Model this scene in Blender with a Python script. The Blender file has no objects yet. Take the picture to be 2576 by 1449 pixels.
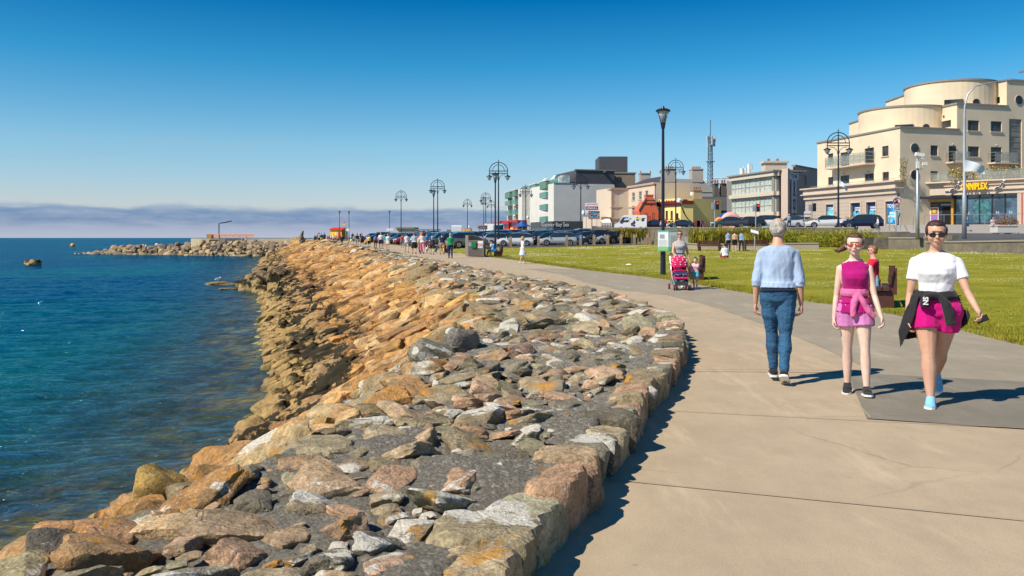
import bpy, bmesh, math, random
import numpy as np
from mathutils import Vector, Matrix, Euler, noise as mnoise
random.seed(7); RNG = np.random.default_rng(7)
R = math.radians
scene = bpy.context.scene
COL = scene.collection
F, VH, CH = 2147.0, 598.0, 1.55
WATER_Z = -2.4
def gx(U, Y): return (U - 1288.0) * Y / F
def gz(V, Y): return CH - (V - VH) * Y / F
def gy(V, z=0.0): return F * (CH - z) / (V - VH)
def P(U, V, Y): return Vector((gx(U, Y), Y, gz(V, Y)))
cam_d = bpy.data.cameras.new('camera'); cam = bpy.data.objects.new('camera', cam_d); COL.objects.link(cam)
cam.location = (0, 0, CH); cam.rotation_euler = (R(90), 0, 0)
cam_d.lens = 36.0 * F / 2576.0; cam_d.sensor_width = 36; cam_d.shift_y = -126.5 / 2576.0
cam_d.clip_start = 0.1; cam_d.clip_end = 40000
scene.camera = cam
def tag(o, label=None, cat=None, group=None, kind=None):
 if label: o['label'] = label
 if cat: o['category'] = cat
 if group: o['group'] = group
 if kind: o['kind'] = kind
 return o
def empty(name, loc, rz=0.0, label=None, cat=None, group=None, sc=1.0):
 o = bpy.data.objects.new(name, None); COL.objects.link(o)
 o.location = loc; o.rotation_euler = (0, 0, rz); o.scale = (sc, sc, sc); o.empty_display_size = 0.2
 return tag(o, label, cat, group)
KIDS = {}
def link(name, me, parent=None, mat=None):
 o = bpy.data.objects.new(name, me); COL.objects.link(o)
 if parent is not None:
  o.parent = parent; KIDS.setdefault(parent, []).append(o)
 return o
def copy_tree(o, parent=None, color=None):
 c = o.copy(); COL.objects.link(c)
 if parent is not None:
  c.parent = parent; KIDS.setdefault(parent, []).append(c)
 if color: c.color = color
 for ch in KIDS.get(o, []): copy_tree(ch, c, color)
 return c
TS = bpy.data.scenes.new('tmp')
def bake(o):
 TS.collection.objects.link(o); TS.view_layers[0].update(); dg = TS.view_layers[0].depsgraph
 return bpy.data.meshes.new_from_object(o.evaluated_get(dg), depsgraph=dg)
def rotm(rx=0, ry=0, rz=0): return Euler((rx, ry, rz)).to_matrix()
class MB:
 def __init__(s): s.v = []; s.f = []; s.m = []; s.M = None
 def add(s, vs, fs, mi=0):
  b = len(s.v)
  if s.M is not None: vs = [s.M @ Vector(p) for p in vs]
  s.v.extend([tuple(p) for p in vs]); s.f.extend([tuple(b + i for i in f) for f in fs]); s.m.extend([mi] * len(fs))
  return s
 def box(s, c, d, mi=0, rz=0.0, rot=None, taper=1.0):
  m = rot if rot is not None else rotm(rz=rz)
  vs = []
  for z in (-.5, .5):
   t = taper if z > 0 else 1.0
   for x, y in ((-.5, -.5), (.5, -.5), (.5, .5), (-.5, .5)):
    vs.append(Vector(c) + m @ Vector((x * d[0] * t, y * d[1] * t, z * d[2])))
  return s.add(vs, [(3, 2, 1, 0), (4, 5, 6, 7), (0, 1, 5, 4), (1, 2, 6, 5), (2, 3, 7, 6), (3, 0, 4, 7)], mi)
 def bb(s, x0, x1, y0, y1, z0, z1, mi=0):
  return s.box(((x0 + x1) / 2, (y0 + y1) / 2, (z0 + z1) / 2), (abs(x1 - x0), abs(y1 - y0), abs(z1 - z0)), mi)
 def tube(s, pts, r, n=8, mi=0, caps=True, sx=1.0):
  pts = [Vector(p) for p in pts]
  rs = r if isinstance(r, (list, tuple)) else [r] * len(pts)
  vs = []; fs = []; prev = None
  for i, p in enumerate(pts):
   a = pts[max(i - 1, 0)]; b = pts[min(i + 1, len(pts) - 1)]
   t = (b - a)
   if t.length < 1e-9: t = Vector((0, 0, 1))
   t.normalize()
   if prev is None:
    u = t.cross(Vector((0, 1, 0)))
    if u.length < .2: u = t.cross(Vector((1, 0, 0)))
   else: u = prev - t * prev.dot(t)
   u.normalize(); prev = u; w = t.cross(u)
   for k in range(n):
    a_ = 2 * math.pi * k / n
    vs.append(p + (u * math.cos(a_) * sx + w * math.sin(a_)) * rs[i])
  for i in range(len(pts) - 1):
   for k in range(n):
    k2 = (k + 1) % n
    fs.append((i * n + k, i * n + k2, (i + 1) * n + k2, (i + 1) * n + k))
  if caps:
   fs.append(tuple(range(n - 1, -1, -1))); b = (len(pts) - 1) * n; fs.append(tuple(b + k for k in range(n)))
  return s.add(vs, fs, mi)
 def lathe(s, prof, c=(0, 0, 0), n=16, mi=0, axis='z'):
  vs = []; fs = []
  for (r, z) in prof:
   for k in range(n):
    a = 2 * math.pi * k / n
    if axis == 'z': p = (r * math.cos(a), r * math.sin(a), z)
    elif axis == 'y': p = (r * math.cos(a), z, r * math.sin(a))
    else: p = (z, r * math.cos(a), r * math.sin(a))
    vs.append((p[0] + c[0], p[1] + c[1], p[2] + c[2]))
  for i in range(len(prof) - 1):
   for k in range(n):
    k2 = (k + 1) % n
    fs.append((i * n + k, i * n + k2, (i + 1) * n + k2, (i + 1) * n + k))
  fs.append(tuple(range(n - 1, -1, -1))); b = (len(prof) - 1) * n; fs.append(tuple(b + k for k in range(n)))
  return s.add(vs, fs, mi)
 def ball(s, c, r, n=12, m=8, mi=0, rot=None):
  r = (r, r, r) if not isinstance(r, (tuple, list)) else r
  vs = []; fs = []
  for i in range(m + 1):
   th = math.pi * i / m
   for k in range(n):
    a = 2 * math.pi * k / n
    p = Vector((r[0] * math.sin(th) * math.cos(a), r[1] * math.sin(th) * math.sin(a), r[2] * math.cos(th)))
    if rot is not None: p = rot @ p
    vs.append(p + Vector(c))
  for i in range(m):
   for k in range(n):
    k2 = (k + 1) % n
    fs.append((i * n + k2, i * n + k, (i + 1) * n + k, (i + 1) * n + k2))
  return s.add(vs, fs, mi)
 def prism(s, poly, z0, z1, mi=0):          # poly in xy
  n = len(poly)
  vs = [(p[0], p[1], z0) for p in poly] + [(p[0], p[1], z1) for p in poly]
  fs = [tuple(range(n - 1, -1, -1)), tuple(range(n, 2 * n))] + [(i, (i + 1) % n, n + (i + 1) % n, n + i) for i in range(n)]
  return s.add(vs, fs, mi)
 def slab(s, poly3, t, mi=0):               # planar polygon with thickness vector t
  n = len(poly3); t = Vector(t)
  vs = [Vector(p) for p in poly3] + [Vector(p) + t for p in poly3]
  fs = [tuple(range(n - 1, -1, -1)), tuple(range(n, 2 * n))] + [(i, (i + 1) % n, n + (i + 1) % n, n + i) for i in range(n)]
  return s.add(vs, fs, mi)
 def mesh(s, name, mats, smooth=False, fix=True):
  me = bpy.data.meshes.new(name); me.from_pydata(s.v, [], s.f)
  for m in (mats if isinstance(mats, (list, tuple)) else [mats]): me.materials.append(m)
  if s.m and max(s.m) > 0: me.polygons.foreach_set('material_index', s.m)
  if fix:
   bm = bmesh.new(); bm.from_mesh(me); bmesh.ops.recalc_face_normals(bm, faces=bm.faces); bm.to_mesh(me); bm.free()
  if smooth: me.polygons.foreach_set('use_smooth', [True] * len(me.polygons))
  me.update(); return me
 def build(s, name, mats, parent=None, smooth=False, fix=True):
  return link(name, s.mesh(name, mats, smooth, fix), parent)
 def remesh(s, name, mat, parent, vox, smooth_it=4, fac=.5):
  me = s.mesh(name, mat, fix=False)
  o = bpy.data.objects.new('tmp', me)
  m = o.modifiers.new('r', 'REMESH'); m.mode = 'VOXEL'; m.voxel_size = vox; m.use_smooth_shade = True
  if smooth_it:
   q = o.modifiers.new('s', 'SMOOTH'); q.iterations = smooth_it; q.factor = fac
  nm = bake(o)
  bpy.data.objects.remove(o); bpy.data.meshes.remove(me)
  nm.name = name
  if not nm.materials: nm.materials.append(mat)
  nm.polygons.foreach_set('use_smooth', [True] * len(nm.polygons))
  return link(name, nm, parent)
def wall_frame(p0, p1, up=0.0):
 """matrix: local x along the wall from p0 to p1, local y INTO the building, z up, origin at p0 (xyz)"""
 p0 = Vector(p0); p1 = Vector(p1); d = (p1 - p0); L = math.hypot(d.x, d.y); a = math.atan2(d.y, d.x)
 return Matrix.Translation(p0) @ Matrix.Rotation(a, 4, 'Z'), L
def text_mesh(name, txt, size, mat, parent, M, ext=0.01, align='CENTER', sx=1.0, spacing=1.0, bold=0.0):
 c = bpy.data.curves.new(name, 'FONT'); c.body = txt; c.size = size; c.extrude = ext; c.align_x = align; c.align_y = 'CENTER'
 c.space_character = spacing; c.offset = bold; c.resolution_u = 3
 o = bpy.data.objects.new('tmp', c); me = bake(o)
 bpy.data.objects.remove(o); bpy.data.curves.remove(c)
 me.name = name
 me.transform(M @ Matrix.Rotation(R(90), 4, 'X') @ Matrix.Diagonal((sx, 1, 1, 1)))
 me.materials.clear(); me.materials.append(mat)
 return link(name, me, parent)
def new_mat(name):
 m = bpy.data.materials.new(name); m.use_nodes = True; nt = m.node_tree
 for n in list(nt.nodes): nt.nodes.remove(n)
 out = nt.nodes.new('ShaderNodeOutputMaterial'); bs = nt.nodes.new('ShaderNodeBsdfPrincipled')
 nt.links.new(bs.outputs[0], out.inputs[0]); return m, nt, bs
class N:
 """tiny node helper"""
 def __init__(s, nt): s.nt = nt
 def n(s, t, **k):
  x = s.nt.nodes.new(t)
  for a, b in k.items(): setattr(x, a, b)
  return x
 def l(s, a, b): s.nt.links.new(a, b)
 def _set(s, sock, v):
  if v is None: return
  if hasattr(v, 'bl_idname') or hasattr(v, 'is_output'): s.l(v, sock)
  else: sock.default_value = v
 def noise(s, scale, detail=4, rough=.55, vec=None, dim=None, out=0):
  x = s.n('ShaderNodeTexNoise'); x.inputs['Scale'].default_value = scale; x.inputs['Detail'].default_value = detail; x.inputs['Roughness'].default_value = rough
  if vec is not None: s.l(vec, x.inputs['Vector'])
  return x.outputs[out]
 def vor(s, scale, vec=None, feature='F1', out='Distance', rnd=1.0):
  x = s.n('ShaderNodeTexVoronoi', feature=feature); x.inputs['Scale'].default_value = scale; x.inputs['Randomness'].default_value = rnd
  if vec is not None: s.l(vec, x.inputs['Vector'])
  return x.outputs[out]
 def ramp(s, fac, stops, interp='LINEAR'):
  x = s.n('ShaderNodeValToRGB'); cr = x.color_ramp; cr.interpolation = interp
  while len(cr.elements) < len(stops): cr.elements.new(.5)
  for e, (p, c) in zip(cr.elements, stops):
   e.position = p; e.color = (c, c, c, 1) if isinstance(c, (int, float)) else (*c, 1)
  s.l(fac, x.inputs[0]); return x.outputs[0]
 def mix(s, fac, a, b, mode='MIX'):
  x = s.n('ShaderNodeMix', data_type='RGBA', blend_type=mode)
  s._set(x.inputs[0], fac)
  for sock, v in ((x.inputs[6], a), (x.inputs[7], b)):
   if isinstance(v, tuple): sock.default_value = (*v, 1) if len(v) == 3 else v
   else: s._set(sock, v)
  return x.outputs[2]
 def math(s, op, a, b=None, clamp=False):
  x = s.n('ShaderNodeMath', operation=op, use_clamp=clamp); s._set(x.inputs[0], a)
  if b is not None: s._set(x.inputs[1], b)
  return x.outputs[0]
 def mapr(s, v, a, b, c=0.0, d=1.0, smooth=False):
  x = s.n('ShaderNodeMapRange'); x.clamp = True
  if smooth: x.interpolation_type = 'SMOOTHSTEP'
  s.l(v, x.inputs[0]); x.inputs[1].default_value = a; x.inputs[2].default_value = b; x.inputs[3].default_value = c; x.inputs[4].default_value = d
  return x.outputs[0]
 def pos(s): return s.n('ShaderNodeNewGeometry').outputs['Position']
 def objc(s): return s.n('ShaderNodeTexCoord').outputs['Object']
 def sep(s, v):
  x = s.n('ShaderNodeSeparateXYZ'); s.l(v, x.inputs[0]); return x.outputs
 def mp(s, v, scale=(1, 1, 1), loc=(0, 0, 0), rot=(0, 0, 0)):
  x = s.n('ShaderNodeMapping'); s.l(v, x.inputs[0]); x.inputs['Scale'].default_value = scale; x.inputs['Location'].default_value = loc; x.inputs['Rotation'].default_value = rot
  return x.outputs[0]
 def bump(s, h, strength=.5, dist=.02, normal=None):
  x = s.n('ShaderNodeBump'); x.inputs['Strength'].default_value = strength; x.inputs['Distance'].default_value = dist; s.l(h, x.inputs['Height'])
  if normal is not None: s.l(normal, x.inputs['Normal'])
  return x.outputs[0]
MATS = {}
def pm(name, col, rough=.6, metal=0.0, spec=None, var=.12, vs=2.0, bump=0.0, bs=30.0, bd=.01, emit=None, objcol=False, coat=0.0, world=False):
 """plain procedural material: base colour broken up by two noises, optional bump"""
 if name in MATS: return MATS[name]
 m, nt, b = new_mat(name); g = N(nt)
 v = g.pos() if world else g.objc()
 base = g.n('ShaderNodeObjectInfo').outputs['Color'] if objcol else None
 n1 = g.noise(vs, 5, .6, v)
 f = g.mapr(n1, .25, .75, 1 - var, 1 + var)
 c = g.n('ShaderNodeVectorMath', operation='SCALE')
 if objcol: g.l(base, c.inputs[0])
 else: c.inputs[0].default_value = col
 g.l(f, c.inputs['Scale']); g.l(c.outputs[0], b.inputs['Base Color'])
 b.inputs['Roughness'].default_value = rough; b.inputs['Metallic'].default_value = metal
 if spec is not None: b.inputs['Specular IOR Level'].default_value = spec
 if coat: b.inputs['Coat Weight'].default_value = coat; b.inputs['Coat Roughness'].default_value = .05
 if bump: g.l(g.bump(g.noise(bs, 4, .6, v), bump, bd), b.inputs['Normal'])
 if emit: b.inputs['Emission Color'].default_value = (*emit[0], 1); b.inputs['Emission Strength'].default_value = emit[1]
 MATS[name] = m; return m
KERB = [(-2.6, -4), (-1.25, 0), (.08, 3.98), (.32, 4.7), (.57, 5.45), (.89, 6.45), (1.40, 8.2), (1.91, 10), (2.33, 11.9), (2.62, 14.2), (2.66, 16.4), (2.42, 19), (1.97, 21.6), (1.25, 25.5), (.17, 29.6), (-1.7, 37.5), (-4.0, 48), (-10.2, 73.6), (-20.5, 110), (-44, 188), (-70, 262)]
GRASS = [(7.9, -4), (7.6, 4), (7.42, 12.4), (7.62, 14.7), (7.75, 16.9), (7.55, 19.1), (6.75, 23.1), (6.4, 26.2), (5.9, 31), (5.1, 35), (3.9, 39.6), (2.3, 47.5), (.1, 58.4), (-3.2, 70.8), (-12.6, 105), (-32, 168), (-62, 262)]
def catmull(pts, step):
 out = []
 p = [Vector(q) for q in pts]; p = [p[0] * 2 - p[1]] + p + [p[-1] * 2 - p[-2]]
 for i in range(1, len(p) - 2):
  L = (p[i + 1] - p[i]).length; n = max(2, int(L / step))
  for k in range(n):
   t = k / n; a, b, c, d = p[i - 1], p[i], p[i + 1], p[i + 2]
   m1 = (c - a) * (L / max((c - a).length, 1e-6)); m2 = (d - b) * (L / max((d - b).length, 1e-6))
   h = ((2 * t ** 3 - 3 * t ** 2 + 1) * b + (t ** 3 - 2 * t ** 2 + t) * m1 + (-2 * t ** 3 + 3 * t ** 2) * c + (t ** 3 - t ** 2) * m2)
   out.append(h)
 out.append(p[-2]); return out
KC = np.array([tuple(q) for q in catmull(KERB, .15)]); GC = np.array([tuple(q) for q in catmull(GRASS, .4)])
KS = np.concatenate([[0], np.cumsum(np.hypot(*np.diff(KC, axis=0).T))])
KT = np.gradient(KC, axis=0); KT /= np.hypot(KT[:, 0], KT[:, 1])[:, None]
for _ in range(12): KT[1:-1] = (KT[:-2] + KT[1:-1] * 2 + KT[2:]) / 4
KT /= np.hypot(KT[:, 0], KT[:, 1])[:, None]
def kpt(s, d):
 """world xy at arc length s along the kerb and d metres seaward"""
 x = np.interp(s, KS, KC[:, 0]); y = np.interp(s, KS, KC[:, 1]); tx = np.interp(s, KS, KT[:, 0]); ty = np.interp(s, KS, KT[:, 1])
 return x - ty * d, y + tx * d, tx, ty
def ky_to_s(y): return float(np.interp(y, KC[:, 1], KS))
def edge_x(C, y): return float(np.interp(y, C[:, 1], C[:, 0]))
S_Y = lambda s: np.interp(s, KS, KC[:, 1])
def topw(s):
 return np.interp(S_Y(s), [-4, 4, 7, 10.5, 19, 34, 60, 120, 260], [1.85, 1.85, 2.2, 3.0, 3.3, 2.6, 2.4, 2.4, 2.4])
def footw(s):
 return np.interp(S_Y(s), [-4, 10, 20, 33, 52, 80, 110, 180, 260], [7.6, 7.8, 8.0, 8.7, 10.0, 12.0, 12.0, 10.0, 9.0])
def zp(y): return np.interp(y, [-10, 50, 64, 85, 140, 262], [0, 0, .07, .25, .7, 1.3])
def prof(s, d):
 """revetment height at offset d"""
 w = topw(s); fw = footw(s); zz = zp(S_Y(s))
 top = .20 - .05 * np.clip(d / w, 0, 1) + zz
 t = (d - w) / (fw - w)
 slope = .15 + zz * np.clip(1 - t, 0, 1) - t * (2.55) - .12 * np.sin(np.clip(t, 0, 1) * 3.14159)
 return np.where(d < w, top, np.where(t > 1, -2.4 - (d - fw) * .17, slope))
def land(x, y):
 """height of path, lawn and car park"""
 x = np.asarray(x, float); y = np.asarray(y, float)
 e = np.interp(y, GC[:, 1], GC[:, 0]); d = np.clip(x - e, 0, 400)
 return zp(y) + .018 * np.clip(d, 0, 60)
def street(y): return 1.4 + (y - 60) * .022
def on_land(U, V, fn=None, y0=3.0, y1=260.0):
 """world point where the pixel's ray meets the ground"""
 Y = y0
 while Y < y1:
  z = float(land(gx(U, Y), Y)) if fn is None else fn(Y)
  if gz(V, Y) <= z: break
  Y += .05
 return gx(U, Y), Y, (float(land(gx(U, Y), Y)) if fn is None else fn(Y))
SUN_EL = R(46); SUN_H = Vector((-.86, -.51)).normalized()       # where the sun stands (plan direction)
world = bpy.data.worlds.new('World'); scene.world = world; world.use_nodes = True
wt = world.node_tree
for n_ in list(wt.nodes): wt.nodes.remove(n_)
g = N(wt)
sky = g.n('ShaderNodeTexSky'); sky.sky_type = 'NISHITA'; sky.sun_disc = False; sky.sun_elevation = SUN_EL
sky.sun_rotation = math.atan2(SUN_H.x, SUN_H.y); sky.air_density = 1.0; sky.dust_density = .35; sky.ozone_density = 3.0; sky.altitude = 0
tc = g.n('ShaderNodeTexCoord').outputs['Generated']
sx, sy, sz = g.sep(tc)
tint = g.ramp(g.mapr(sz, 0.0, .30), [(0, (.94, .86, 1.10)), (.12, (.90, .91, 1.08)), (.35, (.64, .95, 1.07)), (.65, (.15, .76, 1.0)), (.9, (.0, .50, .84)), (1, (.0, .43, .76))])
skc = g.mix(1.0, sky.outputs[0], tint, 'MULTIPLY')
az = g.math('ARCTAN2', sx, sy)
cv = g.n('ShaderNodeCombineXYZ'); g.l(g.math('MULTIPLY', az, 9.0), cv.inputs[0]); g.l(g.math('MULTIPLY', sz, 34.0), cv.inputs[1])
top_n = g.noise(1.0, 5, .5, cv.outputs[0])
cv2 = g.n('ShaderNodeCombineXYZ'); g.l(g.math('MULTIPLY', az, 22.0), cv2.inputs[0]); g.l(g.math('MULTIPLY', sz, 130.0), cv2.inputs[1])
wisp = g.noise(1.0, 6, .6, cv2.outputs[0])
edge = g.math('ADD', g.math('MULTIPLY', top_n, .022), g.math('MULTIPLY', wisp, .018))       # top height of the bank
hgt = g.math('SUBTRACT', edge, g.math('SUBTRACT', sz, .0150))
bank = g.mapr(hgt, -.003, .0060, 0, .93, True)
bcol = g.ramp(g.mapr(sz, 0, .040), [(0, (.46, .50, .62)), (.22, (.36, .42, .56)), (.45, (.17, .27, .45)), (.75, (.14, .26, .45)), (1, (.30, .45, .60))])
bcol = g.mix(g.mapr(wisp, .38, .66, 0, .55), bcol, (.40, .46, .58))
bsc = g.n('ShaderNodeVectorMath', operation='SCALE'); g.l(bcol, bsc.inputs[0]); bsc.inputs['Scale'].default_value = 9.0
skc = g.mix(bank, skc, bsc.outputs[0])
cv3 = g.n('ShaderNodeCombineXYZ'); g.l(g.math('MULTIPLY', az, 7.0), cv3.inputs[0]); g.l(g.math('MULTIPLY', sz, 60.0), cv3.inputs[1])
w3 = g.noise(1.0, 5, .55, cv3.outputs[0])
band = g.math('MULTIPLY', g.mapr(sz, .065, .095), g.mapr(sz, .125, .10))
lft = g.mapr(az, -.12, -.32)
skc = g.mix(g.math('MULTIPLY', g.math('MULTIPLY', g.mapr(w3, .52, .72, 0, .75), band), lft), skc, (2.9, 4.2, 5.4))
bg = g.n('ShaderNodeBackground'); bg.inputs[1].default_value = .10
g.l(skc, bg.inputs[0]); wo = g.n('ShaderNodeOutputWorld'); g.l(bg.outputs[0], wo.inputs[0])
sl = bpy.data.lights.new('sun', 'SUN'); sl.energy = 5.0; sl.angle = R(.5); sl.color = (1, .91, .77)
so = bpy.data.objects.new('sun', sl); COL.objects.link(so)
sdir = Vector((SUN_H.x * math.cos(SUN_EL), SUN_H.y * math.cos(SUN_EL), math.sin(SUN_EL)))
so.rotation_euler = sdir.to_track_quat('Z', 'Y').to_euler(); so.location = (0, 0, 60)
scene.view_settings.view_transform = 'Standard'; scene.view_settings.look = 'None'; scene.view_settings.exposure = .25; scene.view_settings.gamma = 1
def rock_mat(name, attr=False, fine=1.0):
 m, nt, b = new_mat(name); g = N(nt); p = g.pos()
 if attr:
  a = g.n('ShaderNodeAttribute'); a.attribute_name = 'rock_col'; base = a.outputs['Color']; alpha = a.outputs['Alpha']
 else:
  oi = g.n('ShaderNodeObjectInfo'); base = oi.outputs['Color']; alpha = oi.outputs['Alpha']
 z = g.sep(p)[2]; nz = g.sep(g.n('ShaderNodeNewGeometry').outputs['Normal'])[2]
 big = g.noise(1.7, 6, .62, p); mid = g.noise(7, 7, .68, p); fin = g.noise(48, 4, .7, p)
 strat = g.noise(5, 4, .6, g.mp(p, (.6, 3.5, 2.2), rot=(.5, .3, .6)))
 f = g.math('MULTIPLY', g.mapr(mid, .30, .70, .50, 1.40), g.mapr(strat, .3, .7, .88, 1.10))
 f = g.math('MULTIPLY', f, g.mapr(fin, .34, .66, .62, 1.35))
 sc = g.n('ShaderNodeVectorMath', operation='SCALE'); g.l(base, sc.inputs[0]); g.l(f, sc.inputs['Scale'])
 c = sc.outputs[0]
 c = g.mix(g.mapr(g.noise(3.1, 5, .6, g.mp(p, loc=(9, 4, 2))), .48, .66, 0, .45), c, (.17, .15, .085))
 on = g.noise(2.6, 9, .72, g.mp(p, loc=(3, 7, 1)))
 om = g.math('MULTIPLY', g.mapr(on, .57, .64), g.math('MULTIPLY', g.mapr(z, -1.2, -.5), .75))
 c = g.mix(om, c, (.52, .24, .022))
 wn = g.math('ADD', g.noise(2.1, 3, .5, g.mp(p, loc=(1, 2, 8))), g.math('MULTIPLY', g.math('SUBTRACT', g.noise(22, 4, .7, p), .5), .16))
 thr = g.math('SUBTRACT', wn, g.math('SUBTRACT', .78, g.math('MULTIPLY', alpha, .30)))
 wm = g.math('MULTIPLY', g.mapr(thr, 0, .018), g.math('MULTIPLY', g.mapr(nz, .05, .35), g.mapr(z, -.7, -.25)))
 wcol = g.mix(g.mapr(fin, .35, .65), (.44, .41, .33), (.74, .70, .61))
 c = g.mix(g.math('MULTIPLY', wm, .92), c, wcol)
 sp = g.vor(26, p); c = g.mix(g.math('MULTIPLY', g.mapr(sp, .26, .16), g.mapr(g.noise(5, 2, .5, p), .46, .56, 0, .75)), c, (.42, .40, .33))
 wz = g.math('ADD', z, g.math('MULTIPLY', g.math('SUBTRACT', big, .5), 1.3))
 tan_ = g.mapr(wz, -1.3, -1.9)
 c = g.mix(g.math('MULTIPLY', tan_, .72), c, g.mix(g.mapr(mid, .3, .7), (.28, .18, .06), (.56, .38, .145)))
 sw = g.math('MULTIPLY', g.mapr(wz, -.95, -1.2), g.mapr(wz, -2.15, -1.9))
 swn = g.mapr(g.noise(1.3, 8, .68, g.mp(p, (1, .6, 1), loc=(5, 1, 3))), .475, .505)
 swm = g.math('MULTIPLY', sw, swn)
 c = g.mix(swm, c, (.030, .023, .010))
 wet = g.mapr(z, -2.12, -2.32); c = g.mix(g.math('MULTIPLY', wet, g.mapr(z, -2.7, -2.45, .0, .5)), c, (.09, .06, .02))
 g.l(c, b.inputs['Base Color'])
 rg = g.mapr(wet, 0, 1, .88, .35); g.l(rg, b.inputs['Roughness']); b.inputs['Specular IOR Level'].default_value = .3
 cr = g.vor(3.4, g.mp(p, (1, 1.6, 1)), 'DISTANCE_TO_EDGE'); crk = g.mapr(cr, 0, .035)
 h = g.math('ADD', g.math('MULTIPLY', mid, .9), g.math('ADD', g.math('MULTIPLY', fin, .30), g.math('ADD', g.math('MULTIPLY', crk, .10), g.math('MULTIPLY', strat, .25))))
 g.l(g.bump(h, .85, .055 * fine), b.inputs['Normal'])
 return m
M_ROCK = rock_mat('rock', False); M_ROCKA = rock_mat('rock_far', True)
def ico(sub):
 bm = bmesh.new(); bmesh.ops.create_icosphere(bm, subdivisions=sub, radius=1)
 v = np.array([tuple(q.co) for q in bm.verts]); f = np.array([[q.index for q in t.verts] for t in bm.faces]); bm.free(); return v, f
ICO = {k: ico(k) for k in (2, 3, 4, 5)}
def rock_shape(sub, seed, boxy=.5, rough=.06):
 r = np.random.default_rng(seed); v, f = ICO[sub]; v = v.copy()
 n = int(r.integers(9, 15)); pl = []
 for k in range(3):
  for sg in (-1, 1):
   a = np.zeros(3); a[k] = sg; a += r.normal(0, .22 * (1.3 - boxy), 3); a /= np.linalg.norm(a); pl.append((a, r.uniform(.62, .80)))
 for k in range(n - 6 if boxy < .9 else 3):
  a = r.normal(0, 1, 3); a /= np.linalg.norm(a); pl.append((a, r.uniform(.66, .90) if boxy < .9 else r.uniform(.84, 1)))
 rad = np.full(len(v), 1.02)
 for a, d in pl:
  c = v @ a
  with np.errstate(divide='ignore'): q = np.where(c > .05, d / np.maximum(c, .05), 9)
  rad = np.minimum(rad, q)
 out = v * rad[:, None]
 if rough:
  for i, q in enumerate(out):
   o_ = mnoise.fractal(Vector(q * 1.9 + seed * 3.17), 1.0, 2.0, 5 if sub > 3 else 2)
   out[i] = q * (1 + rough * 1.5 * o_)
 return out.astype(np.float32), f
def rock_mesh(name, sub, seed, boxy=.5, rough=.06, mat=None):
 v, f = rock_shape(sub, seed, boxy, rough)
 me = bpy.data.meshes.new(name); me.from_pydata(v.tolist(), [], f.tolist()); me.materials.append(mat or M_ROCK)
 me.polygons.foreach_set('use_smooth', [True] * len(me.polygons))
 me.set_sharp_from_angle(angle=R(24)); return me
TOPC = [(.30, .245, .165), (.26, .22, .15), (.22, .20, .16), (.34, .25, .17), (.38, .26, .19), (.20, .18, .145), (.28, .265, .19), (.32, .265, .185), (.16, .145, .115), (.34, .22, .15)]
SLPC = [(.40, .23, .09), (.44, .27, .13), (.36, .19, .075), (.47, .29, .11), (.40, .27, .16), (.33, .20, .10), (.46, .33, .20), (.29, .17, .09)]
LOWC = [(.34, .19, .075), (.28, .15, .055), (.38, .22, .09), (.24, .13, .06)]
def rock_colour(rnd, d, w, fw):
 t = (d - w) / (fw - w)
 if t < -.05: c = rnd.choice(TOPC); a = rnd.choice([.2, .35, .5, .6, .7, .85, .98, 0.4])
 elif t < .12: c = rnd.choice(TOPC + SLPC); a = rnd.choice([0, .3, .5, .7])
 elif t < .48: c = rnd.choice(SLPC); a = rnd.choice([0, 0, .2, .45])
 else: c = rnd.choice(LOWC + SLPC[:3]); a = 0
 k = rnd.uniform(.8, 1.4)
 if -.02 < t < .62: c = (c[0] * 1.20, c[1] * 1.06, c[2] * .80)
 elif t <= -.02: c = (c[0] * 1.10, c[1] * 1.05, c[2] * .92)
 return (c[0] * k, c[1] * k, c[2] * k, a)
rnd = random.Random(21)
placed = []      # (dist, x, y, z, scale3, euler, colour, variant, zone)
def put(x, y, z, s3, e, colr, zone):
 placed.append((math.hypot(x, y), x, y, z, s3, e, colr, zone))
s = ky_to_s(2.6); send = ky_to_s(190)
while s < send:
 L = rnd.uniform(.20, .48) * (1 if S_Y(s) < 40 else 1.5); hgt = rnd.uniform(.26, .35); dep = rnd.uniform(.22, .42)
 sm = s + L / 2; x, y, tx, ty = kpt(sm, dep * .40 - .02 + rnd.uniform(-.03, .03))
 a = math.atan2(ty, tx)
 col = rock_colour(rnd, 0, 3, 8); col = (col[0], col[1], col[2], rnd.choice([0, .4, .6, .7, .8]))
 put(float(x), float(y), hgt * .5 - .07, (L * .72, dep * .78, hgt * .76), (rnd.uniform(-.10, .10), rnd.uniform(-.1, .1), a + rnd.uniform(-.1, .1)), col, 'kerb')
 s += L * .93
cells = {}
def free(x, y, r):
 k = (int(x // 1), int(y // 1))
 for i in (-1, 0, 1):
  for j in (-1, 0, 1):
   for (a, b, q) in cells.get((k[0] + i, k[1] + j), ()):
    if (a - x) ** 2 + (b - y) ** 2 < (r + q) ** 2 * .80: return False
 cells.setdefault(k, []).append((x, y, r)); return True
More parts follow.
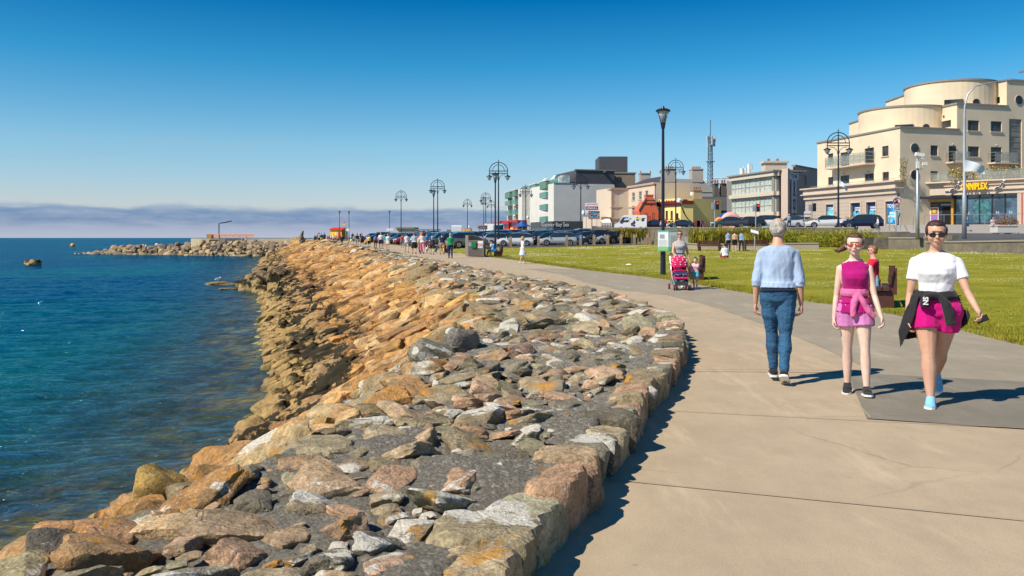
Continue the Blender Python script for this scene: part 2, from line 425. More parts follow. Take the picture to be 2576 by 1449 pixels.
def scatter_top(y0, y1, n, rmin, rmax, tighten=1.0):
 sa, sb = ky_to_s(y0), ky_to_s(y1)
 for _ in range(n):
  s = rnd.uniform(sa, sb); w = float(topw(s)); d = rnd.uniform(.42, w + .1); r = rmin + (rmax - rmin) * rnd.random() ** 1.7
  if d > w * .62: r *= 1.25
  x, y, tx, ty = kpt(s, d); x = float(x); y = float(y)
  if not free(x, y, r * tighten): continue
  h = r * rnd.uniform(.26, .62); a = math.atan2(ty, tx)
  put(x, y, float(prof(s, d)) - h * .22 + .01, (r * rnd.uniform(1.05, 1.75), r * rnd.uniform(.85, 1.15), h), (rnd.gauss(0, .22), rnd.gauss(0, .22), a + rnd.uniform(-1.2, 1.2)), rock_colour(rnd, d, w, float(footw(s))), 'top')
scatter_top(2.4, 12, 2000, .10, .21, 1.0); scatter_top(2.4, 12, 4000, .035, .095, 1.04)
scatter_top(12, 30, 2600, .15, .34, .92); scatter_top(12, 30, 2500, .08, .15, 1)
scatter_top(30, 80, 3000, .22, .42, .9); scatter_top(80, 190, 2600, .3, .6, .9)
def scatter_slope(y0, y1, n, rmin, rmax):
 sa, sb = ky_to_s(y0), ky_to_s(y1)
 for _ in range(n):
  s = rnd.uniform(sa, sb); w = float(topw(s)); fw = float(footw(s)); d = rnd.uniform(w - .1, fw + (3.0 if y1 < 31 else 1.0))
  t = (d - w) / (fw - w)
  r = rmin + (rmax - rmin) * rnd.random() ** 1.5
  x, y, tx, ty = kpt(s, d); x = float(x); y = float(y)
  if not free(x, y, r * .82): continue
  el = rnd.uniform(1.3, 2.3) if t < .75 else rnd.uniform(1.05, 1.7)
  h = r * rnd.uniform(.5, .95)
  a = math.atan2(ty, tx) + math.pi / 2 + rnd.gauss(0, .38)             # local x points seaward (down slope)
  pitch = math.atan(2.5 / (fw - w)) + rnd.gauss(-.08, .16)
  if d > fw - .1 and rnd.random() < .9: h *= .45
  put(x, y, float(prof(s, d)) + h * rnd.uniform(.0, .35) - (.22 if d > fw - .1 else 0), (r * el, r * rnd.uniform(.75, 1.0), h), (rnd.gauss(0, .28), pitch, a), rock_colour(rnd, d, w, fw), 'slope')
scatter_slope(2, 12, 2600, .10, .27); scatter_slope(12, 30, 4400, .13, .38); scatter_slope(30, 75, 9500, .17, .46); scatter_slope(75, 215, 11000, .30, .75)
def big(U, V, Y, s3, e, col, zone='crest'):
 put(gx(U, Y), Y, gz(V, Y), s3, e, col, zone)
big(408, 1262, 5.7, (.27, .23, .26), (.35, .55, .5), (.42, .27, .075, 0))
big(500, 1330, 4.6, (.37, .22, .12), (.1, .1, .75), (.13, .13, .125, .15))
big(560, 1235, 5.5, (.26, .22, .16), (.2, .3, .3), (.33, .19, .07, 0))
big(300, 1340, 4.75, (.22, .16, .10), (.1, .1, .5), (.19, .13, .055, .1))
big(160, 1400, 4.15, (.24, .2, .14), (.2, .2, .5), (.14, .12, .09, .2))
big(868, 1216, 5.15, (.20, .15, .10), (0, .1, -.2), (.2, .18, .15, 1.0))
big(660, 1225, 5.1, (.22, .15, .09), (.1, .2, .5), (.2, .18, .15, .95))
big(735, 1290, 4.6, (.16, .14, .11), (.3, .1, -.3), (.17, .15, .10, .2))
big(1160, 868, 10.6, (.24, .24, .27), (.1, .2, .3), (.19, .17, .15, .7))
big(1090, 905, 9.9, (.42, .3, .24), (.2, .35, .5), (.21, .19, .14, .6))
big(1310, 890, 10.0, (.22, .18, .15), (.1, .1, .1), (.27, .17, .13, .3))
big(1375, 1205, 4.95, (.19, .15, .10), (.1, 0, -.5), (.22, .2, .16, 1.0))
big(1000, 1110, 6.1, (.24, .17, .13), (.1, .1, -.1), (.11, .11, .09, .2))
vis = []
for q in placed:
 U = 1288 + F * q[1] / max(q[2], .1)
 if q[2] < 2.2 or U < -260 or U > 2000: continue
 vis.append(q)
def shown(q):
 if q[3] < -2.45: return 0
 sz_ = (q[4][0] + q[4][2]) / 2 / q[2]
 if q[7] == 'slope' and q[2] < 9: sz_ *= .4
 return sz_
vis.sort(key=lambda q: -shown(q))
ROCKV = [rock_mesh('rock', 4, 100 + i, .5, .075) for i in range(16)]
ROCKB = [rock_mesh('rock', 4, 300 + i, .95, .05) for i in range(8)]
def cname(c):
 r, g_, b_, a = c
 if a >= .9: return 'white lichen covered'
 base = 'orange brown' if r > .30 and b_ < r * .45 else 'pinkish brown' if r > .23 and g_ < r * .80 else 'dark grey' if r < .14 else 'olive grey' if abs(r - g_) < .03 and r < .21 else 'brown grey'
 return base + (' white spotted' if a >= .6 else '')
near = vis[:298]
near_sorted = sorted(near, key=lambda q: q[2])
ORD = ['first', 'second', 'third', 'fourth', 'fifth', 'sixth', 'seventh', 'eighth', 'ninth', 'tenth', 'eleventh', 'twelfth', 'thirteenth', 'fourteenth', 'fifteenth', 'sixteenth', 'seventeenth', 'eighteenth', 'nineteenth', 'twentieth']
def ordn(n):
 if n < 20: return ORD[n]
 n += 1; tens = {2: 'twenty', 3: 'thirty', 4: 'forty', 5: 'fifty', 6: 'sixty', 7: 'seventy', 8: 'eighty', 9: 'ninety'}[n // 10]
 return tens.rstrip('y') + 'ieth' if n % 10 == 0 else tens + ' ' + ORD[n % 10 - 1]
cnt = {}
for q in near_sorted:
 dist, x, y, z, s3, e, colr, zone = q
 r_ = max(s3); sz_ = 'big' if r_ > .38 else 'small' if r_ < .17 else 'medium'
 shp = 'long' if s3[0] > 1.5 * s3[1] else 'blocky' if s3[2] > .8 * s3[1] else 'flat'
 cn = cname(colr)
 where = {'kerb': 'along the path edge', 'top': 'set in mortar', 'slope': 'on the slope', 'crest': 'on the crest'}[zone]
 key = (cn, sz_, shp, where); k = cnt.get(key, 0); cnt[key] = k + 1
 lab = f'{sz_} {shp} {cn} rock {where}, {"nearest" if k == 0 else ordn(k) + " nearest"} such'
 me = (ROCKB if zone == 'kerb' else ROCKV)[rnd.randrange(8 if zone == 'kerb' else 16)]
 o = link('rock', me); o.location = (x, y, z); o.scale = s3; o.rotation_euler = e; o.color = colr
 tag(o, lab, 'rock', 'rocks of the sea wall')
def merge_rocks(name, lst, mat, label, cat=None, midy=26, allkind='stuff'):
 VS = []; FS = []; CS = []; base = 0
 lib3 = [rock_shape(3, 500 + i, .5, .07) for i in range(14)]; lib2 = [rock_shape(2, 700 + i, .5, .06) for i in range(14)]
 for q in lst:
  dist, x, y, z, s3, e, colr, zone = q
  v, f = (lib3 if dist < midy else lib2)[rnd.randrange(14)]
  Mx = np.array(Euler(e).to_matrix())
  w = (v * np.array(s3)) @ Mx.T + np.array([x, y, z])
  VS.append(w); FS.append(f + base); CS.append(np.tile(np.array(colr, np.float32), (len(v), 1))); base += len(v)
 V_ = np.concatenate(VS).astype(np.float32); F_ = np.concatenate(FS).astype(np.int32)
 me = bpy.data.meshes.new(name); me.vertices.add(len(V_)); me.vertices.foreach_set('co', V_.ravel())
 me.loops.add(F_.size); me.loops.foreach_set('vertex_index', F_.ravel()); me.polygons.add(len(F_)); me.polygons.foreach_set('loop_start', np.arange(0, F_.size, 3, dtype=np.int32))
 me.update(calc_edges=True)
 at = me.color_attributes.new('rock_col', 'FLOAT_COLOR', 'POINT'); at.data.foreach_set('color', np.concatenate(CS).ravel())
 me.materials.append(mat)
 me.polygons.foreach_set('use_smooth', [True] * len(me.polygons)); me.set_sharp_from_angle(angle=R(28))
 o = link(name, me); tag(o, label, cat, None, allkind); return o
merge_rocks('rocks', vis[298:], M_ROCKA, 'mass of smaller and farther brown and orange rocks of the curving sea wall', 'rocks', 34)
print('rocks', len(vis))
def np_mesh(name, X, Y, Z, mat, smooth=True):
 """grid arrays -> mesh"""
 a, b = X.shape
 co = np.stack([X, Y, Z], -1).reshape(-1, 3).astype(np.float32)
 idx = np.arange(a * b).reshape(a, b)
 f = np.stack([idx[:-1, :-1], idx[1:, :-1], idx[1:, 1:], idx[:-1, 1:]], -1).reshape(-1, 4).astype(np.int32)
 me = bpy.data.meshes.new(name); me.vertices.add(len(co)); me.vertices.foreach_set('co', co.ravel())
 me.loops.add(f.size); me.loops.foreach_set('vertex_index', f.ravel()); me.polygons.add(len(f)); me.polygons.foreach_set('loop_start', np.arange(0, f.size, 4, dtype=np.int32))
 me.update(calc_edges=True); me.materials.append(mat)
 if smooth: me.polygons.foreach_set('use_smooth', [True] * len(f))
 return me
def vnoise(X, Y, sc, seed=0):
 """cheap value noise, vectorised"""
 x = X * sc + seed * 17.3; y = Y * sc + seed * 9.1
 xi = np.floor(x).astype(np.int64); yi = np.floor(y).astype(np.int64); fx = x - xi; fy = y - yi
 fx = fx * fx * (3 - 2 * fx); fy = fy * fy * (3 - 2 * fy)
 def h(i, j):
  n = (i * 374761393 + j * 668265263 + seed * 982451653) & 0x7fffffff; n = ((n ^ (n >> 13)) * 1274126177) & 0x7fffffff
  return ((n ^ (n >> 16)) & 0xffff) / 65535.0
 return (h(xi, yi) * (1 - fx) + h(xi + 1, yi) * fx) * (1 - fy) + (h(xi, yi + 1) * (1 - fx) + h(xi + 1, yi + 1) * fx) * fy - .5
m_, nt_, b_ = new_mat('mortar'); g = N(nt_); p_ = g.pos(); z_ = g.sep(p_)[2]
c_ = g.mix(g.mapr(g.noise(30, 6, .75, p_), .3, .7), (.17, .152, .12), (.46, .42, .34))
c_ = g.mix(g.mapr(g.noise(2.2, 4, .6, p_), .45, .7, 0, .5), c_, (.21, .19, .165))
cl_ = g.sep(g.vor(42, p_, out='Color'))[0]; c_ = g.mix(g.mapr(cl_, .1, .9, .0, .35), c_, (.12, .108, .088)); c_ = g.mix(g.mapr(cl_, .80, .92, 0, .8), c_, (.48, .44, .37))
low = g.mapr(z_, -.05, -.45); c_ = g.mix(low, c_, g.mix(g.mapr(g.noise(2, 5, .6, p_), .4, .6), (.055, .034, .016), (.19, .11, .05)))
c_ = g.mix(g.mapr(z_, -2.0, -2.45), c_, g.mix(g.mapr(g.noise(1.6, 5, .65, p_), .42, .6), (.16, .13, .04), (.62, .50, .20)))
g.l(c_, b_.inputs['Base Color']); b_.inputs['Roughness'].default_value = .95; b_.inputs['Specular IOR Level'].default_value = .15
g.l(g.bump(g.math('ADD', g.noise(20, 8, .82, p_), g.math('MULTIPLY', g.vor(42, p_), -.35)), 1.0, .05), b_.inputs['Normal'])
M_MORTAR = m_
def revet(y0, y1, ds, dd, dmax, top_only=False):
 sv = np.arange(ky_to_s(y0), ky_to_s(y1) + ds, ds); dv = np.arange(.10, dmax, dd)
 S, D = np.meshgrid(sv, dv, indexing='ij'); X, Y, _, _ = kpt(S, D); Z = prof(S, D)
 Z = Z + vnoise(X, Y, 1.4, 1) * .09 + vnoise(X, Y, 5, 2) * .045 + vnoise(X, Y, 14, 3) * .034 * (Y < 40) + vnoise(X, Y, 33, 4) * .024 * (Y < 14)
 Z = np.where(D < .16, np.minimum(Z, .12) - .25 * (D < .12), Z)
 return X, Y, Z
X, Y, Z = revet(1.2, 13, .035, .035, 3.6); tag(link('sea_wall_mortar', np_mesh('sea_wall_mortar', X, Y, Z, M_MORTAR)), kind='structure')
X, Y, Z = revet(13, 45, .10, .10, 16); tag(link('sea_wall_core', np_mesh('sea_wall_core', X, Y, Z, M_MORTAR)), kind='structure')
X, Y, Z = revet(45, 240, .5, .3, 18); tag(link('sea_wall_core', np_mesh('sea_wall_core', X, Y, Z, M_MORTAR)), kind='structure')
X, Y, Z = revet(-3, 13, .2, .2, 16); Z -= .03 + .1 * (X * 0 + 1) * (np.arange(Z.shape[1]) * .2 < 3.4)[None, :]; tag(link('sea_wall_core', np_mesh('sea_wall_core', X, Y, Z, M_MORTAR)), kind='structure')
m_, nt_, b_ = new_mat('sea_water'); g = N(nt_); p_ = g.pos(); nt_.nodes.remove(b_)
px_, py_, pz_ = g.sep(p_)
at_ = g.n('ShaderNodeAttribute'); at_.attribute_name = 'shallow'; shal = at_.outputs['Fac']
deep = g.ramp(g.mapr(py_, 6, 120), [(0, (.001, .088, .078)), (.2, (.001, .078, .092)), (.5, (.001, .058, .104)), (1, (.001, .046, .092))])
patch = g.noise(.05, 4, .6, g.mp(p_, (1, .35, 1)))
deep = g.mix(g.mapr(patch, .5, .65, 0, .7), deep, (.001, .150, .110))
deep = g.mix(g.math('MULTIPLY', shal, .9), deep, (.075, .085, .018))
dif = g.n('ShaderNodeBsdfDiffuse'); g.l(deep, dif.inputs[0])
tr = g.n('ShaderNodeBsdfTransparent'); tr.inputs[0].default_value = (.86, .84, .42, 1)
patchy = g.mapr(g.noise(.55, 4, .6, g.mp(p_, (1, .5, 1))), .35, .62, .25, 1.0)
m1 = g.n('ShaderNodeMixShader'); g.l(g.math('MULTIPLY', shal, patchy), m1.inputs[0]); g.l(dif.outputs[0], m1.inputs[1]); g.l(tr.outputs[0], m1.inputs[2])
wv = g.mp(p_, (1, 1, 1), rot=(0, 0, R(-12)))
h1 = g.noise(1.1, 5, .6, g.mp(wv, (.55, 1.5, 1))); h2 = g.noise(4.5, 4, .6, g.mp(wv, (.6, 1.7, 1))); h3 = g.noise(.30, 4, .55, g.mp(wv, (.5, 1.5, 1)))
far = g.mapr(py_, 20, 220, 1, .0)
hh = g.math('ADD', g.math('MULTIPLY', h1, .34), g.math('ADD', g.math('MULTIPLY', g.math('MULTIPLY', h2, far), .085), g.math('MULTIPLY', h3, .60)))
nb = g.bump(hh, 1.0, 1.25)
gl = g.n('ShaderNodeBsdfGlossy'); gl.inputs['Roughness'].default_value = .09; g.l(nb, gl.inputs['Normal']); gl.inputs[0].default_value = (.30, .70, .90, 1)
g.l(nb, dif.inputs['Normal'])
fr = g.n('ShaderNodeFresnel'); fr.inputs[0].default_value = 1.33; g.l(nb, fr.inputs['Normal'])
m2 = g.n('ShaderNodeMixShader'); g.l(g.math('MULTIPLY', g.mapr(fr.outputs[0], .01, .7, 0, .46), 1.0), m2.inputs[0]); g.l(m1.outputs[0], m2.inputs[1]); g.l(gl.outputs[0], m2.inputs[2])
out_ = [n for n in nt_.nodes if n.type == 'OUTPUT_MATERIAL'][0]; g.l(m2.outputs[0], out_.inputs[0])
M_SEA = m_
def water_grid():
 ys = [6.0]
 while ys[-1] < 160: ys.append(ys[-1] + max(.045, ys[-1] * .0042))
 while ys[-1] < 30000: ys.append(ys[-1] * 1.12)
 ys = np.array(ys); u = np.linspace(-1.3, .32, 360)
 U, Yy = np.meshgrid(u, ys); X = U * (Yy + 8)
 return X, Yy
X, Y = water_grid()
amp = np.clip(1 - Y / 260, 0, 1)
ca, sa_ = math.cos(R(-14)), math.sin(R(-14))
Xr = X * ca - Y * sa_; Yr = X * sa_ + Y * ca
def ridged(X, Y, sc, sd): return 1 - 2 * np.abs(vnoise(X, Y, sc, sd)) * 1.6
Z = WATER_Z + amp * (.075 * ridged(Xr * .30, Yr, .95, 5) + .045 * ridged(Xr * .38, Yr, 2.3, 6) + .026 * vnoise(Xr * .5, Yr, 5.5, 7) + .10 * vnoise(Xr * .4, Yr, .28, 8))
me = np_mesh('sea', X, Y, Z, M_SEA)
ys_ = Y; kx = np.interp(ys_, KC[:, 1], KC[:, 0]); ktx = np.interp(ys_, KC[:, 1], KT[:, 0]); kty = np.interp(ys_, KC[:, 1], KT[:, 1])
Dd = (kx - X) * kty; sS = np.interp(ys_, KC[:, 1], KS)
bd = prof(sS, Dd); depth = WATER_Z - bd
sh = np.exp(-(np.clip(depth, 0, 9) / .62) ** 1.5) * .95; sh = np.where(Y > 190, 0, sh)
a_ = me.attributes.new('shallow', 'FLOAT', 'POINT'); a_.data.foreach_set('value', sh.astype(np.float32).ravel())
tag(link('sea', me), kind='structure')
M_BED = pm('seabed', (.17, .14, .07), .9, var=.6, vs=.9, world=True)
mb = MB(); mb.bb(-9000, 9000, -200, 9000, -6.2, -5.2); tag(mb.build('seabed', M_BED), kind='structure')
def concrete(name, base, base2, joints=True):
 m, nt, b = new_mat(name); g = N(nt); p = g.pos()
 c = g.mix(g.mapr(g.noise(.55, 5, .6, p), .35, .65), base, base2)
 c = g.mix(g.mapr(g.noise(2.6, 7, .72, g.mp(p, (1, .6, 1))), .38, .64, 0, .55), c, tuple(v * .78 for v in base))
 fn = g.noise(95, 3, .75, p); c = g.mix(g.mapr(fn, .35, .65, 0, .42), c, tuple(v * .52 for v in base))
 c = g.mix(g.mapr(g.vor(120, p), .18, .08, 0, .6), c, tuple(min(1, v * 1.5) for v in base))
 ck = g.vor(.55, g.mp(g.mix(.12, p, g.noise(2.2, 4, .6, p, out=1)), (1, 1, 1)), 'DISTANCE_TO_EDGE'); c = g.mix(g.math('MULTIPLY', g.mapr(ck, .006, .002), g.mapr(g.noise(.5, 2, .5, p), .52, .6, 0, .55)), c, tuple(v * .55 for v in base))
 spt = g.vor(2.3, p); c = g.mix(g.mapr(spt, .05, .03, 0, .45), c, tuple(v * .55 for v in base))
 st = g.mapr(g.noise(1.1, 7, .72, g.mp(p, (1.6, .35, 1), rot=(0, 0, .25))),   .55, .70, 0, .42)
 c = g.mix(st, c, tuple(v * 1.30 for v in base2))
 g.l(c, b.inputs['Base Color']); b.inputs['Roughness'].default_value = .9; b.inputs['Specular IOR Level'].default_value = .25
 g.l(g.bump(g.math('ADD', fn, g.noise(14, 5, .6, p)), .35, .008), b.inputs['Normal']); return m
M_CON = concrete('path_concrete', (.475, .375, .25), (.55, .435, .295)); M_CON2 = concrete('path_concrete_pink', (.49, .375, .245), (.54, .415, .28)); M_ASP = concrete('path_tarmac', (.225, .20, .155), (.285, .255, .20))
M_GREY = concrete('path_grey', (.345, .295, .215), (.41, .35, .26)); M_JOINT = pm('joint', (.37, .29, .20), .95)
ysv = np.concatenate([np.arange(-3, 60, .4), np.arange(60, 240, 3)])
tt = np.linspace(0, 1, 9)
Yg = np.repeat(ysv[:, None], 9, 1); K_ = np.interp(ysv, KC[:, 1], KC[:, 0])[:, None] - .25; G_ = np.interp(ysv, GC[:, 1], GC[:, 0])[:, None] + .12
Xg = K_ + (G_ - K_) * tt[None, :]; Zg = zp(Yg)
tag(link('path', np_mesh('path', Xg, Yg, Zg, M_CON)), kind='structure')
def sheet(name, pts, z, mat):
 n = len(pts); me = bpy.data.meshes.new(name); me.from_pydata([(a, b, z) for a, b in pts], [], [tuple(range(n))]); me.materials.append(mat)
 if me.polygons[0].normal.z < 0: me.flip_normals()
 return tag(link(name, me), kind='structure')
def px(*uv): return [(gx(u, gy(v)), gy(v)) for u, v in uv]
def gedge(y0, y1, off=.10): return [(edge_x(GC, y) + off, y) for y in np.arange(y0, y1, .8)]
sheet('path', px((2131, 939), (2180, 1055), (2576, 1081)) + [(6.0, 6.7)] + gedge(7, 10.2, .05)[::2] + px((2576, 962)), .0085, M_ASP)
sheet('path', px((1317, 676), (1405, 689), (1474, 710), (1557, 729), (1676, 742), (1749, 759), (1820, 781), (1929, 819), (2052, 867), (2210, 940), (2131, 939), (2140, 975)) + [(6.0, 8.0)] + gedge(8.8, 43), .004, M_GREY)
def joint(a, b, w=.012):
 (x0, y0), (x1, y1) = px(a, b); d = Vector((x1 - x0, y1 - y0)).normalized(); n = Vector((-d.y, d.x)) * w
 return [(x0 + n.x, y0 + n.y), (x1 + n.x, y1 + n.y), (x1 - n.x, y1 - n.y), (x0 - n.x, y0 - n.y)]
sheet('path', px((1700, 935), (1712, 875), (1930, 872), (2190, 932), (2120, 938)), .004, M_CON2)
for a, b, w in (((1672, 1034), (2576, 1080), .006), ((1512, 1206), (2576, 1312), .007), ((1700, 930), (2160, 933), .006), ((2190, 1053), (2148, 1006), .006), ((1712, 812), (1900, 800), .008), ((1650, 722), (1880, 738), .01)):
 sheet('path_joint', joint(a, b, w), .0105, M_JOINT)
M_CHALK = pm('worn_chalk', (.62, .60, .55), .9)
for a, b, w in (((1474, 713), (1560, 716), .03), ((1530, 716), (1585, 725), .025), ((1520, 725), (1622, 726), .03), ((1560, 720), (1590, 721), .05)):
 sheet('path_marking', joint(a, b, w), .012, M_CHALK)
m_, nt_, b_ = new_mat('grass'); g = N(nt_); p_ = g.pos()
gf = g.noise(14, 5, .75, g.mp(p_, (1, .5, 1))); gm = g.noise(.45, 6, .65, p_); gl_ = g.noise(1.8, 5, .65, g.mp(p_, (.6, 1.6, 1)))
c_ = g.mix(g.mapr(gl_, .35, .65), (.180, .212, .008), (.360, .335, .020))
c_ = g.mix(g.mapr(gm, .42, .62, 0, .8), c_, (.46, .38, .05))
c_ = g.mix(g.mapr(gf, .3, .7, .0, .55), c_, (.11, .125, .005))
g.l(c_, b_.inputs['Base Color']); b_.inputs['Roughness'].default_value = .85; b_.inputs['Specular IOR Level'].default_value = .15
g.l(g.bump(gf, 1.0, .06), b_.inputs['Normal']); M_GRASS = m_
ysv = np.concatenate([np.arange(-3, 100, .8), np.arange(100, 262, 6)]); dv = np.concatenate([np.arange(0, 4, .4), np.arange(4, 90, 2.5)])
Yg, Dg = np.meshgrid(ysv, dv, indexing='ij'); Xg = np.interp(Yg, GC[:, 1], GC[:, 0]) + Dg; Zg = land(Xg, Yg) + .012 * np.minimum(Dg * 3, 1) - .01 * (Dg < .01)
Zg = Zg + .03 * (vnoise(Xg, Yg, .5, 3)) * (Dg > .5)
tag(link('lawn', np_mesh('lawn', Xg, Yg, Zg, M_GRASS)), kind='structure')
def blades(n, name, label, d0, d1, y0, y1, h0, h1, mat, wdt):
 V_ = []; k = 0
 ys = y0 * (y1 / y0) ** RNG.random(n); ds = d0 + (d1 - d0) * RNG.random(n) ** 1.3
 xs = np.interp(ys, GC[:, 1], GC[:, 0]) + ds
 ok = (1288 + F * xs / ys < 2700) ; xs = xs[ok]; ys = ys[ok]; n = len(xs)
 cl = vnoise(xs, ys, .8, 11) + .5
 hs = (h0 + (h1 - h0) * RNG.random(n)) * (.6 + .8 * cl); a = RNG.random(n) * 6.283; ln = RNG.normal(0, .35, (n, 2)) * hs[:, None]
 w = wdt * np.maximum(1, ys / 22)
 zz = land(xs, ys)
 p = np.empty((n, 3, 3), np.float32)
 p[:, 0] = np.stack([xs - np.cos(a) * w, ys - np.sin(a) * w, zz], -1); p[:, 1] = np.stack([xs + np.cos(a) * w, ys + np.sin(a) * w, zz], -1)
 p[:, 2] = np.stack([xs + ln[:, 0], ys + ln[:, 1], zz + hs], -1)
 me = bpy.data.meshes.new(name); me.vertices.add(n * 3); me.vertices.foreach_set('co', p.ravel())
 me.loops.add(n * 3); me.loops.foreach_set('vertex_index', np.arange(n * 3, dtype=np.int32)); me.polygons.add(n); me.polygons.foreach_set('loop_start', np.arange(0, n * 3, 3, dtype=np.int32)); me.update(calc_edges=True)
 me.materials.append(mat); tag(link(name, me), label, 'grass', kind='stuff')
def leaf_mat(name, c1, c2, sc=3.0, tl=.25):
 m, nt, b = new_mat(name); g = N(nt); p = g.pos()
 c = g.mix(g.mapr(g.noise(sc, 4, .7, p), .35, .65), c1, c2); g.l(c, b.inputs['Base Color']); b.inputs['Roughness'].default_value = .6
 tr = g.n('ShaderNodeBsdfTranslucent'); g.l(c, tr.inputs[0]); mx = g.n('ShaderNodeMixShader'); mx.inputs[0].default_value = tl
 o = [q for q in nt.nodes if q.type == 'OUTPUT_MATERIAL'][0]; g.l(b.outputs[0], mx.inputs[1]); g.l(tr.outputs[0], mx.inputs[2]); g.l(mx.outputs[0], o.inputs[0]); return m
M_BLADE = leaf_mat('grass_blade', (.19, .21, .009), (.46, .39, .03), 2.2, .35)
blades(90000, 'grass', 'short green grass of the lawn beside the path',   .05, 26, 9, 75, .02, .045, M_BLADE, .008)
blades(26000, 'grass', 'longer green grass fringe along the edge of the path', -.10, .8, 9, 75, .03, .085, M_BLADE, .008)
mb = MB(); n_ = 0
M_CLOV = pm('clover', (.60, .58, .38), .8)
while n_ < 7000:
 y = 12 * (90 / 12) ** rnd.random(); x = edge_x(GC, y) + .8 + 32 * rnd.random()
 if 1288 + F * x / y > 2620: continue
 q = mnoise.noise(Vector((x * .22, y * .16, 3))) + .6 * mnoise.noise(Vector((x * .9, y * .5, 8)))
 if q < .10 + rnd.random() * .35 and rnd.random() > .04: continue
 z = float(land(x, y)) + .06; r = .0085 * max(1, y / 26)
 mb.add([(x - r, y, z), (x, y - r, z), (x + r, y, z), (x, y + r, z), (x, y, z + r * 1.3), (x, y, z - r)], [(0, 1, 4), (1, 2, 4), (2, 3, 4), (3, 0, 4), (1, 0, 5), (2, 1, 5), (3, 2, 5), (0, 3, 5)]); n_ += 1
tag(mb.build('clover_flowers', M_CLOV, fix=False), 'small white clover flowers scattered in drifts over the lawn', 'flowers', kind='stuff')
M_ROAD = pm('road_tarmac', (.085, .085, .088), .85, var=.25, vs=.6, bump=.3, bs=60, world=True)
M_PAVE = pm('pavement', (.30, .275, .24), .85, var=.15, vs=1.0, world=True)
PARKF = [(-60, 240), (-34, 168), (-21.0, 134), (-15.2, 112), (-10.5, 97), (-6.2, 91.5), (2, 92), (8, 93), (14, 95.5), (20, 99)]
ysv = np.arange(88, 262, 2.0)
cols = np.linspace(0, 1, 20); Yg = np.repeat(ysv[:, None], 20, 1)
fr_ = np.array([(x, y) for x, y in PARKF])
xl = np.interp(ysv, [90, 97, 112, 134, 168, 262], [-4.0, -9.2, -14.2, -20.5, -31.2, -61])[:, None]; xr = np.full_like(xl, 46)
Xg = xl + (xr - xl) * cols[None, :]
Yg = np.maximum(Yg, np.interp(Xg, [-10, -6, 2, 8, 14, 20, 46], [91, 91.2, 91.6, 92.6, 95, 98.5, 112]))
Zg = land(Xg, Yg) + .045
tag(link('car_park', np_mesh('car_park', Xg, Yg, Zg, M_ROAD)), kind='structure')
STF = [(gx(1500, 112), 112), (gx(1700, 90), 90), (gx(1860, 86), 86), (gx(2050, 84), 84), (gx(2200, 77), 77), (gx(2330, 66), 66), (gx(2420, 58), 58), (gx(2620, 51), 51), (60, 40)]
mb = MB(); top = [(x, y, street(y)) for x, y in STF] + [(130, 40, street(40)), (130, 260, street(260)), (gx(1500, 260), 260, street(260))]
mb.add(top + [(x, y, -1) for x, y, z in top], [tuple(range(len(top)))] + [(i, i + 1, len(top) + i + 1, len(top) + i) for i in range(len(top) - 1)])
tag(mb.build('street', M_ROAD), kind='structure')
mb = MB(); mb.bb(-56, 2000, 262, 500, -2, 1.6); mb.bb(90, 2000, -40, 262, -2, .4); tag(mb.build('far_ground', pm('far_ground', (.10, .12, .05), .9)), kind='structure')
def skin(c=(.62, .37, .27)):
 k = 'skin%.2f%.2f' % (c[0], c[1])
 if k in MATS: return MATS[k]
 m, nt, b = new_mat(k); g = N(nt); v = g.objc()
 cc = g.mix(g.mapr(g.noise(9, 4, .6, v), .35, .65), tuple(x * .90 for x in c), tuple(min(1, x * 1.07) for x in c)); g.l(cc, b.inputs['Base Color'])
 b.inputs['Roughness'].default_value = .5; b.inputs['Subsurface Weight'].default_value = .12; b.inputs['Subsurface Radius'].default_value = (.02, .008, .004)
 MATS[k] = m; return m
def cloth(c, big=False):
 k = 'cloth%.2f_%.2f_%.2f%d' % (c[0], c[1], c[2], big)
 if k in MATS: return MATS[k]
 m, nt, b = new_mat(k); g = N(nt); v = g.objc()
 n1 = g.noise(5, 4, .6, v); cc = g.mix(g.mapr(n1, .3, .7), tuple(x * .85 for x in c), tuple(min(1, x * 1.1) for x in c)); g.l(cc, b.inputs['Base Color'])
 b.inputs['Roughness'].default_value = .85; b.inputs['Sheen Weight'].default_value = .15; b.inputs['Specular IOR Level'].default_value = .2
 w = g.noise(7, 3, .5, g.mp(v, (1, 1, .55))); g.l(g.bump(g.math('ADD', w, g.math('MULTIPLY', g.noise(180, 2, .5, v), .06)), .6, .03), b.inputs['Normal'])
 MATS[k] = m; return m
def hairm(c):
 k = 'hair%.2f%.2f' % (c[0], c[1])
 if k in MATS: return MATS[k]
 m, nt, b = new_mat(k); g = N(nt); v = g.objc()
 n1 = g.noise(30, 5, .7, g.mp(v, (1.6, 1.6, .35))); cc = g.mix(g.mapr(n1, .35, .65), tuple(x * .5 for x in c), tuple(min(1, x * 1.5) for x in c)); g.l(cc, b.inputs['Base Color'])
 b.inputs['Roughness'].default_value = .45; g.l(g.bump(n1, .9, .012), b.inputs['Normal']); MATS[k] = m; return m
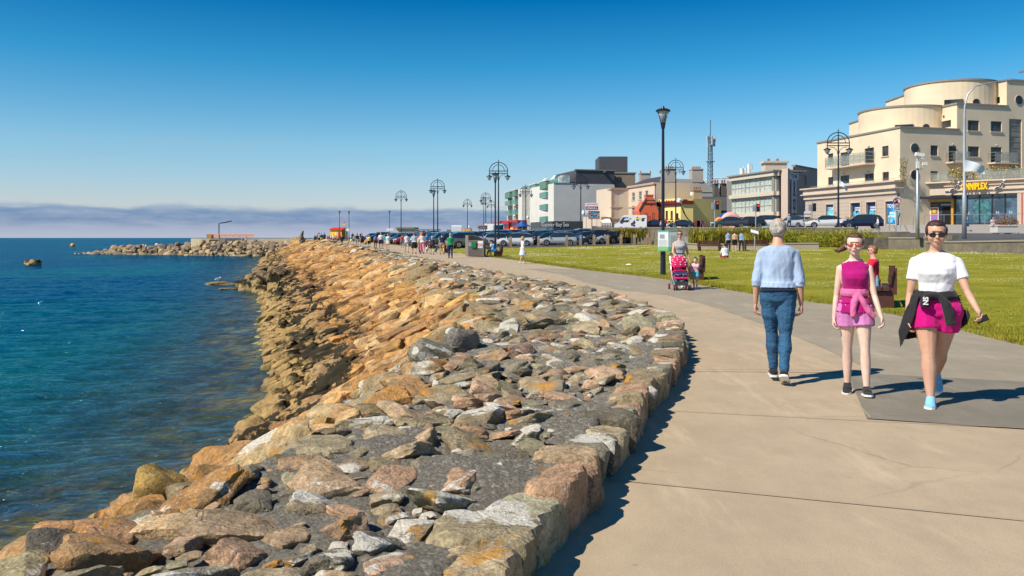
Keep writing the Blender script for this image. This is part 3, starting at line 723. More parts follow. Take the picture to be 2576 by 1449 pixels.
def denim():
 if 'denim' in MATS: return MATS['denim']
 m, nt, b = new_mat('denim'); g = N(nt); v = g.objc()
 n1 = g.noise(6, 5, .65, g.mp(v, (1, 1, .45))); fn = g.noise(140, 3, .7, g.mp(v, (1, 1, .2)))
 cc = g.mix(g.mapr(n1, .38, .72), (.010, .055, .135), (.026, .125, .255)); cc = g.mix(g.mapr(fn, .4, .7, 0, .25), cc, (.10, .27, .42)); g.l(cc, b.inputs['Base Color'])
 b.inputs['Roughness'].default_value = .85; g.l(g.bump(g.math('ADD', g.noise(11, 4, .6, g.mp(v, (.8, .8, 1.5))), g.math('MULTIPLY', fn, .1)), .7, .03), b.inputs['Normal']); MATS['denim'] = m; return m
M_SOLE = pm('sole_white', (.78, .76, .74), .6); M_LENS = pm('lens_black', (.012, .010, .010), .08, coat=.5); M_MOUTH = pm('lips', (.50, .20, .17), .5)
M_BLACKP = pm('black_plastic', (.02, .02, .022), .4)
def rings(mb, rg, n=20, M=None):
 vs = []; fs = []
 for (x, y, z, rx, ry) in rg:
  for k in range(n):
   a = 2 * math.pi * k / n; ca, sa = math.cos(a), math.sin(a)
   p = Vector((x + rx * math.copysign(abs(ca) ** .88, ca), y + ry * math.copysign(abs(sa) ** .88, sa), z))
   vs.append(M @ p if M is not None else p)
 for i in range(len(rg) - 1):
  for k in range(n):
   k2 = (k + 1) % n; fs.append((i * n + k, i * n + k2, (i + 1) * n + k2, (i + 1) * n + k))
 fs.append(tuple(range(n - 1, -1, -1))); b = (len(rg) - 1) * n; fs.append(tuple(b + k for k in range(n)))
 mb.add(vs, fs)
MALE = [(.465, .045, .042, 0), (.495, .086, .060, -.004), (.53, .093, .068, -.007), (.58, .089, .062, 0), (.62, .086, .060, .004), (.68, .092, .064, .005), (.73, .101, .068, .006), (.770, .104, .062, .002), (.790, .104, .056, -.002), (.810, .088, .047, -.005), (.827, .050, .039, -.006), (.838, .036, .035, -.005), (.872, .031, .033, .004)]
FEMALE = [(.465, .045, .042, 0), (.495, .094, .062, -.006), (.53, .100, .072, -.010), (.575, .092, .062, -.002), (.62, .077, .054, .004), (.665, .079, .056, .006), (.715, .087, .070, .016), (.745, .088, .068, .014), (.772, .091, .054, .0), (.792, .097, .047, -.003), (.811, .084, .041, -.005), (.827, .052, .036, -.006), (.838, .035, .032, -.005), (.872, .027, .030, .004)]
def limb(mb, pts, rr, n=12, flat=False):
 q = []; r = []
 for i in range(len(pts) - 1):
  for t in (0, .33, .66):
   q.append(Vector(pts[i]).lerp(Vector(pts[i + 1]), t)); r.append(rr[i] * (1 - t) + rr[i + 1] * t)
 q.append(Vector(pts[-1])); r.append(rr[-1]); mb.tube(q, r, n)
 for p, x in list(zip(pts, rr))[:len(pts) - (1 if flat else 0)]: mb.ball(p, x * .995, 10, 8)
def hand(mb, w, d, nrm, H, side, curl=35, det=True, hold=False):
 """w wrist, d along the hand, nrm palm side, side = +1/-1 thumb towards d x nrm"""
 d = Vector(d).normalized(); nrm = Vector(nrm); nrm = (nrm - d * nrm.dot(d)).normalized(); t = d.cross(nrm) * side
 pl = .052 * H; f = .0058 * H if det else .0075 * H
 B = Matrix((t, nrm, d)).transposed()
 mb.ball(w + d * pl * .55, (.0235 * H, .0115 * H, pl * .66), 12, 8, rot=B)
 if not det:
  mb.tube([w + d * pl * .8, w + d * pl * 1.5 + nrm * .01 * H, w + d * pl * 1.85 + nrm * .024 * H], [.016 * H, .015 * H, .008 * H], 8)
 else:
  for k, L in enumerate((.85, 1.0, .93, .72)):
   p = w + d * pl * (.95 - .05 * abs(k - 1)) + t * (1.5 - k) * .0118 * H; ang = 0; pts = [p - d * .012 * H, p]
   dd = (d + t * (1.5 - k) * .05).normalized()
   for s_, sg in enumerate((.024, .017, .013)):
    ang += R(curl * (1 + .12 * k) * (1, 1.1, .8)[s_]); v = dd * math.cos(ang) + nrm * math.sin(ang); p = p + v * sg * H * L; pts.append(p)
   mb.tube(pts, [f, f, f * .97, f * .9, f * .75], 8); mb.ball(p, f * .75, 8, 6)
 p0 = w + d * pl * .25 + t * .016 * H; v = (d * .72 + t * .62 + nrm * .35).normalized(); p1 = p0 + v * .028 * H; p2 = p1 + (d * .85 + t * .1 + nrm * .5).normalized() * .022 * H
 mb.tube([p0 - t * .006 * H, p0, p1, p2], [f * 1.5, f * 1.35, f * 1.08, f * .8], 8); mb.ball(p2, f * .8, 8, 6)
def fold(o, amp, sc=(9, 9, 5), seed=0, zlo=None, zhi=None):
 me = o.data; n = len(me.vertices); co = np.empty(n * 3, np.float32); me.vertices.foreach_get('co', co); co = co.reshape(-1, 3)
 no = np.empty(n * 3, np.float32); me.vertices.foreach_get('normal', no); no = no.reshape(-1, 3)
 h = np.array([mnoise.noise(Vector((c[0] * sc[0] + seed, c[1] * sc[1], c[2] * sc[2]))) - abs(mnoise.noise(Vector((c[0] * sc[0] * 2.1, c[1] * sc[1] * 2.1 + seed, c[2] * sc[2] * 1.7)))) * .9 for c in co])
 co += no * (h * amp)[:, None]; me.vertices.foreach_set('co', co.ravel()); me.update()
def person(label, loc, rz, H, sex='m', w=1.0, thigh=(0, 0), knee=(4, 4), foot=(0, 0), spread=(2, 2), armL=(0, 10, 12, 0), armR=(0, 10, 12, 0), lean=0, head=(0, 0), sit=None, hk=1.0,
   top=None, bottom=None, shoes=((.03, .03, .03), True), hair=None, sk=(.60, .37, .27), glasses=None, vox=.014, group=None, cat='person', leg=1.0, belly=0.0, twist=0, folds=0.0, palm='in', curl=35, socks=None, armsl=1.0, extra=None, legw=1.0, headw=1.0):
 det = vox < .009; root = empty('person', loc, rz, label, cat, group)
 S = {}; SK = skin(sk)
 TL, SL = .245 * H * leg, .240 * H * leg
 for i, sd in ((0, -1), (1, 1)):
  hp = Vector((sd * .052 * H * w, 0, 0)); a = R(thigh[i]); sp = R(spread[i]) * sd
  kn = hp + Vector((math.sin(sp) * math.cos(a), math.sin(a) * 1.0, -math.cos(a) * math.cos(sp))).normalized() * TL
  a2 = a - R(knee[i]); an = kn + Vector((math.sin(sp) * .6 * math.cos(a2), math.sin(a2), -math.cos(a2))).normalized() * SL
  S[i] = [hp, kn, an]
 if sit is None:
  lo = min(S[i][2].z - .042 * H - max(0, math.sin(R(foot[i]))) * .07 * H for i in (0, 1)); hz = -lo
 else: hz = sit + .055 * H
 off = Vector((0, 0, hz)); lk = 1.0 + (legw - 1)
 for i in (0, 1): S[i] = [p + off for p in S[i]]
 HP = .515 * H       # pelvis height in the straight table
 T = Matrix.Translation(off) @ Matrix.Rotation(R(twist), 4, 'Z') @ Matrix.Rotation(-R(lean), 4, 'X') @ Matrix.Translation((0, 0, -HP))
 tab = MALE if sex == 'm' else FEMALE
 def torso(mb, infl=0.0, z0=0, z1=9, wide=1.0):
  rg = []
  for (z, rx, ry, y) in tab:
   if z < z0 - 1e-6 or z > z1 + 1e-6: continue
   by = belly * math.exp(-((z - .60) / .06) ** 2)
   k = .35 if z > .83 else (.75 if z > .81 else 1)
   rg.append((0, (y + by * .6) * H, z * H, (rx * (w if z < .83 else 1) + by * .3) * H * wide + infl * k, (ry * (w * .5 + .5) + by * .6) * H * wide + infl * k))
  rings(mb, rg, 24, T)
 AR = {}
 for i, sd, (fw, ou, el, inn) in ((0, -1, armL), (1, 1, armR)):
  sh = Vector((sd * .093 * H * w, -.004 * H, .773 * H)); a = R(fw); o_ = R(ou)
  ud = Vector((sd * math.sin(o_), math.sin(a) * math.cos(o_), -math.cos(a) * math.cos(o_))).normalized(); eb = sh + ud * .172 * H * armsl
  a3 = a + R(el); o2 = o_ - R(inn)
  fd = Vector((sd * math.sin(o2), math.sin(a3) * math.cos(o2), -math.cos(a3) * math.cos(o2))).normalized(); wr = eb + fd * .148 * H * armsl
  AR[i] = [T @ sh, T @ eb, T @ wr, (T.to_3x3() @ fd)]
 mb = MB(); torso(mb)
 for i in (0, 1):
  hp, kn, an = S[i]; k = (w * .6 + .4) * legw; tf = 1.08 if sex == 'f' else 1
  mid = hp.lerp(kn, .45); cf = kn.lerp(an, .32)
  dirb = Vector((0, -.008 * H, 0))
  limb(mb, [hp, mid, kn], [.050 * H * k * tf, .043 * H * k * tf, .029 * H * k]); limb(mb, [kn, cf + dirb, an], [.029 * H * k, .0325 * H * k, .0185 * H])
  fr_ = R(foot[i]); mb.tube([an + Vector((0, -.005 * H, -.008 * H)), an + Vector((0, (.05 * math.cos(fr_) - .0 ) * H, (-.026 - .05 * math.sin(fr_)) * H))], [.018 * H, .013 * H], 10)
  sh, eb, wr, fd = AR[i]; k2 = (w * .5 + .5) * (.92 if sex == 'f' else 1)
  limb(mb, [sh, sh.lerp(eb, .4), eb], [.031 * H * k2, .0275 * H * k2, .0205 * H * k2]); limb(mb, [eb, eb.lerp(wr, .3), wr], [.0205 * H * k2, .0215 * H * k2, .0135 * H])
  sd = -1 if i == 0 else 1
  nrm = Vector((-sd, 0.05, 0)) if palm == 'in' else Vector((-sd * .3, -1, 0))
  if abs(fd.x) > .8: nrm = Vector((0, 0, -1))
  hand(mb, wr, fd, nrm, H * (1.0 if sex == 'm' else .93), 1 if (fd.cross(nrm).y > 0) else -1, curl, det)
 hc = Vector((0, .008 * H, H - .0655 * H * hk)); q = H * hk
 HM = T @ Matrix.Translation((0, 0, .865 * H)) @ Matrix.Rotation(R(head[0]), 4, 'Z') @ Matrix.Rotation(-R(head[1]), 4, 'X') @ Matrix.Translation((0, 0, -.865 * H))
 hm = MB(); hm.M = HM
 def hb(c, r): hm.ball(tuple(hc[j] + c[j] * q * (headw if j == 0 else 1) for j in range(3)), (r[0] * q * headw, r[1] * q, r[2] * q), 16, 12)
 hb((0, -.006, .014), (.0445, .055, .050)); hb((0, .010, -.012), (.0385, .043, .046)); hb((0, .020, -.040), (.024, .026, .022)); hb((0, .034, -.050), (.012, .012, .010))
 hm.tube([hc + Vector((0, .048, .008)) * q, hc + Vector((0, .060, -.013)) * q, hc + Vector((0, .050, -.020)) * q], [.004 * q, .0075 * q, .006 * q], 8)
 for sd in (-1, 1): hb((sd * .044, -.006, -.004), (.005, .011, .017)); hb((sd * .022, .040, -.016), (.012, .012, .012))
 hb((0, .050, .020), (.028, .006, .005)); hb((0, .050, -.031), (.013, .006, .005))
 mb.add(hm.v, hm.f); neckp = T @ Vector((0, -.002 * H, .84 * H)); limb(mb, [neckp, HM @ (hc + Vector((0, -.004, -.03)) * q)], [.031 * H * (1 if sex == 'm' else .88), .030 * H * (1 if sex == 'm' else .85)])
 mb.remesh('body', SK, root, vox * (.85 if det else 1), 3)
 if det:
  mo = MB(); mo.M = HM; mo.ball(tuple(hc + Vector((0, .0550, -.0300)) * q), (.0115 * q, .0032 * q, .0036 * q), 12, 6); mo.build('mouth', M_MOUTH, root, True)
 if top:
  mt, sl, z0, loose = top[:4]; mb = MB(); inf = loose
  slv = sl > 0
  torso(mb, inf, z0, .827, 1.0)
  rg = [r for r in tab if r[0] <= z0 + .03]
  if len(top) > 4:       # hem flare below
   z, rx, ry, y = min(tab, key=lambda r_: abs(r_[0] - z0)); fl = top[4]
   rings(mb, [(0, y * H, (z0 + .03) * H, (rx * w) * H + inf, ry * H + inf + belly * H * .3), (0, y * H, (z0 - .005) * H, rx * w * H + inf * 1.5 + fl, ry * H + inf * 1.5 + fl)], 24, T)
  for i in (0, 1):
   sh, eb, wr, fd = AR[i]; ke = (w * .5 + .5)
   if slv:
    mb.ball(sh, .029 * H * ke + inf * .4, 12, 10)
    if sl <= 1: e = sh.lerp(eb, sl); limb(mb, [sh, e], [.029 * H * ke + inf * .4, .027 * H * ke + inf * .9], flat=True)
    else:
     e = eb.lerp(wr, sl - 1); limb(mb, [sh, eb], [.030 * H * ke + inf * .4, .025 * H * ke + inf * 1.1]); limb(mb, [eb, e], [.025 * H * ke + inf * 1.1, .020 * H * ke + inf], flat=True)
  o = mb.remesh(top[5] if len(top) > 5 else 'shirt', mt, root, vox, 3)
  if folds: fold(o, folds)
 if bottom:
  kind, mt, ln, loose = bottom[:4]; mb = MB()
  if kind == 'skirt':
   zt = .60; hemz = ln
   Tm = T if sit is None else T
   rings(mb, [(0, .0, zt * H, .076 * H * w + .004, .056 * H * w + .004), (0, -.004 * H, .53 * H, .104 * H * w + .006, .076 * H * w + .006), (0, 0, (.53 + hemz) / 2 * H, .112 * H * w + loose * .6, .09 * H * w + loose * .6), (0, 0, hemz * H, .115 * H * w + loose, .095 * H * w + loose)], 28, T)
  else:
   torso(mb, loose, .495, .585); mb.ball(T @ Vector((0, -.004 * H, .50 * H)), (.088 * H * w + loose, .066 * H * w + loose, .05 * H), 16, 10)
   for i in (0, 1):
    hp, kn, an = S[i]; k = (w * .6 + .4) * legw; tf = 1.08 if sex == 'f' else 1
    r0, r1, r2, r3 = .052 * H * k * tf + loose, .031 * H * k + loose * 1.1, .031 * H * k + loose * 1.0, .022 * H + loose
    if ln <= 1: e = hp.lerp(kn, ln); limb(mb, [hp, e], [r0, (r0 * (1 - ln * .6) + r1 * ln * .6) + (.006 if ln < .9 else 0)], flat=True)
    else: e = kn.lerp(an, ln - 1); limb(mb, [hp, hp.lerp(kn, .5), kn], [r0, .046 * H * k * tf + loose, r1]); limb(mb, [kn, kn.lerp(an, .32) + Vector((0, -.008 * H, 0)), e], [r1, .0345 * H * k + loose, r3], flat=True)
  o = mb.remesh({'skirt': 'skirt', 'shorts': 'shorts'}.get(kind, 'trousers'), mt, root, vox, 3)
  if folds: fold(o, folds * .8, (7, 7, 12), 5)
 if shoes:
  sc, sole = shoes[0], shoes[1]; mt = sc if not isinstance(sc, tuple) else cloth(sc)
  for i in (0, 1):
   hp, kn, an = S[i]; fp = R(foot[i]); sd = -1 if i == 0 else 1
   FM = Matrix.Translation(an) @ Matrix.Rotation(-fp, 4, 'X') @ Matrix.Rotation(-sd * R(6), 4, 'Z')
   mb = MB(); mb.M = FM; h = .040 * H
   mb.ball((0, -.018 * H, -h * .42), (.026 * H, .034 * H, h * .62), 12, 8); mb.ball((0, .025 * H, -h * .52), (.028 * H, .045 * H, h * .52), 12, 8)
   mb.ball((0, .062 * H, -h * .72), (.028 * H, .040 * H, h * .32), 12, 8); mb.tube([(0, -.006 * H, h * .18), (0, .02 * H, -h * .4), (0, .05 * H, -h * .6)], [.0235 * H, .027 * H, .026 * H], 12)
   so_ = mb.remesh('shoe', mt, root, max(vox * .7, .006), 2)
   if sole:
    ms = MB(); ms.M = FM; ol = [(.026, -.046), (.029, -.01), (.026, .02), (.031, .06), (.026, .088), (.012, .104), (-.010, .104), (-.024, .09), (-.029, .06), (-.025, .02), (-.028, -.01), (-.025, -.046), (-.012, -.056), (.012, -.056)]
    ms.prism([(a * H, b * H) for a, b in ol], -.0435 * H, -.031 * H); ms.build('sole', M_SOLE if sole is True else sole, root)
   if socks:
    mk = MB(); mk.tube([an + Vector((0, 0, -.01 * H)), an + (kn - an) * .2], [.022 * H, .023 * H], 12); mk.build('sock', socks, root, True)
 if hair:
  hcst, hcol = hair[0], hair[1]; mb = MB(); mb.M = HM; mt = hairm(hcol)
  def b_(c, r): mb.ball(tuple(hc[j] + c[j] * q * (headw if j == 0 else 1) for j in range(3)), (r[0] * q * headw, r[1] * q, r[2] * q), 16, 12)
  if hcst == 'bald':
   b_((0, -.022, -.006), (.0475, .044, .044)); b_((0, -.030, .018), (.044, .035, .034)); b_((-.034, -.004, .016), (.0135, .034, .030)); b_((.034, -.004, .016), (.0135, .034, .030)); b_((0, -.004, .0425), (.030, .038, .021)); b_((0, -.025, -.03), (.036, .03, .02))
  elif hcst == 'cap':
   b_((0, -.010, .024), (.048, .058, .045)); mb.box(tuple(hc[j] + (0, .062, .026)[j] * q for j in range(3)), (.06 * q, .05 * q, .008 * q))
  else:
   fwd = 0 if hcst in ('short', 'long', 'bob') else -.007
   b_((0, -.018, .018), (.0485, .050, .051)); b_((0, .004 + fwd, .046), (.040, .044, .025)); b_((0, -.028, -.012), (.043, .036, .038))
   if hcst in ('long', 'bob'):
    L = -.09 if hcst == 'long' else -.035
    mb.tube([hc + Vector((0, -.03, .0)) * q, hc + Vector((0, -.034, -.04)) * q, hc + Vector((0, -.036, L)) * q], [.045 * q, .046 * q, .036 * q], 16)
    for sd in (-1, 1): mb.tube([hc + Vector((sd * .038, .0, .02)) * q, hc + Vector((sd * .044, -.008, -.02)) * q, hc + Vector((sd * .040, -.014, L * .8)) * q], [.014 * q, .016 * q, .012 * q], 10)
   if hcst in ('tied', 'pony', 'plait'):
    for sd in (-1, 1): b_((sd * .038, -.004, .016), (.0115, .028, .028))
   if hcst == 'bun': b_((0, -.03, .068), (.022, .022, .020)); [b_((sd * .038, .0, .012), (.012, .028, .024)) for sd in (-1, 1)]
   if hcst == 'pony':
    pts = [hc + Vector(p) * q for p in ((.0, -.06, .01), (.03, -.085, .0), (.062, -.088, -.022), (.092, -.080, -.040), (.118, -.075, -.036))]
    mb.tube(pts, [.014 * q, .020 * q, .021 * q, .016 * q, .007 * q], 10)
   if hcst == 'plait':
    mb.tube([hc + Vector(p) * q for p in ((.02, -.05, .0), (.05, -.06, -.04), (.065, -.055, -.085), (.075, -.045, -.12))], [.016 * q, .014 * q, .012 * q, .005 * q], 10)
  o = mb.remesh('cap' if hcst == 'cap' else 'hair', mt if hcst != 'cap' else cloth(hcol), root, vox * .8, 2)
  if det and hcst != 'cap': fold(o, .006, (28, 28, 14), 3)
 if glasses:
  mb = MB(); mb.M = HM
  for sd in (-1, 1): mb.ball(tuple(hc + Vector((sd * .0195, .0505, -.001)) * q), (.0165 * q, .006 * q, .0115 * q), 14, 10)
  mb.tube([hc + Vector((-.008, .056, .003)) * q, hc + Vector((.008, .056, .003)) * q], .0016 * q + .0006, 6)
  gl_o = mb.build('sunglasses', glasses, root, True)
  for sd in (-1, 1):
   mt_ = MB(); mt_.M = HM; mt_.tube([hc + Vector((sd * .034, .046, .004)) * q, hc + Vector((sd * .046, .0, .004)) * q], .0017 * q, 6); ob = link('temple', mt_.mesh('temple', M_BLACKP), gl_o)
 return root, dict(T=T, HM=HM, S=S, AR=AR, H=H, hc=hc, w=w)
H = 1.71; Yp = gy(964)
man, A = person('grey haired man walking away in light blue shirt and jeans', (gx(1962, Yp), Yp + .06, 0), R(-17), H, 'm', 1.04, thigh=(14, -9), knee=(10, 9), foot=(0, 30), spread=(-4, -3), armL=(-3, 11, 14, 8), armR=(-3, 11, 14, 8), lean=2, head=(2, 2), hk=1.04, headw=1.05, legw=1.06,
 top=(cloth((.37, .48, .66), 1), 1.06, .565, .014, .016, 'shirt'), bottom=('trousers', denim(), 1.97, .009), shoes=((.02, .02, .022), True), hair=('bald', (.42, .39, .34)), sk=(.60, .33, .22), vox=.0078, belly=.024, folds=.011, curl=30)
T = A['T']; H_ = H
for i in (0, 1):                       # rolled cuffs
 sh, eb, wr, fd = A['AR'][i]; d = (wr - eb).normalized(); c = eb.lerp(wr, .06)
 mb = MB(); mb.tube([c - d * .045, c - d * .02, c + d * .02, c + d * .042], [.045, .051, .052, .047], 18); o = mb.remesh('rolled_cuff', cloth((.40, .51, .69), 1), man, .006, 2); fold(o, .006, (14, 14, 20), i)
mb = MB(); rings(mb, [(0, -.004 * H, .538 * H, .112 * H, .080 * H), (0, -.004 * H, .556 * H, .110 * H, .079 * H)], 28, T); mb.build('belt', cloth((.015, .02, .04)), man, True)
H = 1.55; Yg_ = gy(992)
girl, A = person('girl in magenta sleeveless top with pink hoodie tied at waist', (gx(2150, Yg_), Yg_, 0), R(180 - 19), H, 'f', .90, thigh=(10, -6), knee=(7, 5), foot=(-6, 6), spread=(3, -1), armL=(12, 10, 14, -4), armR=(-4, 8, 12, 2), lean=0, head=(-4, 2), hk=1.10, leg=1.03, headw=1.06, legw=1.06,
 top=(cloth((.40, .004, .16), 1), 0, .56, .008, .020, 'vest'), bottom=('shorts', cloth((.62, .22, .50), 1), .42, .020), shoes=((.025, .025, .028), True), hair=('pony', (.11, .045, .02)), sk=(.74, .52, .42), glasses=pm('lens_rose', (.42, .09, .05), .2), vox=.0075, folds=.006, curl=28)
T = A['T']
M_PINKH = cloth((.68, .16, .36), 1)
mb = MB(); rings(mb, [(0, .004 * H, .600 * H, .082 * H, .064 * H), (0, .004 * H, .618 * H, .090 * H, .073 * H), (0, .004 * H, .648 * H, .080 * H, .066 * H)], 28, T)
mb.ball(T @ Vector((-.02 * H, .068 * H, .615 * H)), (.028, .02, .026), 12, 8)
mb.tube([T @ Vector(p) for p in ((-.015 * H, .068 * H, .62 * H), (.005 * H, .080 * H, .57 * H), (.012 * H, .086 * H, .51 * H), (.010 * H, .086 * H, .475 * H))], [.020, .034, .034, .030], 12)
mb.tube([T @ Vector(p) for p in ((-.02 * H, .068 * H, .62 * H), (-.050 * H, .075 * H, .565 * H), (-.082 * H, .072 * H, .51 * H), (-.112 * H, .06 * H, .475 * H))], [.020, .032, .032, .028], 12)
rings(mb, [(0, -.05 * H, .61 * H, .07 * H, .03 * H), (0, -.062 * H, .50 * H, .085 * H, .028 * H), (0, -.06 * H, .42 * H, .08 * H, .02 * H)], 20, T)
o = mb.remesh('tied_hoodie', M_PINKH, girl, .0075, 3); fold(o, .008, (11, 11, 8), 2)
mb = MB()
rings(mb, [(0, -.004 * H, .585 * H, .090 * H, .072 * H), (0, -.004 * H, .54 * H, .108 * H, .084 * H), (0, -.004 * H, .495 * H, .116 * H, .090 * H)], 28, T); o = mb.remesh('frilled_hem', cloth((.40, .004, .16), 1), girl, .008, 1); fold(o, .010, (30, 30, 3), 4)
for i in (0, 1):
 an = A['S'][i][2]; mb = MB(); mb.slab([an + Vector(p) for p in ((.043, .02, -.04), (.046, .075, -.047), (.043, .10, -.050), (.046, .06, -.056), (.044, .03, -.056))], (-.006, 0, 0)); mb.slab([an + Vector(p) for p in ((-.043, .02, -.04), (-.046, .075, -.047), (-.043, .10, -.050), (-.046, .06, -.056), (-.044, .03, -.056))], (.006, 0, 0)); mb.build('flash', M_SOLE, girl)
H = 1.70; Yw = gy(1024)
woman, A = person('woman in white t-shirt and magenta shorts walking with phone in hand', (gx(2368, Yw), Yw + .10, 0), R(180 - 23), H, 'f', 1.08, thigh=(-16, 12), knee=(34, 5), foot=(46, -2), spread=(-7, -4), armR=(2, 9, 12, 4), armL=(20, 16, 30, 0), lean=1, head=(2, 3), headw=1.04, hk=1.10, legw=1.18,
 top=(cloth((.82, .83, .88), 1), .56, .545, .010, .006, 'shirt'), bottom=('shorts', cloth((.58, .004, .20), 1), .44, .020), shoes=((.22, .52, .74), True), hair=('tied', (.045, .018, .012)), sk=(.60, .345, .235), glasses=M_LENS, vox=.0078, folds=.007, curl=34)
T = A['T']; M_BLK = cloth((.022, .021, .024), 1)
mb = MB(); rings(mb, [(0, .0, .572 * H, .110 * H, .083 * H), (0, .0, .592 * H, .114 * H, .090 * H), (0, .0, .622 * H, .098 * H, .078 * H)], 28, T)
mb.ball(T @ Vector((.005 * H, .088 * H, .598 * H)), (.045, .026, .032), 12, 8)
mb.tube([T @ Vector(p) for p in ((.0, .085 * H, .60 * H), (.045 * H, .092 * H, .60 * H), (.060 * H, .096 * H, .56 * H), (.062 * H, .098 * H, .535 * H))], [.026, .036, .048, .050], 12)
mb.tube([T @ Vector(p) for p in ((-.01 * H, .085 * H, .60 * H), (-.045 * H, .100 * H, .55 * H), (-.060 * H, .108 * H, .49 * H), (-.066 * H, .108 * H, .445 * H))], [.026, .042, .044, .044], 12)
def drape(pts, th):       # hanging cloth panel
 n = len(pts[0]); vs = [T @ Vector(p) for row in pts for p in row]; m = len(pts)
 fs = [(i * n + j, i * n + j + 1, (i + 1) * n + j + 1, (i + 1) * n + j) for i in range(m - 1) for j in range(n - 1)]
 base = len(mb.v); k = len(vs); vs2 = vs + [v + T.to_3x3() @ Vector((0, -th, 0)) for v in vs]; f2 = fs + [tuple(k + q for q in reversed(f)) for f in fs]
 rim = [i for i in range(n)] + [n * i + n - 1 for i in range(1, m)] + [(m - 1) * n + j for j in range(n - 2, -1, -1)] + [i * n for i in range(m - 2, 0, -1)]
 f2 += [(rim[i], rim[(i + 1) % len(rim)], k + rim[(i + 1) % len(rim)], k + rim[i]) for i in range(len(rim))]
 mb.add(vs2, f2)
drape([[(.085 * H, .07 * H, .60 * H), (.120 * H, .03 * H, .60 * H), (.115 * H, -.03 * H, .60 * H), (.05 * H, -.08 * H, .60 * H), (-.05 * H, -.08 * H, .60 * H), (-.115 * H, -.03 * H, .60 * H), (-.12 * H, .02 * H, .60 * H)],
  [(.105 * H, .085 * H, .50 * H), (.160 * H, .04 * H, .50 * H), (.150 * H, -.03 * H, .50 * H), (.06 * H, -.10 * H, .47 * H), (-.06 * H, -.10 * H, .47 * H), (-.14 * H, -.03 * H, .50 * H), (-.165 * H, .02 * H, .49 * H)],
  [(.135 * H, .085 * H, .40 * H), (.185 * H, .05 * H, .40 * H), (.170 * H, -.03 * H, .38 * H), (.07 * H, -.10 * H, .37 * H), (-.06 * H, -.10 * H, .37 * H), (-.13 * H, -.04 * H, .42 * H), (-.15 * H, .0 * H, .44 * H)],
  [(.165 * H, .07 * H, .33 * H), (.180 * H, .05 * H, .30 * H), (.160 * H, -.02 * H, .34 * H), (.07 * H, -.09 * H, .35 * H), (-.05 * H, -.09 * H, .35 * H), (-.11 * H, -.05 * H, .39 * H), (-.13 * H, -.01 * H, .42 * H)]], .03)
o = mb.remesh('tied_jumper', M_BLK, woman, .008, 2); fold(o, .010, (9, 9, 6), 7)
M_WPRINT = pm('white_print', (.8, .8, .82), .7)
text_mesh('lettering', 'SN', .060, M_WPRINT, woman, T @ Matrix.Translation((.058 * H, .096 * H + .052, .572 * H)) @ Matrix.Rotation(R(180), 4, 'Z') @ Matrix.Rotation(R(90), 4, 'Y'), .002, bold=.002)
sh, eb, wr, fd = A['AR'][1]; mb = MB(); u = fd.cross(Vector((0, 1, 0))).normalized(); v = fd.cross(u)
for k in range(14): a = k * .449; mb.ball(wr + (u * math.cos(a) + v * math.sin(a)) * .028 - fd * .012 * (1 + .4 * (k % 2)), .007, 8, 6)
mb.build('bracelet', pm('silver', (.75, .74, .72), .25, 1.0), woman, True)
sh, eb, wr, fd = A['AR'][0]; c = wr + fd * .075
ph = MB(); ph.box((0, 0, 0), (.055, .009, .100)); phm = ph.mesh('phone', pm('phone_black', (.02, .022, .025), .15)); po = link('phone', phm)
po.location = woman.matrix_world @ c if False else Matrix.Translation(woman.location) @ Matrix.Rotation(woman.rotation_euler.z, 4, 'Z') @ (c + Vector((0, .025, -.01))); po.rotation_euler = (R(25), R(62), R(0)); tag(po, 'black phone held in the hand of the woman in white t-shirt', 'phone')
M_PINKS = cloth((.75, .05, .35))
for i in (0, 1):
 an = A['S'][i][2]; mb = MB(); fp = R((46, -2)[i]); mb.M = Matrix.Translation(an) @ Matrix.Rotation(-fp, 4, 'X')
 mb.ball((0, -.036, -.018), (.040, .040, .032), 12, 8); mb.build('heel_panel', M_PINKS, woman, True)
def c1(x, y): return 1985.6 + x * .32399, 161.0 + y * .32399
def c2(x, y): return 1234.3 + x * .18515, 362.2 + y * .18515
def c3(x, y): return 1610.0 + x * .18521, 362.2 + y * .18521
def c4(x, y): return 771.5 + x * .1953, 442.8 + y * .1953
class Fac:
 """a wall from left to right as seen; local x along, local y into the house"""
 def __init__(s, U0, Y0, U1, Y1):
  s.a = Vector((gx(U0, Y0), Y0)); s.b = Vector((gx(U1, Y1), Y1)); s.M, s.L = wall_frame((*s.a, 0), (*s.b, 0))
 def lx(s, U):
  k = (U - 1288) / F; d = s.b - s.a; t = (k * s.a.y - s.a.x) / (d.x - k * d.y); return t * s.L, s.a.y + t * d.y
 def z(s, U, V): return gz(V, s.lx(U)[1])
 def rect(s, cf, x0, y0, x1, y1):
  U0, V0 = cf(x0, y0); U1, V1 = cf(x1, y1); Uc = (U0 + U1) / 2
  return (s.lx(U0)[0], s.lx(U1)[0], s.z(Uc, V1), s.z(Uc, V0))
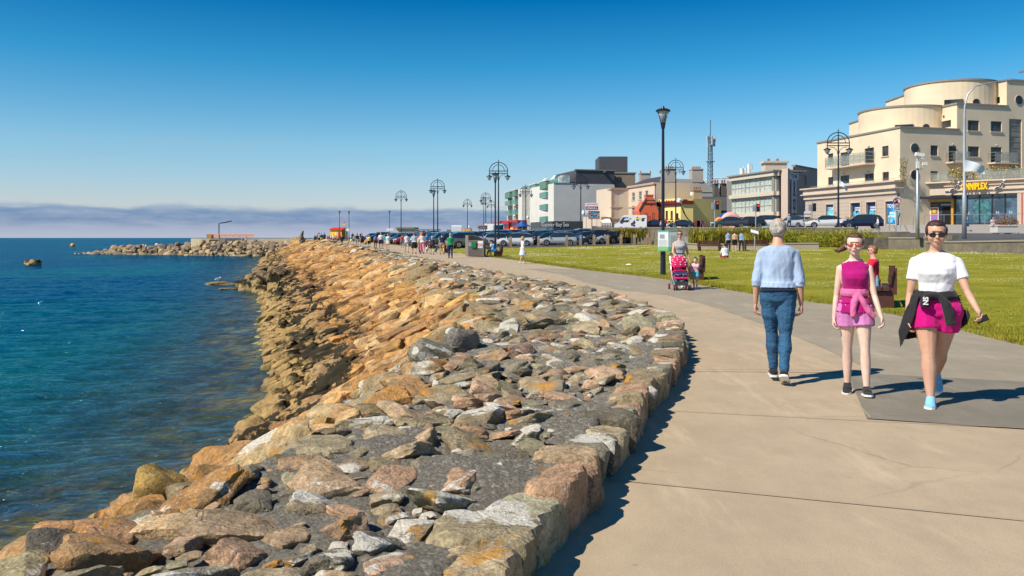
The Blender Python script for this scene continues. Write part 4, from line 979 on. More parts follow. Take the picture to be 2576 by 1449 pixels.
def holed(mb, x0, x1, z0, z1, holes, dep=.18, y=0.0, mi=0):
 xs = sorted({x0, x1, *[h[0] for h in holes], *[h[1] for h in holes]}); zs = sorted({z0, z1, *[h[2] for h in holes], *[h[3] for h in holes]})
 xs = [a for a in xs if x0 - 1e-6 <= a <= x1 + 1e-6]; zs = [a for a in zs if z0 - 1e-6 <= a <= z1 + 1e-6]
 for i in range(len(xs) - 1):
  for j in range(len(zs) - 1):
   cx, cz = (xs[i] + xs[i + 1]) / 2, (zs[j] + zs[j + 1]) / 2
   if any(h[0] < cx < h[1] and h[2] < cz < h[3] for h in holes): continue
   mb.add([(xs[i], y, zs[j]), (xs[i + 1], y, zs[j]), (xs[i + 1], y, zs[j + 1]), (xs[i], y, zs[j + 1])], [(0, 1, 2, 3)], mi)
 for a, b, c, d in [h[:4] for h in holes]:
  p = [(a, c), (b, c), (b, d), (a, d)]
  for k in range(4):
   q, r_ = p[k], p[(k + 1) % 4]; mb.add([(q[0], y, q[1]), (r_[0], y, r_[1]), (r_[0], y + dep, r_[1]), (q[0], y + dep, q[1])], [(0, 1, 2, 3)], mi)
def glass_mat(name, c=(.05, .07, .08), rough=.08):
 if name in MATS: return MATS[name]
 m, nt, b = new_mat(name); g = N(nt); v = g.pos()
 g.l(g.mix(g.mapr(g.noise(.7, 3, .6, v), .4, .6), c, tuple(x * 2.2 + .02 for x in c)), b.inputs['Base Color']); b.inputs['Roughness'].default_value = rough; b.inputs['Specular IOR Level'].default_value = .7; MATS[name] = m; return m
M_GL = glass_mat('window_glass', (.018, .024, .026), .14); M_GL.node_tree.nodes['Principled BSDF'].inputs['Specular IOR Level'].default_value = .35; M_GLB = glass_mat('shop_glass', (.03, .06, .09)); M_FRD = pm('frame_dark', (.10, .07, .055), .5); M_FRW = pm('frame_white', (.75, .73, .70), .5)
M_STEEL = pm('brushed_steel', (.55, .55, .54), .35, .8); M_POLE = pm('lamp_black', (.012, .016, .030), .35); M_GALV = pm('galvanised', (.45, .47, .50), .45, .5)
def window(fac, parent, r, fm=M_FRD, gm=M_GL, nx=2, nz=1, dep=.15, sill=None, fw=.05, name='window'):
 x0, x1, z0, z1 = r[:4]; mb = MB(); mb.M = fac.M; y = dep - .06
 mb.bb(x0, x0 + fw, y, dep, z0, z1); mb.bb(x1 - fw, x1, y, dep, z0, z1); mb.bb(x0 + fw, x1 - fw, y, dep, z1 - fw, z1); mb.bb(x0 + fw, x1 - fw, y, dep, z0, z0 + fw)
 for k in range(1, nx): c = x0 + (x1 - x0) * k / nx; mb.bb(c - fw * .5, c + fw * .5, y + .003, dep, z0 + fw, z1 - fw)
 for k in range(1, nz): c = z0 + (z1 - z0) * k / nz; mb.bb(x0 + fw, x1 - fw, y + .006, dep, c - fw * .4, c + fw * .4)
 o = mb.build(name, fm, parent)
 g_ = MB(); g_.M = fac.M; g_.bb(x0, x1, dep - .02, dep + .04, z0, z1); g_.build('pane', gm, o)
 if sill is not None:
  s_ = MB(); s_.M = fac.M; s_.bb(x0 - .12, x1 + .12, -.10, dep, z0 - .12, z0 - .002); s_.build('sill', sill, o)
 return o
def rail(mb, pts, h=1.0, step=1.3, r=.022, mid=0):
 for i in range(len(pts) - 1):
  a, b = Vector(pts[i]), Vector(pts[i + 1]); L = (b - a).length; n = max(1, int(L / step)); up = Vector((0, 0, h))
  mb.tube([a + up, b + up], r, 6)
  for k in range(mid): mb.tube([a + up * (k + 1) / (mid + 1), b + up * (k + 1) / (mid + 1)], r * .6, 5)
  for k in range(n + 1): p = a.lerp(b, k / n); mb.tube([p, p + up], r * .9, 6)
def render_mat(name, c, var=.10, stain=True):
 if name in MATS: return MATS[name]
 m, nt, b = new_mat(name); g = N(nt); v = g.pos()
 cc = g.mix(g.mapr(g.noise(.35, 5, .6, v), .35, .7), c, tuple(x * (1 - var) for x in c))
 if stain: cc = g.mix(g.mapr(g.noise(1.0, 6, .7, g.mp(v, (1.3, 1.3, .35))), .60, .74, 0, .32), cc, tuple(x * .70 for x in c))
 g.l(cc, b.inputs['Base Color']); b.inputs['Roughness'].default_value = .9; g.l(g.bump(g.noise(14, 4, .6, v), .3, .01), b.inputs['Normal']); MATS[name] = m; return m
M_CREAM = render_mat('render_cream', (.80, .66, .47), .14); M_COPE = render_mat('coping_grey', (.28, .25, .21)); M_STONE = render_mat('stone_cladding', (.50, .40, .315))
M_BAND = render_mat('stone_band', (.60, .485, .38)); M_SLATE = pm('slate', (.075, .075, .085), .6, var=.2, vs=1.5, world=True); M_GREYR = render_mat('render_grey', (.42, .42, .44)); M_DARKW = render_mat('paint_dark_grey', (.075, .085, .09))
def cinema():
 B = empty('apartment_building', (gx(2264, 96), 96, street(96)), 0, 'tall cream stepped apartment building with curved drums above a cinema front', 'building')
 inv = Matrix.Translation(-Vector(B.location))
 def put_(mb, name, mat, parent=None, smooth=False):
  o = mb.build(name, mat, parent or B, smooth); return o
 LF = Fac(c1(218, 0)[0], 112, c1(860, 0)[0], 96); RF = Fac(c1(860, 0)[0], 96, 2640, 102)
 for f in (LF, RF): f.M = inv @ f.M
 def R_(f, *a): x0, x1, z0, z1 = f.rect(c1, *a); return (x0, x1, z0, z1)
 zP, zA, zB, zC = 8.0, 13.9, 16.9, 20.0; zG = 2.6
 lw = [R_(LF, 300, 695, 340, 765), R_(LF, 397, 685, 465, 792), R_(LF, 585, 652, 657, 782), R_(LF, 720, 637, 770, 715), R_(LF, 300, 878, 340, 940), R_(LF, 397, 865, 465, 930), R_(LF, 585, 850, 657, 910), R_(LF, 723, 838, 773, 905)]
 rw = [R_(RF, 1097, 632, 1155, 712), R_(RF, 1097, 832, 1155, 892), R_(RF, 1238, 636, 1298, 770), R_(RF, 1238, 835, 1298, 890), R_(RF, 1387, 438, 1475, 518), R_(RF, 1387, 640, 1475, 720), R_(RF, 1565, 445, 1650, 525), R_(RF, 1565, 645, 1650, 785), R_(RF, 1387, 838, 1475, 885), R_(RF, 1565, 838, 1650, 885), R_(RF, 1707, 428, 1805, 825)]
 xs1 = RF.lx(c1(1302, 0)[0])[0]; xs2 = RF.lx(c1(1688, 0)[0])[0]
 w = MB(); w.M = LF.M; holed(w, 0, LF.L, zG, zA, lw)
 w.M = RF.M; holed(w, 0, xs1, zG, zA, [h for h in rw if h[1] < xs1]); holed(w, xs1, xs2, zG, zB, [h for h in rw if xs1 < h[0] and h[1] < xs2]); holed(w, xs2, RF.L, zG, zC, [h for h in rw if h[0] > xs2])
 d = Vector((LF.b - LF.a)).normalized(); dv = Vector((-d.x, -d.y)); C0 = RF.a; ux = (RF.b - RF.a).normalized(); loc2 = Vector((B.location.x, B.location.y))
 def quad(p, q, r_, s_): return [tuple(v - loc2) for v in (p, q, r_, s_)]
 Cend = RF.b; dep = 16.4
 w.M = Matrix.Translation((0, 0, -B.location.z))
 e = .19; n_ = Vector((-ux.y, ux.x))
 base = quad(C0 + n_ * .3 + ux * .3, Cend + n_ * .3, Cend + Vector((0, 22)), C0 + dv * dep + ux * .3)
 w.prism(base, zG, zA - .02)
 P1 = RF.a + ux * xs1; P2 = RF.a + ux * xs2
 def tier(Pc, z0, z1, dx):
  q = quad(Pc + n_ * .004, Cend + n_ * .3, Cend + Vector((0, 20)), Pc + dv * 13); w.prism(q, z0 + .01, z1 - .004)
 F2 = Fac(0, 1, 1, 1); 
 tier(P1 + ux * .3 + n_ * .2, zA - .5, zB, 0); tier(P2 + ux * .3 + n_ * .2, zB - .5, zC, 0)
 for Pc, z0, z1, win, drumc, zr in ((P1, zA, zB, (1150, 443, 1255, 497), 0, 0), (P2, zB, zC, (1520, 265, 1635, 315), 0, 0)):
  f = Fac(0, 1, 1, 1); a = Pc + dv * 13; f.a, f.b = a, Pc; f.M, f.L = wall_frame((*a, 0), (*Pc, 0)); f.M = inv @ f.M
  h = R_(f, *win); w.M = f.M; holed(w, 0, f.L, z0, z1, [h]); window(f, B, h, nx=2)
  lm = MB(); lm.M = f.M; lm.ball(((h[0] + h[1]) / 2, -.08, h[3] + .55), .12, 10, 6); put_(lm, 'wall_lamp', M_FRD)
 for (cx, cy, rr, z0, z1) in ((gx(2272, 105.0), 105.0, 5.1, zA - .3, zB + .05), (gx(2391, 105.4), 105.4, 5.2, zB - .3, zC + .05)):
  w.M = Matrix.Translation((cx - B.location.x, cy - B.location.y, -B.location.z)); n = 48
  w.prism([(rr * math.cos(6.2832 * k / n), rr * math.sin(6.2832 * k / n)) for k in range(n)], z0, z1)
  cp = MB(); cp.M = w.M; cp.prism([((rr + .12) * math.cos(6.2832 * k / n), (rr + .12) * math.sin(6.2832 * k / n)) for k in range(n)], z1, z1 + .2); put_(cp, 'coping', M_COPE)
  for ang, ww, rd in ((-1.98, 2.0, 0), (-1.5, .7, 1)):
   g_ = MB(); g_.M = w.M @ Matrix.Rotation(ang, 4, 'Z') @ Matrix.Translation((rr + .0, 0, 0))
   if rd: g_.lathe([(.42, -.05), (.42, .05)], (0, 0, z0 + .85), 20, axis='x')
   else: g_.bb(-.06, .05, -ww / 2, ww / 2, z0 + .2, z0 + 1.25)
   put_(g_, 'window', M_GL)
 for (U0, U1, Y, z0, z1) in ((2182, 2225, 111, zA - .2, gz(297, 111)), (2279, 2335, 111, zB - .2, gz(239, 111))):
  w.M = Matrix.Translation(-Vector(B.location)); w.bb(gx(U0, Y), gx(U1, Y), Y, Y + 6, z0, z1)
  cp = MB(); cp.M = w.M; cp.bb(gx(U0, Y) - .12, gx(U1, Y) + .1, Y - .12, Y + 6, z1, z1 + .16); put_(cp, 'coping', M_COPE)
 put_(w, 'wall', M_CREAM)
 cp = MB(); cp.M = LF.M; cp.bb(-.1, LF.L + .12, -.12, .4, zA, zA + .20); cp.M = RF.M; cp.bb(.0, xs1 + .3, -.14, .4, zA + .003, zA + .203); put_(cp, 'coping', M_COPE)
 cp = MB(); cp.M = RF.M; cp.bb(xs1 - .12, xs2 + .2, -.12, .4, zB, zB + .2); cp.M = f.M @ Matrix.Identity(4); put_(cp, 'coping', M_COPE)
 cp = MB(); cp.M = RF.M; cp.bb(xs2 - .12, RF.L, -.12, .4, zC, zC + .2); put_(cp, 'coping', M_COPE)
 for Pc, z1 in ((P1, zB), (P2, zC)):
  cp = MB(); a = Pc + dv * 13; Mx, L_ = wall_frame((*a, 0), (*Pc, 0)); cp.M = inv @ Mx; cp.bb(0, L_, -.12, .4, z1 + .003, z1 + .203); put_(cp, 'coping', M_COPE)
 for h in lw: window(LF, B, h, sill=M_BAND if h[3] - h[2] < 2.2 else None)
 for h in rw[:-1]: window(RF, B, h, sill=M_BAND if h[3] - h[2] < 2.2 else None)
 window(RF, B, rw[-1], nx=1, nz=9, fw=.09, fm=pm('frame_tan', (.30, .22, .16)), gm=glass_mat('stair_glass', (.10, .08, .06)))
 for (x, y, rr) in ((972, 653, .52), (972, 860, .52), (1781, 280, .52)):
  U, V = c1(x, y); lx, Y = RF.lx(U); z = gz(V, Y)
  g_ = MB(); g_.M = RF.M; g_.lathe([(rr, -.06), (rr + .07, -.06), (rr + .07, .02), (rr, .02)], (lx, 0, z), 24, axis='y'); o = put_(g_, 'round_window', M_BAND)
  g2 = MB(); g2.M = RF.M; g2.lathe([(rr, -.075), (rr, .05)], (lx, 0, z), 24, axis='y'); g2.build('pane', M_GL, o)
 for f, pts in ((LF, ((620, 640), (428, 855), (617, 838))), (RF, ((1268, 625), (1606, 632), (1268, 825)))):
  for x, y in pts:
   U, V = c1(x, y); lx, Y = f.lx(U); lm = MB(); lm.M = f.M; lm.ball((lx, -.10, gz(V, Y)), .13, 10, 6); put_(lm, 'wall_lamp', M_GALV)
 gl = glass_mat('balcony_glass', (.28, .30, .24), .1)
 def balcony(f, x0, x1, yt, yb, out):
  a, b, z0, z1 = R_(f, x0, yt, x1, yb); m = MB(); m.M = f.M; m.bb(a, b, -out, -.003, z0 - .02, z0 + .16); o = put_(m, 'balcony', M_BAND)
  r_ = MB(); r_.M = f.M; rail(r_, [(a + .05, 0, z0 + .16), (a + .05, -out + .05, z0 + .16), (b - .05, -out + .05, z0 + .16), (b - .05, 0, z0 + .16)], z1 - z0 - .1, 1.1, .025, 2); r_.build('railing', M_STEEL, o)
  q = MB(); q.M = f.M; q.bb(a + .1, b - .1, -out + .035, -out + .045, z0 + .25, z1 - .05); gm = pm('clear_panel', (.6, .62, .55), .1); gm.node_tree.nodes['Principled BSDF'].inputs['Transmission Weight'].default_value = .75; q.build('glass_panel', gm, o)
  return a, b, z0
 balcony(LF, 345, 668, 712, 800, 1.3); balcony(RF, 1215, 1350, 692, 775, 1.1); balcony(RF, 1540, 1720, 698, 780, 1.1)
 ofs = 1.25; nl = Vector((d.y, -d.x)) * ofs
 SL = Fac(0, 1, 1, 1); SL.a = LF.a + nl + dv * 1.4; SL.b = C0 + nl + Vector((.5, .1)); SL.M, SL.L = wall_frame((*SL.a, 0), (*SL.b, 0)); SL.M = inv @ SL.M
 zf0 = 6.55
 sh = [R_(SL, 268, 1090, 328, 1200), R_(SL, 460, 1078, 535, 1218), R_(SL, 580, 1072, 655, 1222), R_(SL, 730, 1065, 808, 1243)]
 m = MB(); m.M = SL.M; holed(m, 0, SL.L, 2.2, zf0, [(a, b, max(c, 3.0), e_) for a, b, c, e_ in sh], .3, .35); m.bb(0, SL.L, .9, 1.24, 2.2, 3.0); put_(m, 'shop_wall', M_STONE)
 jl = MB(); jl.M = SL.M
 for k in range(1, 8):
  z = 3.1 + k * .45
  if z < zf0: 
   segs = [0] + sorted([v for h in sh for v in (h[0] - .1, h[1] + .1)]) + [SL.L]
   for i in range(0, len(segs) - 1, 2 if z < min(h[3] for h in sh) else 1):
    if segs[i + 1] > segs[i]: jl.bb(segs[i], segs[i + 1], .340, .352, z, z + .025)
 put_(jl, 'stone_joints', M_COPE)
 m = MB(); m.M = SL.M; m.bb(-.1, SL.L + .0, .15, 1.2, zf0, 7.1); m.bb(-.35, SL.L + .3, -.15, 1.2, 7.1, 7.25); m.bb(-.1, SL.L + .05, .05, 1.2, 7.25, 7.85); m.bb(-.4, SL.L + .35, -.25, 1.22, 7.85, 8.02); put_(m, 'fascia', M_BAND)
 poster = pm('poster_blue', (.02, .17, .42), .3, var=.9, vs=1.6); pdark = pm('poster_navy', (.008, .035, .13), .3, var=.8, vs=1.5); pcy = pm('poster_cyan', (.12, .50, .68), .4, var=.5, vs=2)
 for i, h in enumerate(sh):
  a, b, c, e_ = h; c = max(c, 3.0); f_ = MB(); f_.M = SL.M
  f_.bb(a - .14, a, .24, .5, c, e_ + .14); f_.bb(b, b + .14, .24, .5, c, e_ + .14); f_.bb(a, b, .24, .5, e_, e_ + .14); o = put_(f_, 'shop_window', M_BAND)
  q = MB(); q.M = SL.M; q.bb(a, b, .55, .62, c, e_); q.build('poster', pdark if i in (1, 2) else poster, o)
  q = MB(); q.M = SL.M; zm = c + (e_ - c) * .55
  for k in range(9): xx = a + .1 + (b - a - .2) * rnd.random(); zz = c + .3 + (zm - c - .3) * rnd.random(); q.ball((xx, .55, zz), (.16 + .3 * rnd.random(), .006, .10 + .35 * rnd.random()), 10, 6)
  q.build('picture', pcy, o)
  Mt = SL.M @ Matrix.Translation(((a + b) / 2, .535, 0))
  tx = pm('print_white', (.85, .86, .88), .5)
  if i in (0, 3):
   text_mesh('lettering', 'TO LET', .58 if i else .50, tx, o, Mt @ Matrix.Translation((0, 0, e_ - .55)), bold=.012, sx=.9 if i else .75)
   text_mesh('lettering', 'SPACE\nAVAILABLE', .36, tx, o, Mt @ Matrix.Translation((0, 0, e_ - 1.55)), bold=.006, sx=.85 if i else .7)
  else: text_mesh('lettering', 'CUSHMAN &\nWAKEFIELD', .26, tx, o, Mt @ Matrix.Translation((.12, 0, e_ - .75)), bold=.004, sx=.8)
 CF = Fac(0, 1, 1, 1); CF.a = Vector((gx(2318, 97.6), 97.6)); CF.b = Vector((gx(2660, 87.5), 87.5)); CF.M, CF.L = wall_frame((*CF.a, 0), (*CF.b, 0)); CF.M = inv @ CF.M
 zt = lambda x, y: R_(CF, x, y, x + 1, y + 1)
 gx0 = CF.lx(c1(1275, 0)[0])[0]; gx1 = CF.lx(c1(1768, 0)[0])[0]; zg = 3.0; zf = 6.3; px0 = CF.lx(c1(1012, 0)[0])[0]; px1 = CF.lx(c1(1272, 0)[0])[0]
 m = MB(); m.M = CF.M; fa0 = CF.lx(c1(1212, 0)[0])[0]
 m.bb(fa0, CF.L, .0, .8, zf, 6.75); m.bb(fa0 - .1, CF.L, -.22, .8, 6.75, 6.88); m.bb(fa0, CF.L, -.05, .8, 6.88, 7.25); m.bb(fa0 - .1, CF.L, -.22, .8, 7.25, 7.36); m.bb(fa0, CF.L, .05, .8, 7.36, 7.68); m.bb(-1.4, CF.L, -.32, .9, 7.68, 7.85); m.bb(-1.2, fa0, .25, 1.0, 6.35, 7.68); put_(m, 'fascia', M_BAND)
 m = MB(); m.M = CF.M; m.bb(gx1, gx1 + 1.1, .05, .8, 2.2, zf); m.bb(-1.6, px0 - .1, .5, 1.2, 2.2, 6.35); put_(m, 'pillar', M_STONE)
 m = MB(); m.M = CF.M; m.bb(gx1 + .42, gx1 + .52, .0, .06, zg, zf); put_(m, 'red_strip', pm('red_paint', (.45, .02, .02)))
 m = MB(); m.M = CF.M; m.bb(gx0, gx1, .45, .5, zg, zf); put_(m, 'shop_glass', M_GLB)
 m = MB(); m.M = CF.M
 for k in range(6): c = gx0 + (gx1 - gx0) * k / 5; m.bb(c - .06, c + .06, .36, .5, zg, zf)
 m.bb(gx0, gx1, .37, .5, 5.85, 5.93); m.bb(gx0, gx1, .37, .5, zg, zg + .12); put_(m, 'mullion', M_BLACKP)
 m = MB(); m.M = CF.M; m.bb(px0 - .9, gx0 + .2, -1.0, .3, 5.95, 6.2); put_(m, 'canopy', pm('canopy_navy', (.02, .025, .05), .4))
 M_GOLD = pm('gold_panel', (.52, .27, .03), .45)
 m = MB(); m.M = CF.M; m.bb(px0, px1, .05, .5, 5.6, 5.92); m.bb(px0, px0 + .25, .05, .5, 2.9, 5.6); m.bb(px1 - .25, px1, .05, .5, 2.9, 5.6); put_(m, 'entrance_frame', M_GOLD)
 m = MB(); m.M = CF.M; m.bb(px0 + .25, px1 - .25, .3, .4, 2.9, 5.6); put_(m, 'entrance_wall', pm('navy_panel', (.03, .035, .05), .5))
 ex0, ex1 = CF.lx(c1(1180, 0)[0])[0], CF.lx(c1(1255, 0)[0])[0]
 m = MB(); m.M = CF.M; m.bb(ex0, ex1 - .1, .27, .299, 2.9, 5.0); put_(m, 'doorway', pm('doorway_shade', (.004, .004, .004), .9))  # flat black panel; the unlit interior is put into its colour
 text_mesh('lettering', 'ENTRANCE', .26, pm('print_white', (.85, .86, .88), .5), B, CF.M @ Matrix.Translation(((ex0 + ex1) / 2, .28, 5.25)), sx=1.0)
 text_mesh('lettering', 'OMNIPLEX', .26, pm('print_gold', (.40, .22, .03), .5), B, CF.M @ Matrix.Translation(((px0 + ex0) / 2 + .1, .28, 5.25)), sx=1.0)
 a, b = CF.lx(c1(1028, 0)[0])[0], CF.lx(c1(1152, 0)[0])[0]
 m = MB(); m.M = CF.M; m.bb(a, b, .24, .298, 3.35, 5.0); o = put_(m, 'poster_case', M_FRW)
 for i, c in enumerate(((.65, .60, .02), (.35, .16, .03), (.06, .22, .38), (.40, .10, .25))):
  x_ = a + .08 + (i % 2) * (b - a - .08) / 2; z_ = 4.22 if i < 2 else 3.42; q = MB(); q.M = CF.M; q.bb(x_, x_ + (b - a) / 2 - .12, .22, .24, z_, z_ + .70); q.build('poster', pm('poster%d' % i, c, .4, var=.9, vs=6), o)
  q = MB(); q.M = CF.M; q.ball((x_ + (.22, .42, .35, .45)[i] * (b - a) / 2, .22, z_ + .36), (.19, .012, .22), 12, 8); q.build('picture', pm('posterpic%d' % i, ((.02, .25, .04), (.65, .38, .06), (.01, .03, .05), (.12, .20, .65))[i], .5), o)
 YEL = pm('sign_yellow', (.95, .55, .0), .4)
 tx0, tx1 = CF.lx(c1(1342, 0)[0])[0], CF.lx(c1(1552, 0)[0])[0]
 o = text_mesh('lettering', 'OMNIPLEX', .98, YEL, B, CF.M @ Matrix.Translation(((tx0 + tx1) / 2, -.42, 7.12)), .07, bold=.035, sx=.56)
 for x in (1288, 1636):      # seated figure emblems either side of the name
  l_ = CF.lx(c1(x, 0)[0])[0]; m = MB(); m.M = CF.M; m.tube([(l_ - .45, -.35, 6.65), (l_ - .2, -.35, 6.95), (l_ + .15, -.35, 7.0), (l_ + .42, -.35, 7.45)], .10, 8); m.ball((l_ + .5, -.35, 7.65), .11, 10, 8); o = put_(m, 'emblem', pm('emblem_white', (.85, .85, .85)))
  m = MB(); m.M = CF.M; m.tube([(l_ - .40, -.42, 6.68), (l_ - .2, -.42, 6.94), (l_ + .15, -.42, 7.0), (l_ + .40, -.42, 7.42)], .065, 8); m.build('figure', M_BLACKP, o)
 for x, w_ in ((1485, .9),):
  l_ = CF.lx(c1(x, 0)[0])[0]; m = MB(); m.M = CF.M; m.bb(l_ - w_, l_ + w_, .42, .448, 3.6, 5.7); put_(m, 'window_poster', pm('poster_teal', (.05, .15, .17), .3, var=.8, vs=3))
 for x in (1605, 1707, 1375):
  l_ = CF.lx(c1(x, 0)[0])[0]; text_mesh('lettering', 'N', .45, pm('print_grey', (.35, .40, .45)), B, CF.M @ Matrix.Translation((l_, .44, 4.25)), .004, bold=.012)
 m = MB(); m.M = CF.M; rail(m, [(-.8, .2, 7.85), (CF.L, .2, 7.85)], 1.0, 1.6, .03); put_(m, 'terrace_railing', M_STEEL)
 m = MB(); m.M = CF.M; m.bb(-.8, CF.L, .24, .25, 7.95, 8.75); put_(m, 'terrace_glass', bpy.data.materials['clear_panel'])
 m = MB(); m.M = CF.M; m.bb(-1.2, CF.L, .8, 9, 7.6, 7.9); put_(m, 'terrace_floor', M_COPE)
 m = MB(); m.M = LF.M; rail(m, [(-.2, -.9, 8.0), (LF.L + .9, -.9, 8.0)], .22, 2.0, .02); put_(m, 'edge_rail', M_STEEL)
 zT = 2.92
 m = MB(); m.M = Matrix.Translation(-Vector(B.location)); tp = [(gx(2215, 92.5), 92.5), (gx(2320, 90.5), 90.5), (gx(2700, 84.2), 84.2)]
 pl = [SL.b * 0 + Vector(tp[0]), Vector(tp[1]), Vector(tp[2]), Vector((CF.b.x + 2, CF.b.y + 1)), Vector((CF.a.x, CF.a.y + 1)), Vector((gx(2040, 112), 112)), Vector((gx(2030, 108.5), 108.5))]
 m.prism([tuple(p) for p in pl], 1.9, zT); put_(m, 'terrace', render_mat('concrete_light', (.40, .37, .34)))
 m = MB(); m.M = Matrix.Translation(-Vector(B.location))
 for k in range(4):
  o_ = .35 * (k + 1); a = Vector(tp[0]) + Vector((.8, -o_ + .2)); b = Vector(tp[1]) + Vector((1.5, -o_)); zz = zT - .21 * (k + 1)
  m.prism([tuple(a), tuple(b), tuple(b + Vector((0, 1.2))), tuple(a + Vector((0, 1.2)))], 1.8 + k * .002, zz)
 put_(m, 'steps', render_mat('concrete_light', (.40, .37, .34)))
 m = MB(); m.M = Matrix.Translation(-Vector(B.location)); a, b, c = [Vector((*p, zT)) for p in tp]; rail(m, [b + Vector((.3, .2, 0)), c + Vector((0, .2, 0))], 1.05, 1.7, .03)
 for U in (2208, 2252, 2280, 2312, 2556):
  Yq = 92.3 - (U - 2215) * .019; q = Vector((gx(U, Yq), Yq, zT)); m.tube([q + Vector((0, 1.2, 0)), q + Vector((0, 1.2, 1.0)), q + Vector((-.9, -.6, .55)), q + Vector((-.9, -.6, -.6))], .03, 6)
 put_(m, 'handrail', M_STEEL)
cinema()
def leaf_clump(name, centers, n, size, mats, label=None, cat=None, group=None, leaf=.12, up=.3, kind=None, parent=None):
 """many small leaf faces through a volume; centers: (x,y,z,rx,ry,rz)"""
 mb = MB()
 for (cx, cy, cz, rx, ry, rz) in centers:
  for _ in range(n):
   while True:
    p = Vector((rnd.uniform(-1, 1), rnd.uniform(-1, 1), rnd.uniform(-1, 1)))
    if p.length < 1: break
   p = p.normalized() * (p.length ** .5); q = Vector((cx + p.x * rx, cy + p.y * ry, cz + p.z * rz))
   a = Vector((rnd.gauss(0, 1), rnd.gauss(0, 1), rnd.gauss(0, 1) + up)).normalized() * leaf * rnd.uniform(.6, 1.5); b = a.cross(Vector((rnd.gauss(0, 1), rnd.gauss(0, 1), rnd.gauss(0, 1)))).normalized() * leaf * rnd.uniform(.3, .55)
   mb.add([q - a * .5, q + b * .5, q + a * .5, q - b * .5], [(0, 1, 2, 3)], rnd.randrange(len(mats)))
 o = mb.build(name, mats, parent, fix=False)
 if label: tag(o, label, cat, group, kind)
 return o
LG1 = leaf_mat('leaf_green', (.15, .23, .015), (.32, .36, .03), 2.5, .4); LG2 = leaf_mat('leaf_yellow', (.36, .36, .03), (.55, .46, .06), 2.5, .4); LG3 = leaf_mat('leaf_dark', (.07, .12, .012), (.14, .19, .02), 2, .4); LG4 = leaf_mat('leaf_brown', (.24, .13, .04), (.36, .20, .06), 2, .4)
FLY = pm('flower_yellow', (.70, .36, .02), .7); FLR = pm('flower_red', (.42, .02, .03), .7)
U, V = c1(1670, 868); leaf_clump('terrace_plants', [(gx(U, 93) + k * 1.1, 93.2 - k * .3, 8.55 + .1 * (k % 2), 1.1, .6, .75) for k in range(-4, 6)], 230, 1, [LG1, LG3, FLY, FLY, LG2], 'yellow flowering planting along the roof terrace railing above the cinema sign', 'plants', leaf=.22)
U, V = c1(882, 850); leaf_clump('wall_creeper', [(gx(U, 95.6), 95.4, gz(V, 95.6) + k * .45, .35 + .15 * (k % 2), .2, .45) for k in range(-2, 4)], 45, 1, [LG1, LG3, LG4], 'straggly green creeper growing on the corner of the cream building', 'creeper', leaf=.2)
def house(label, origin, cat='building'):
 return empty('building', origin, 0, label, cat)
def block(B, parts):
 """parts: list of (name, MB-fn, mat)"""
 for nm, fn, mat in parts:
  m = MB(); m.M = Matrix.Translation(-Vector(B.location)); fn(m); m.build(nm, mat, B)
def facrel(B, f): f.M = Matrix.Translation(-Vector(B.location)) @ f.M; return f
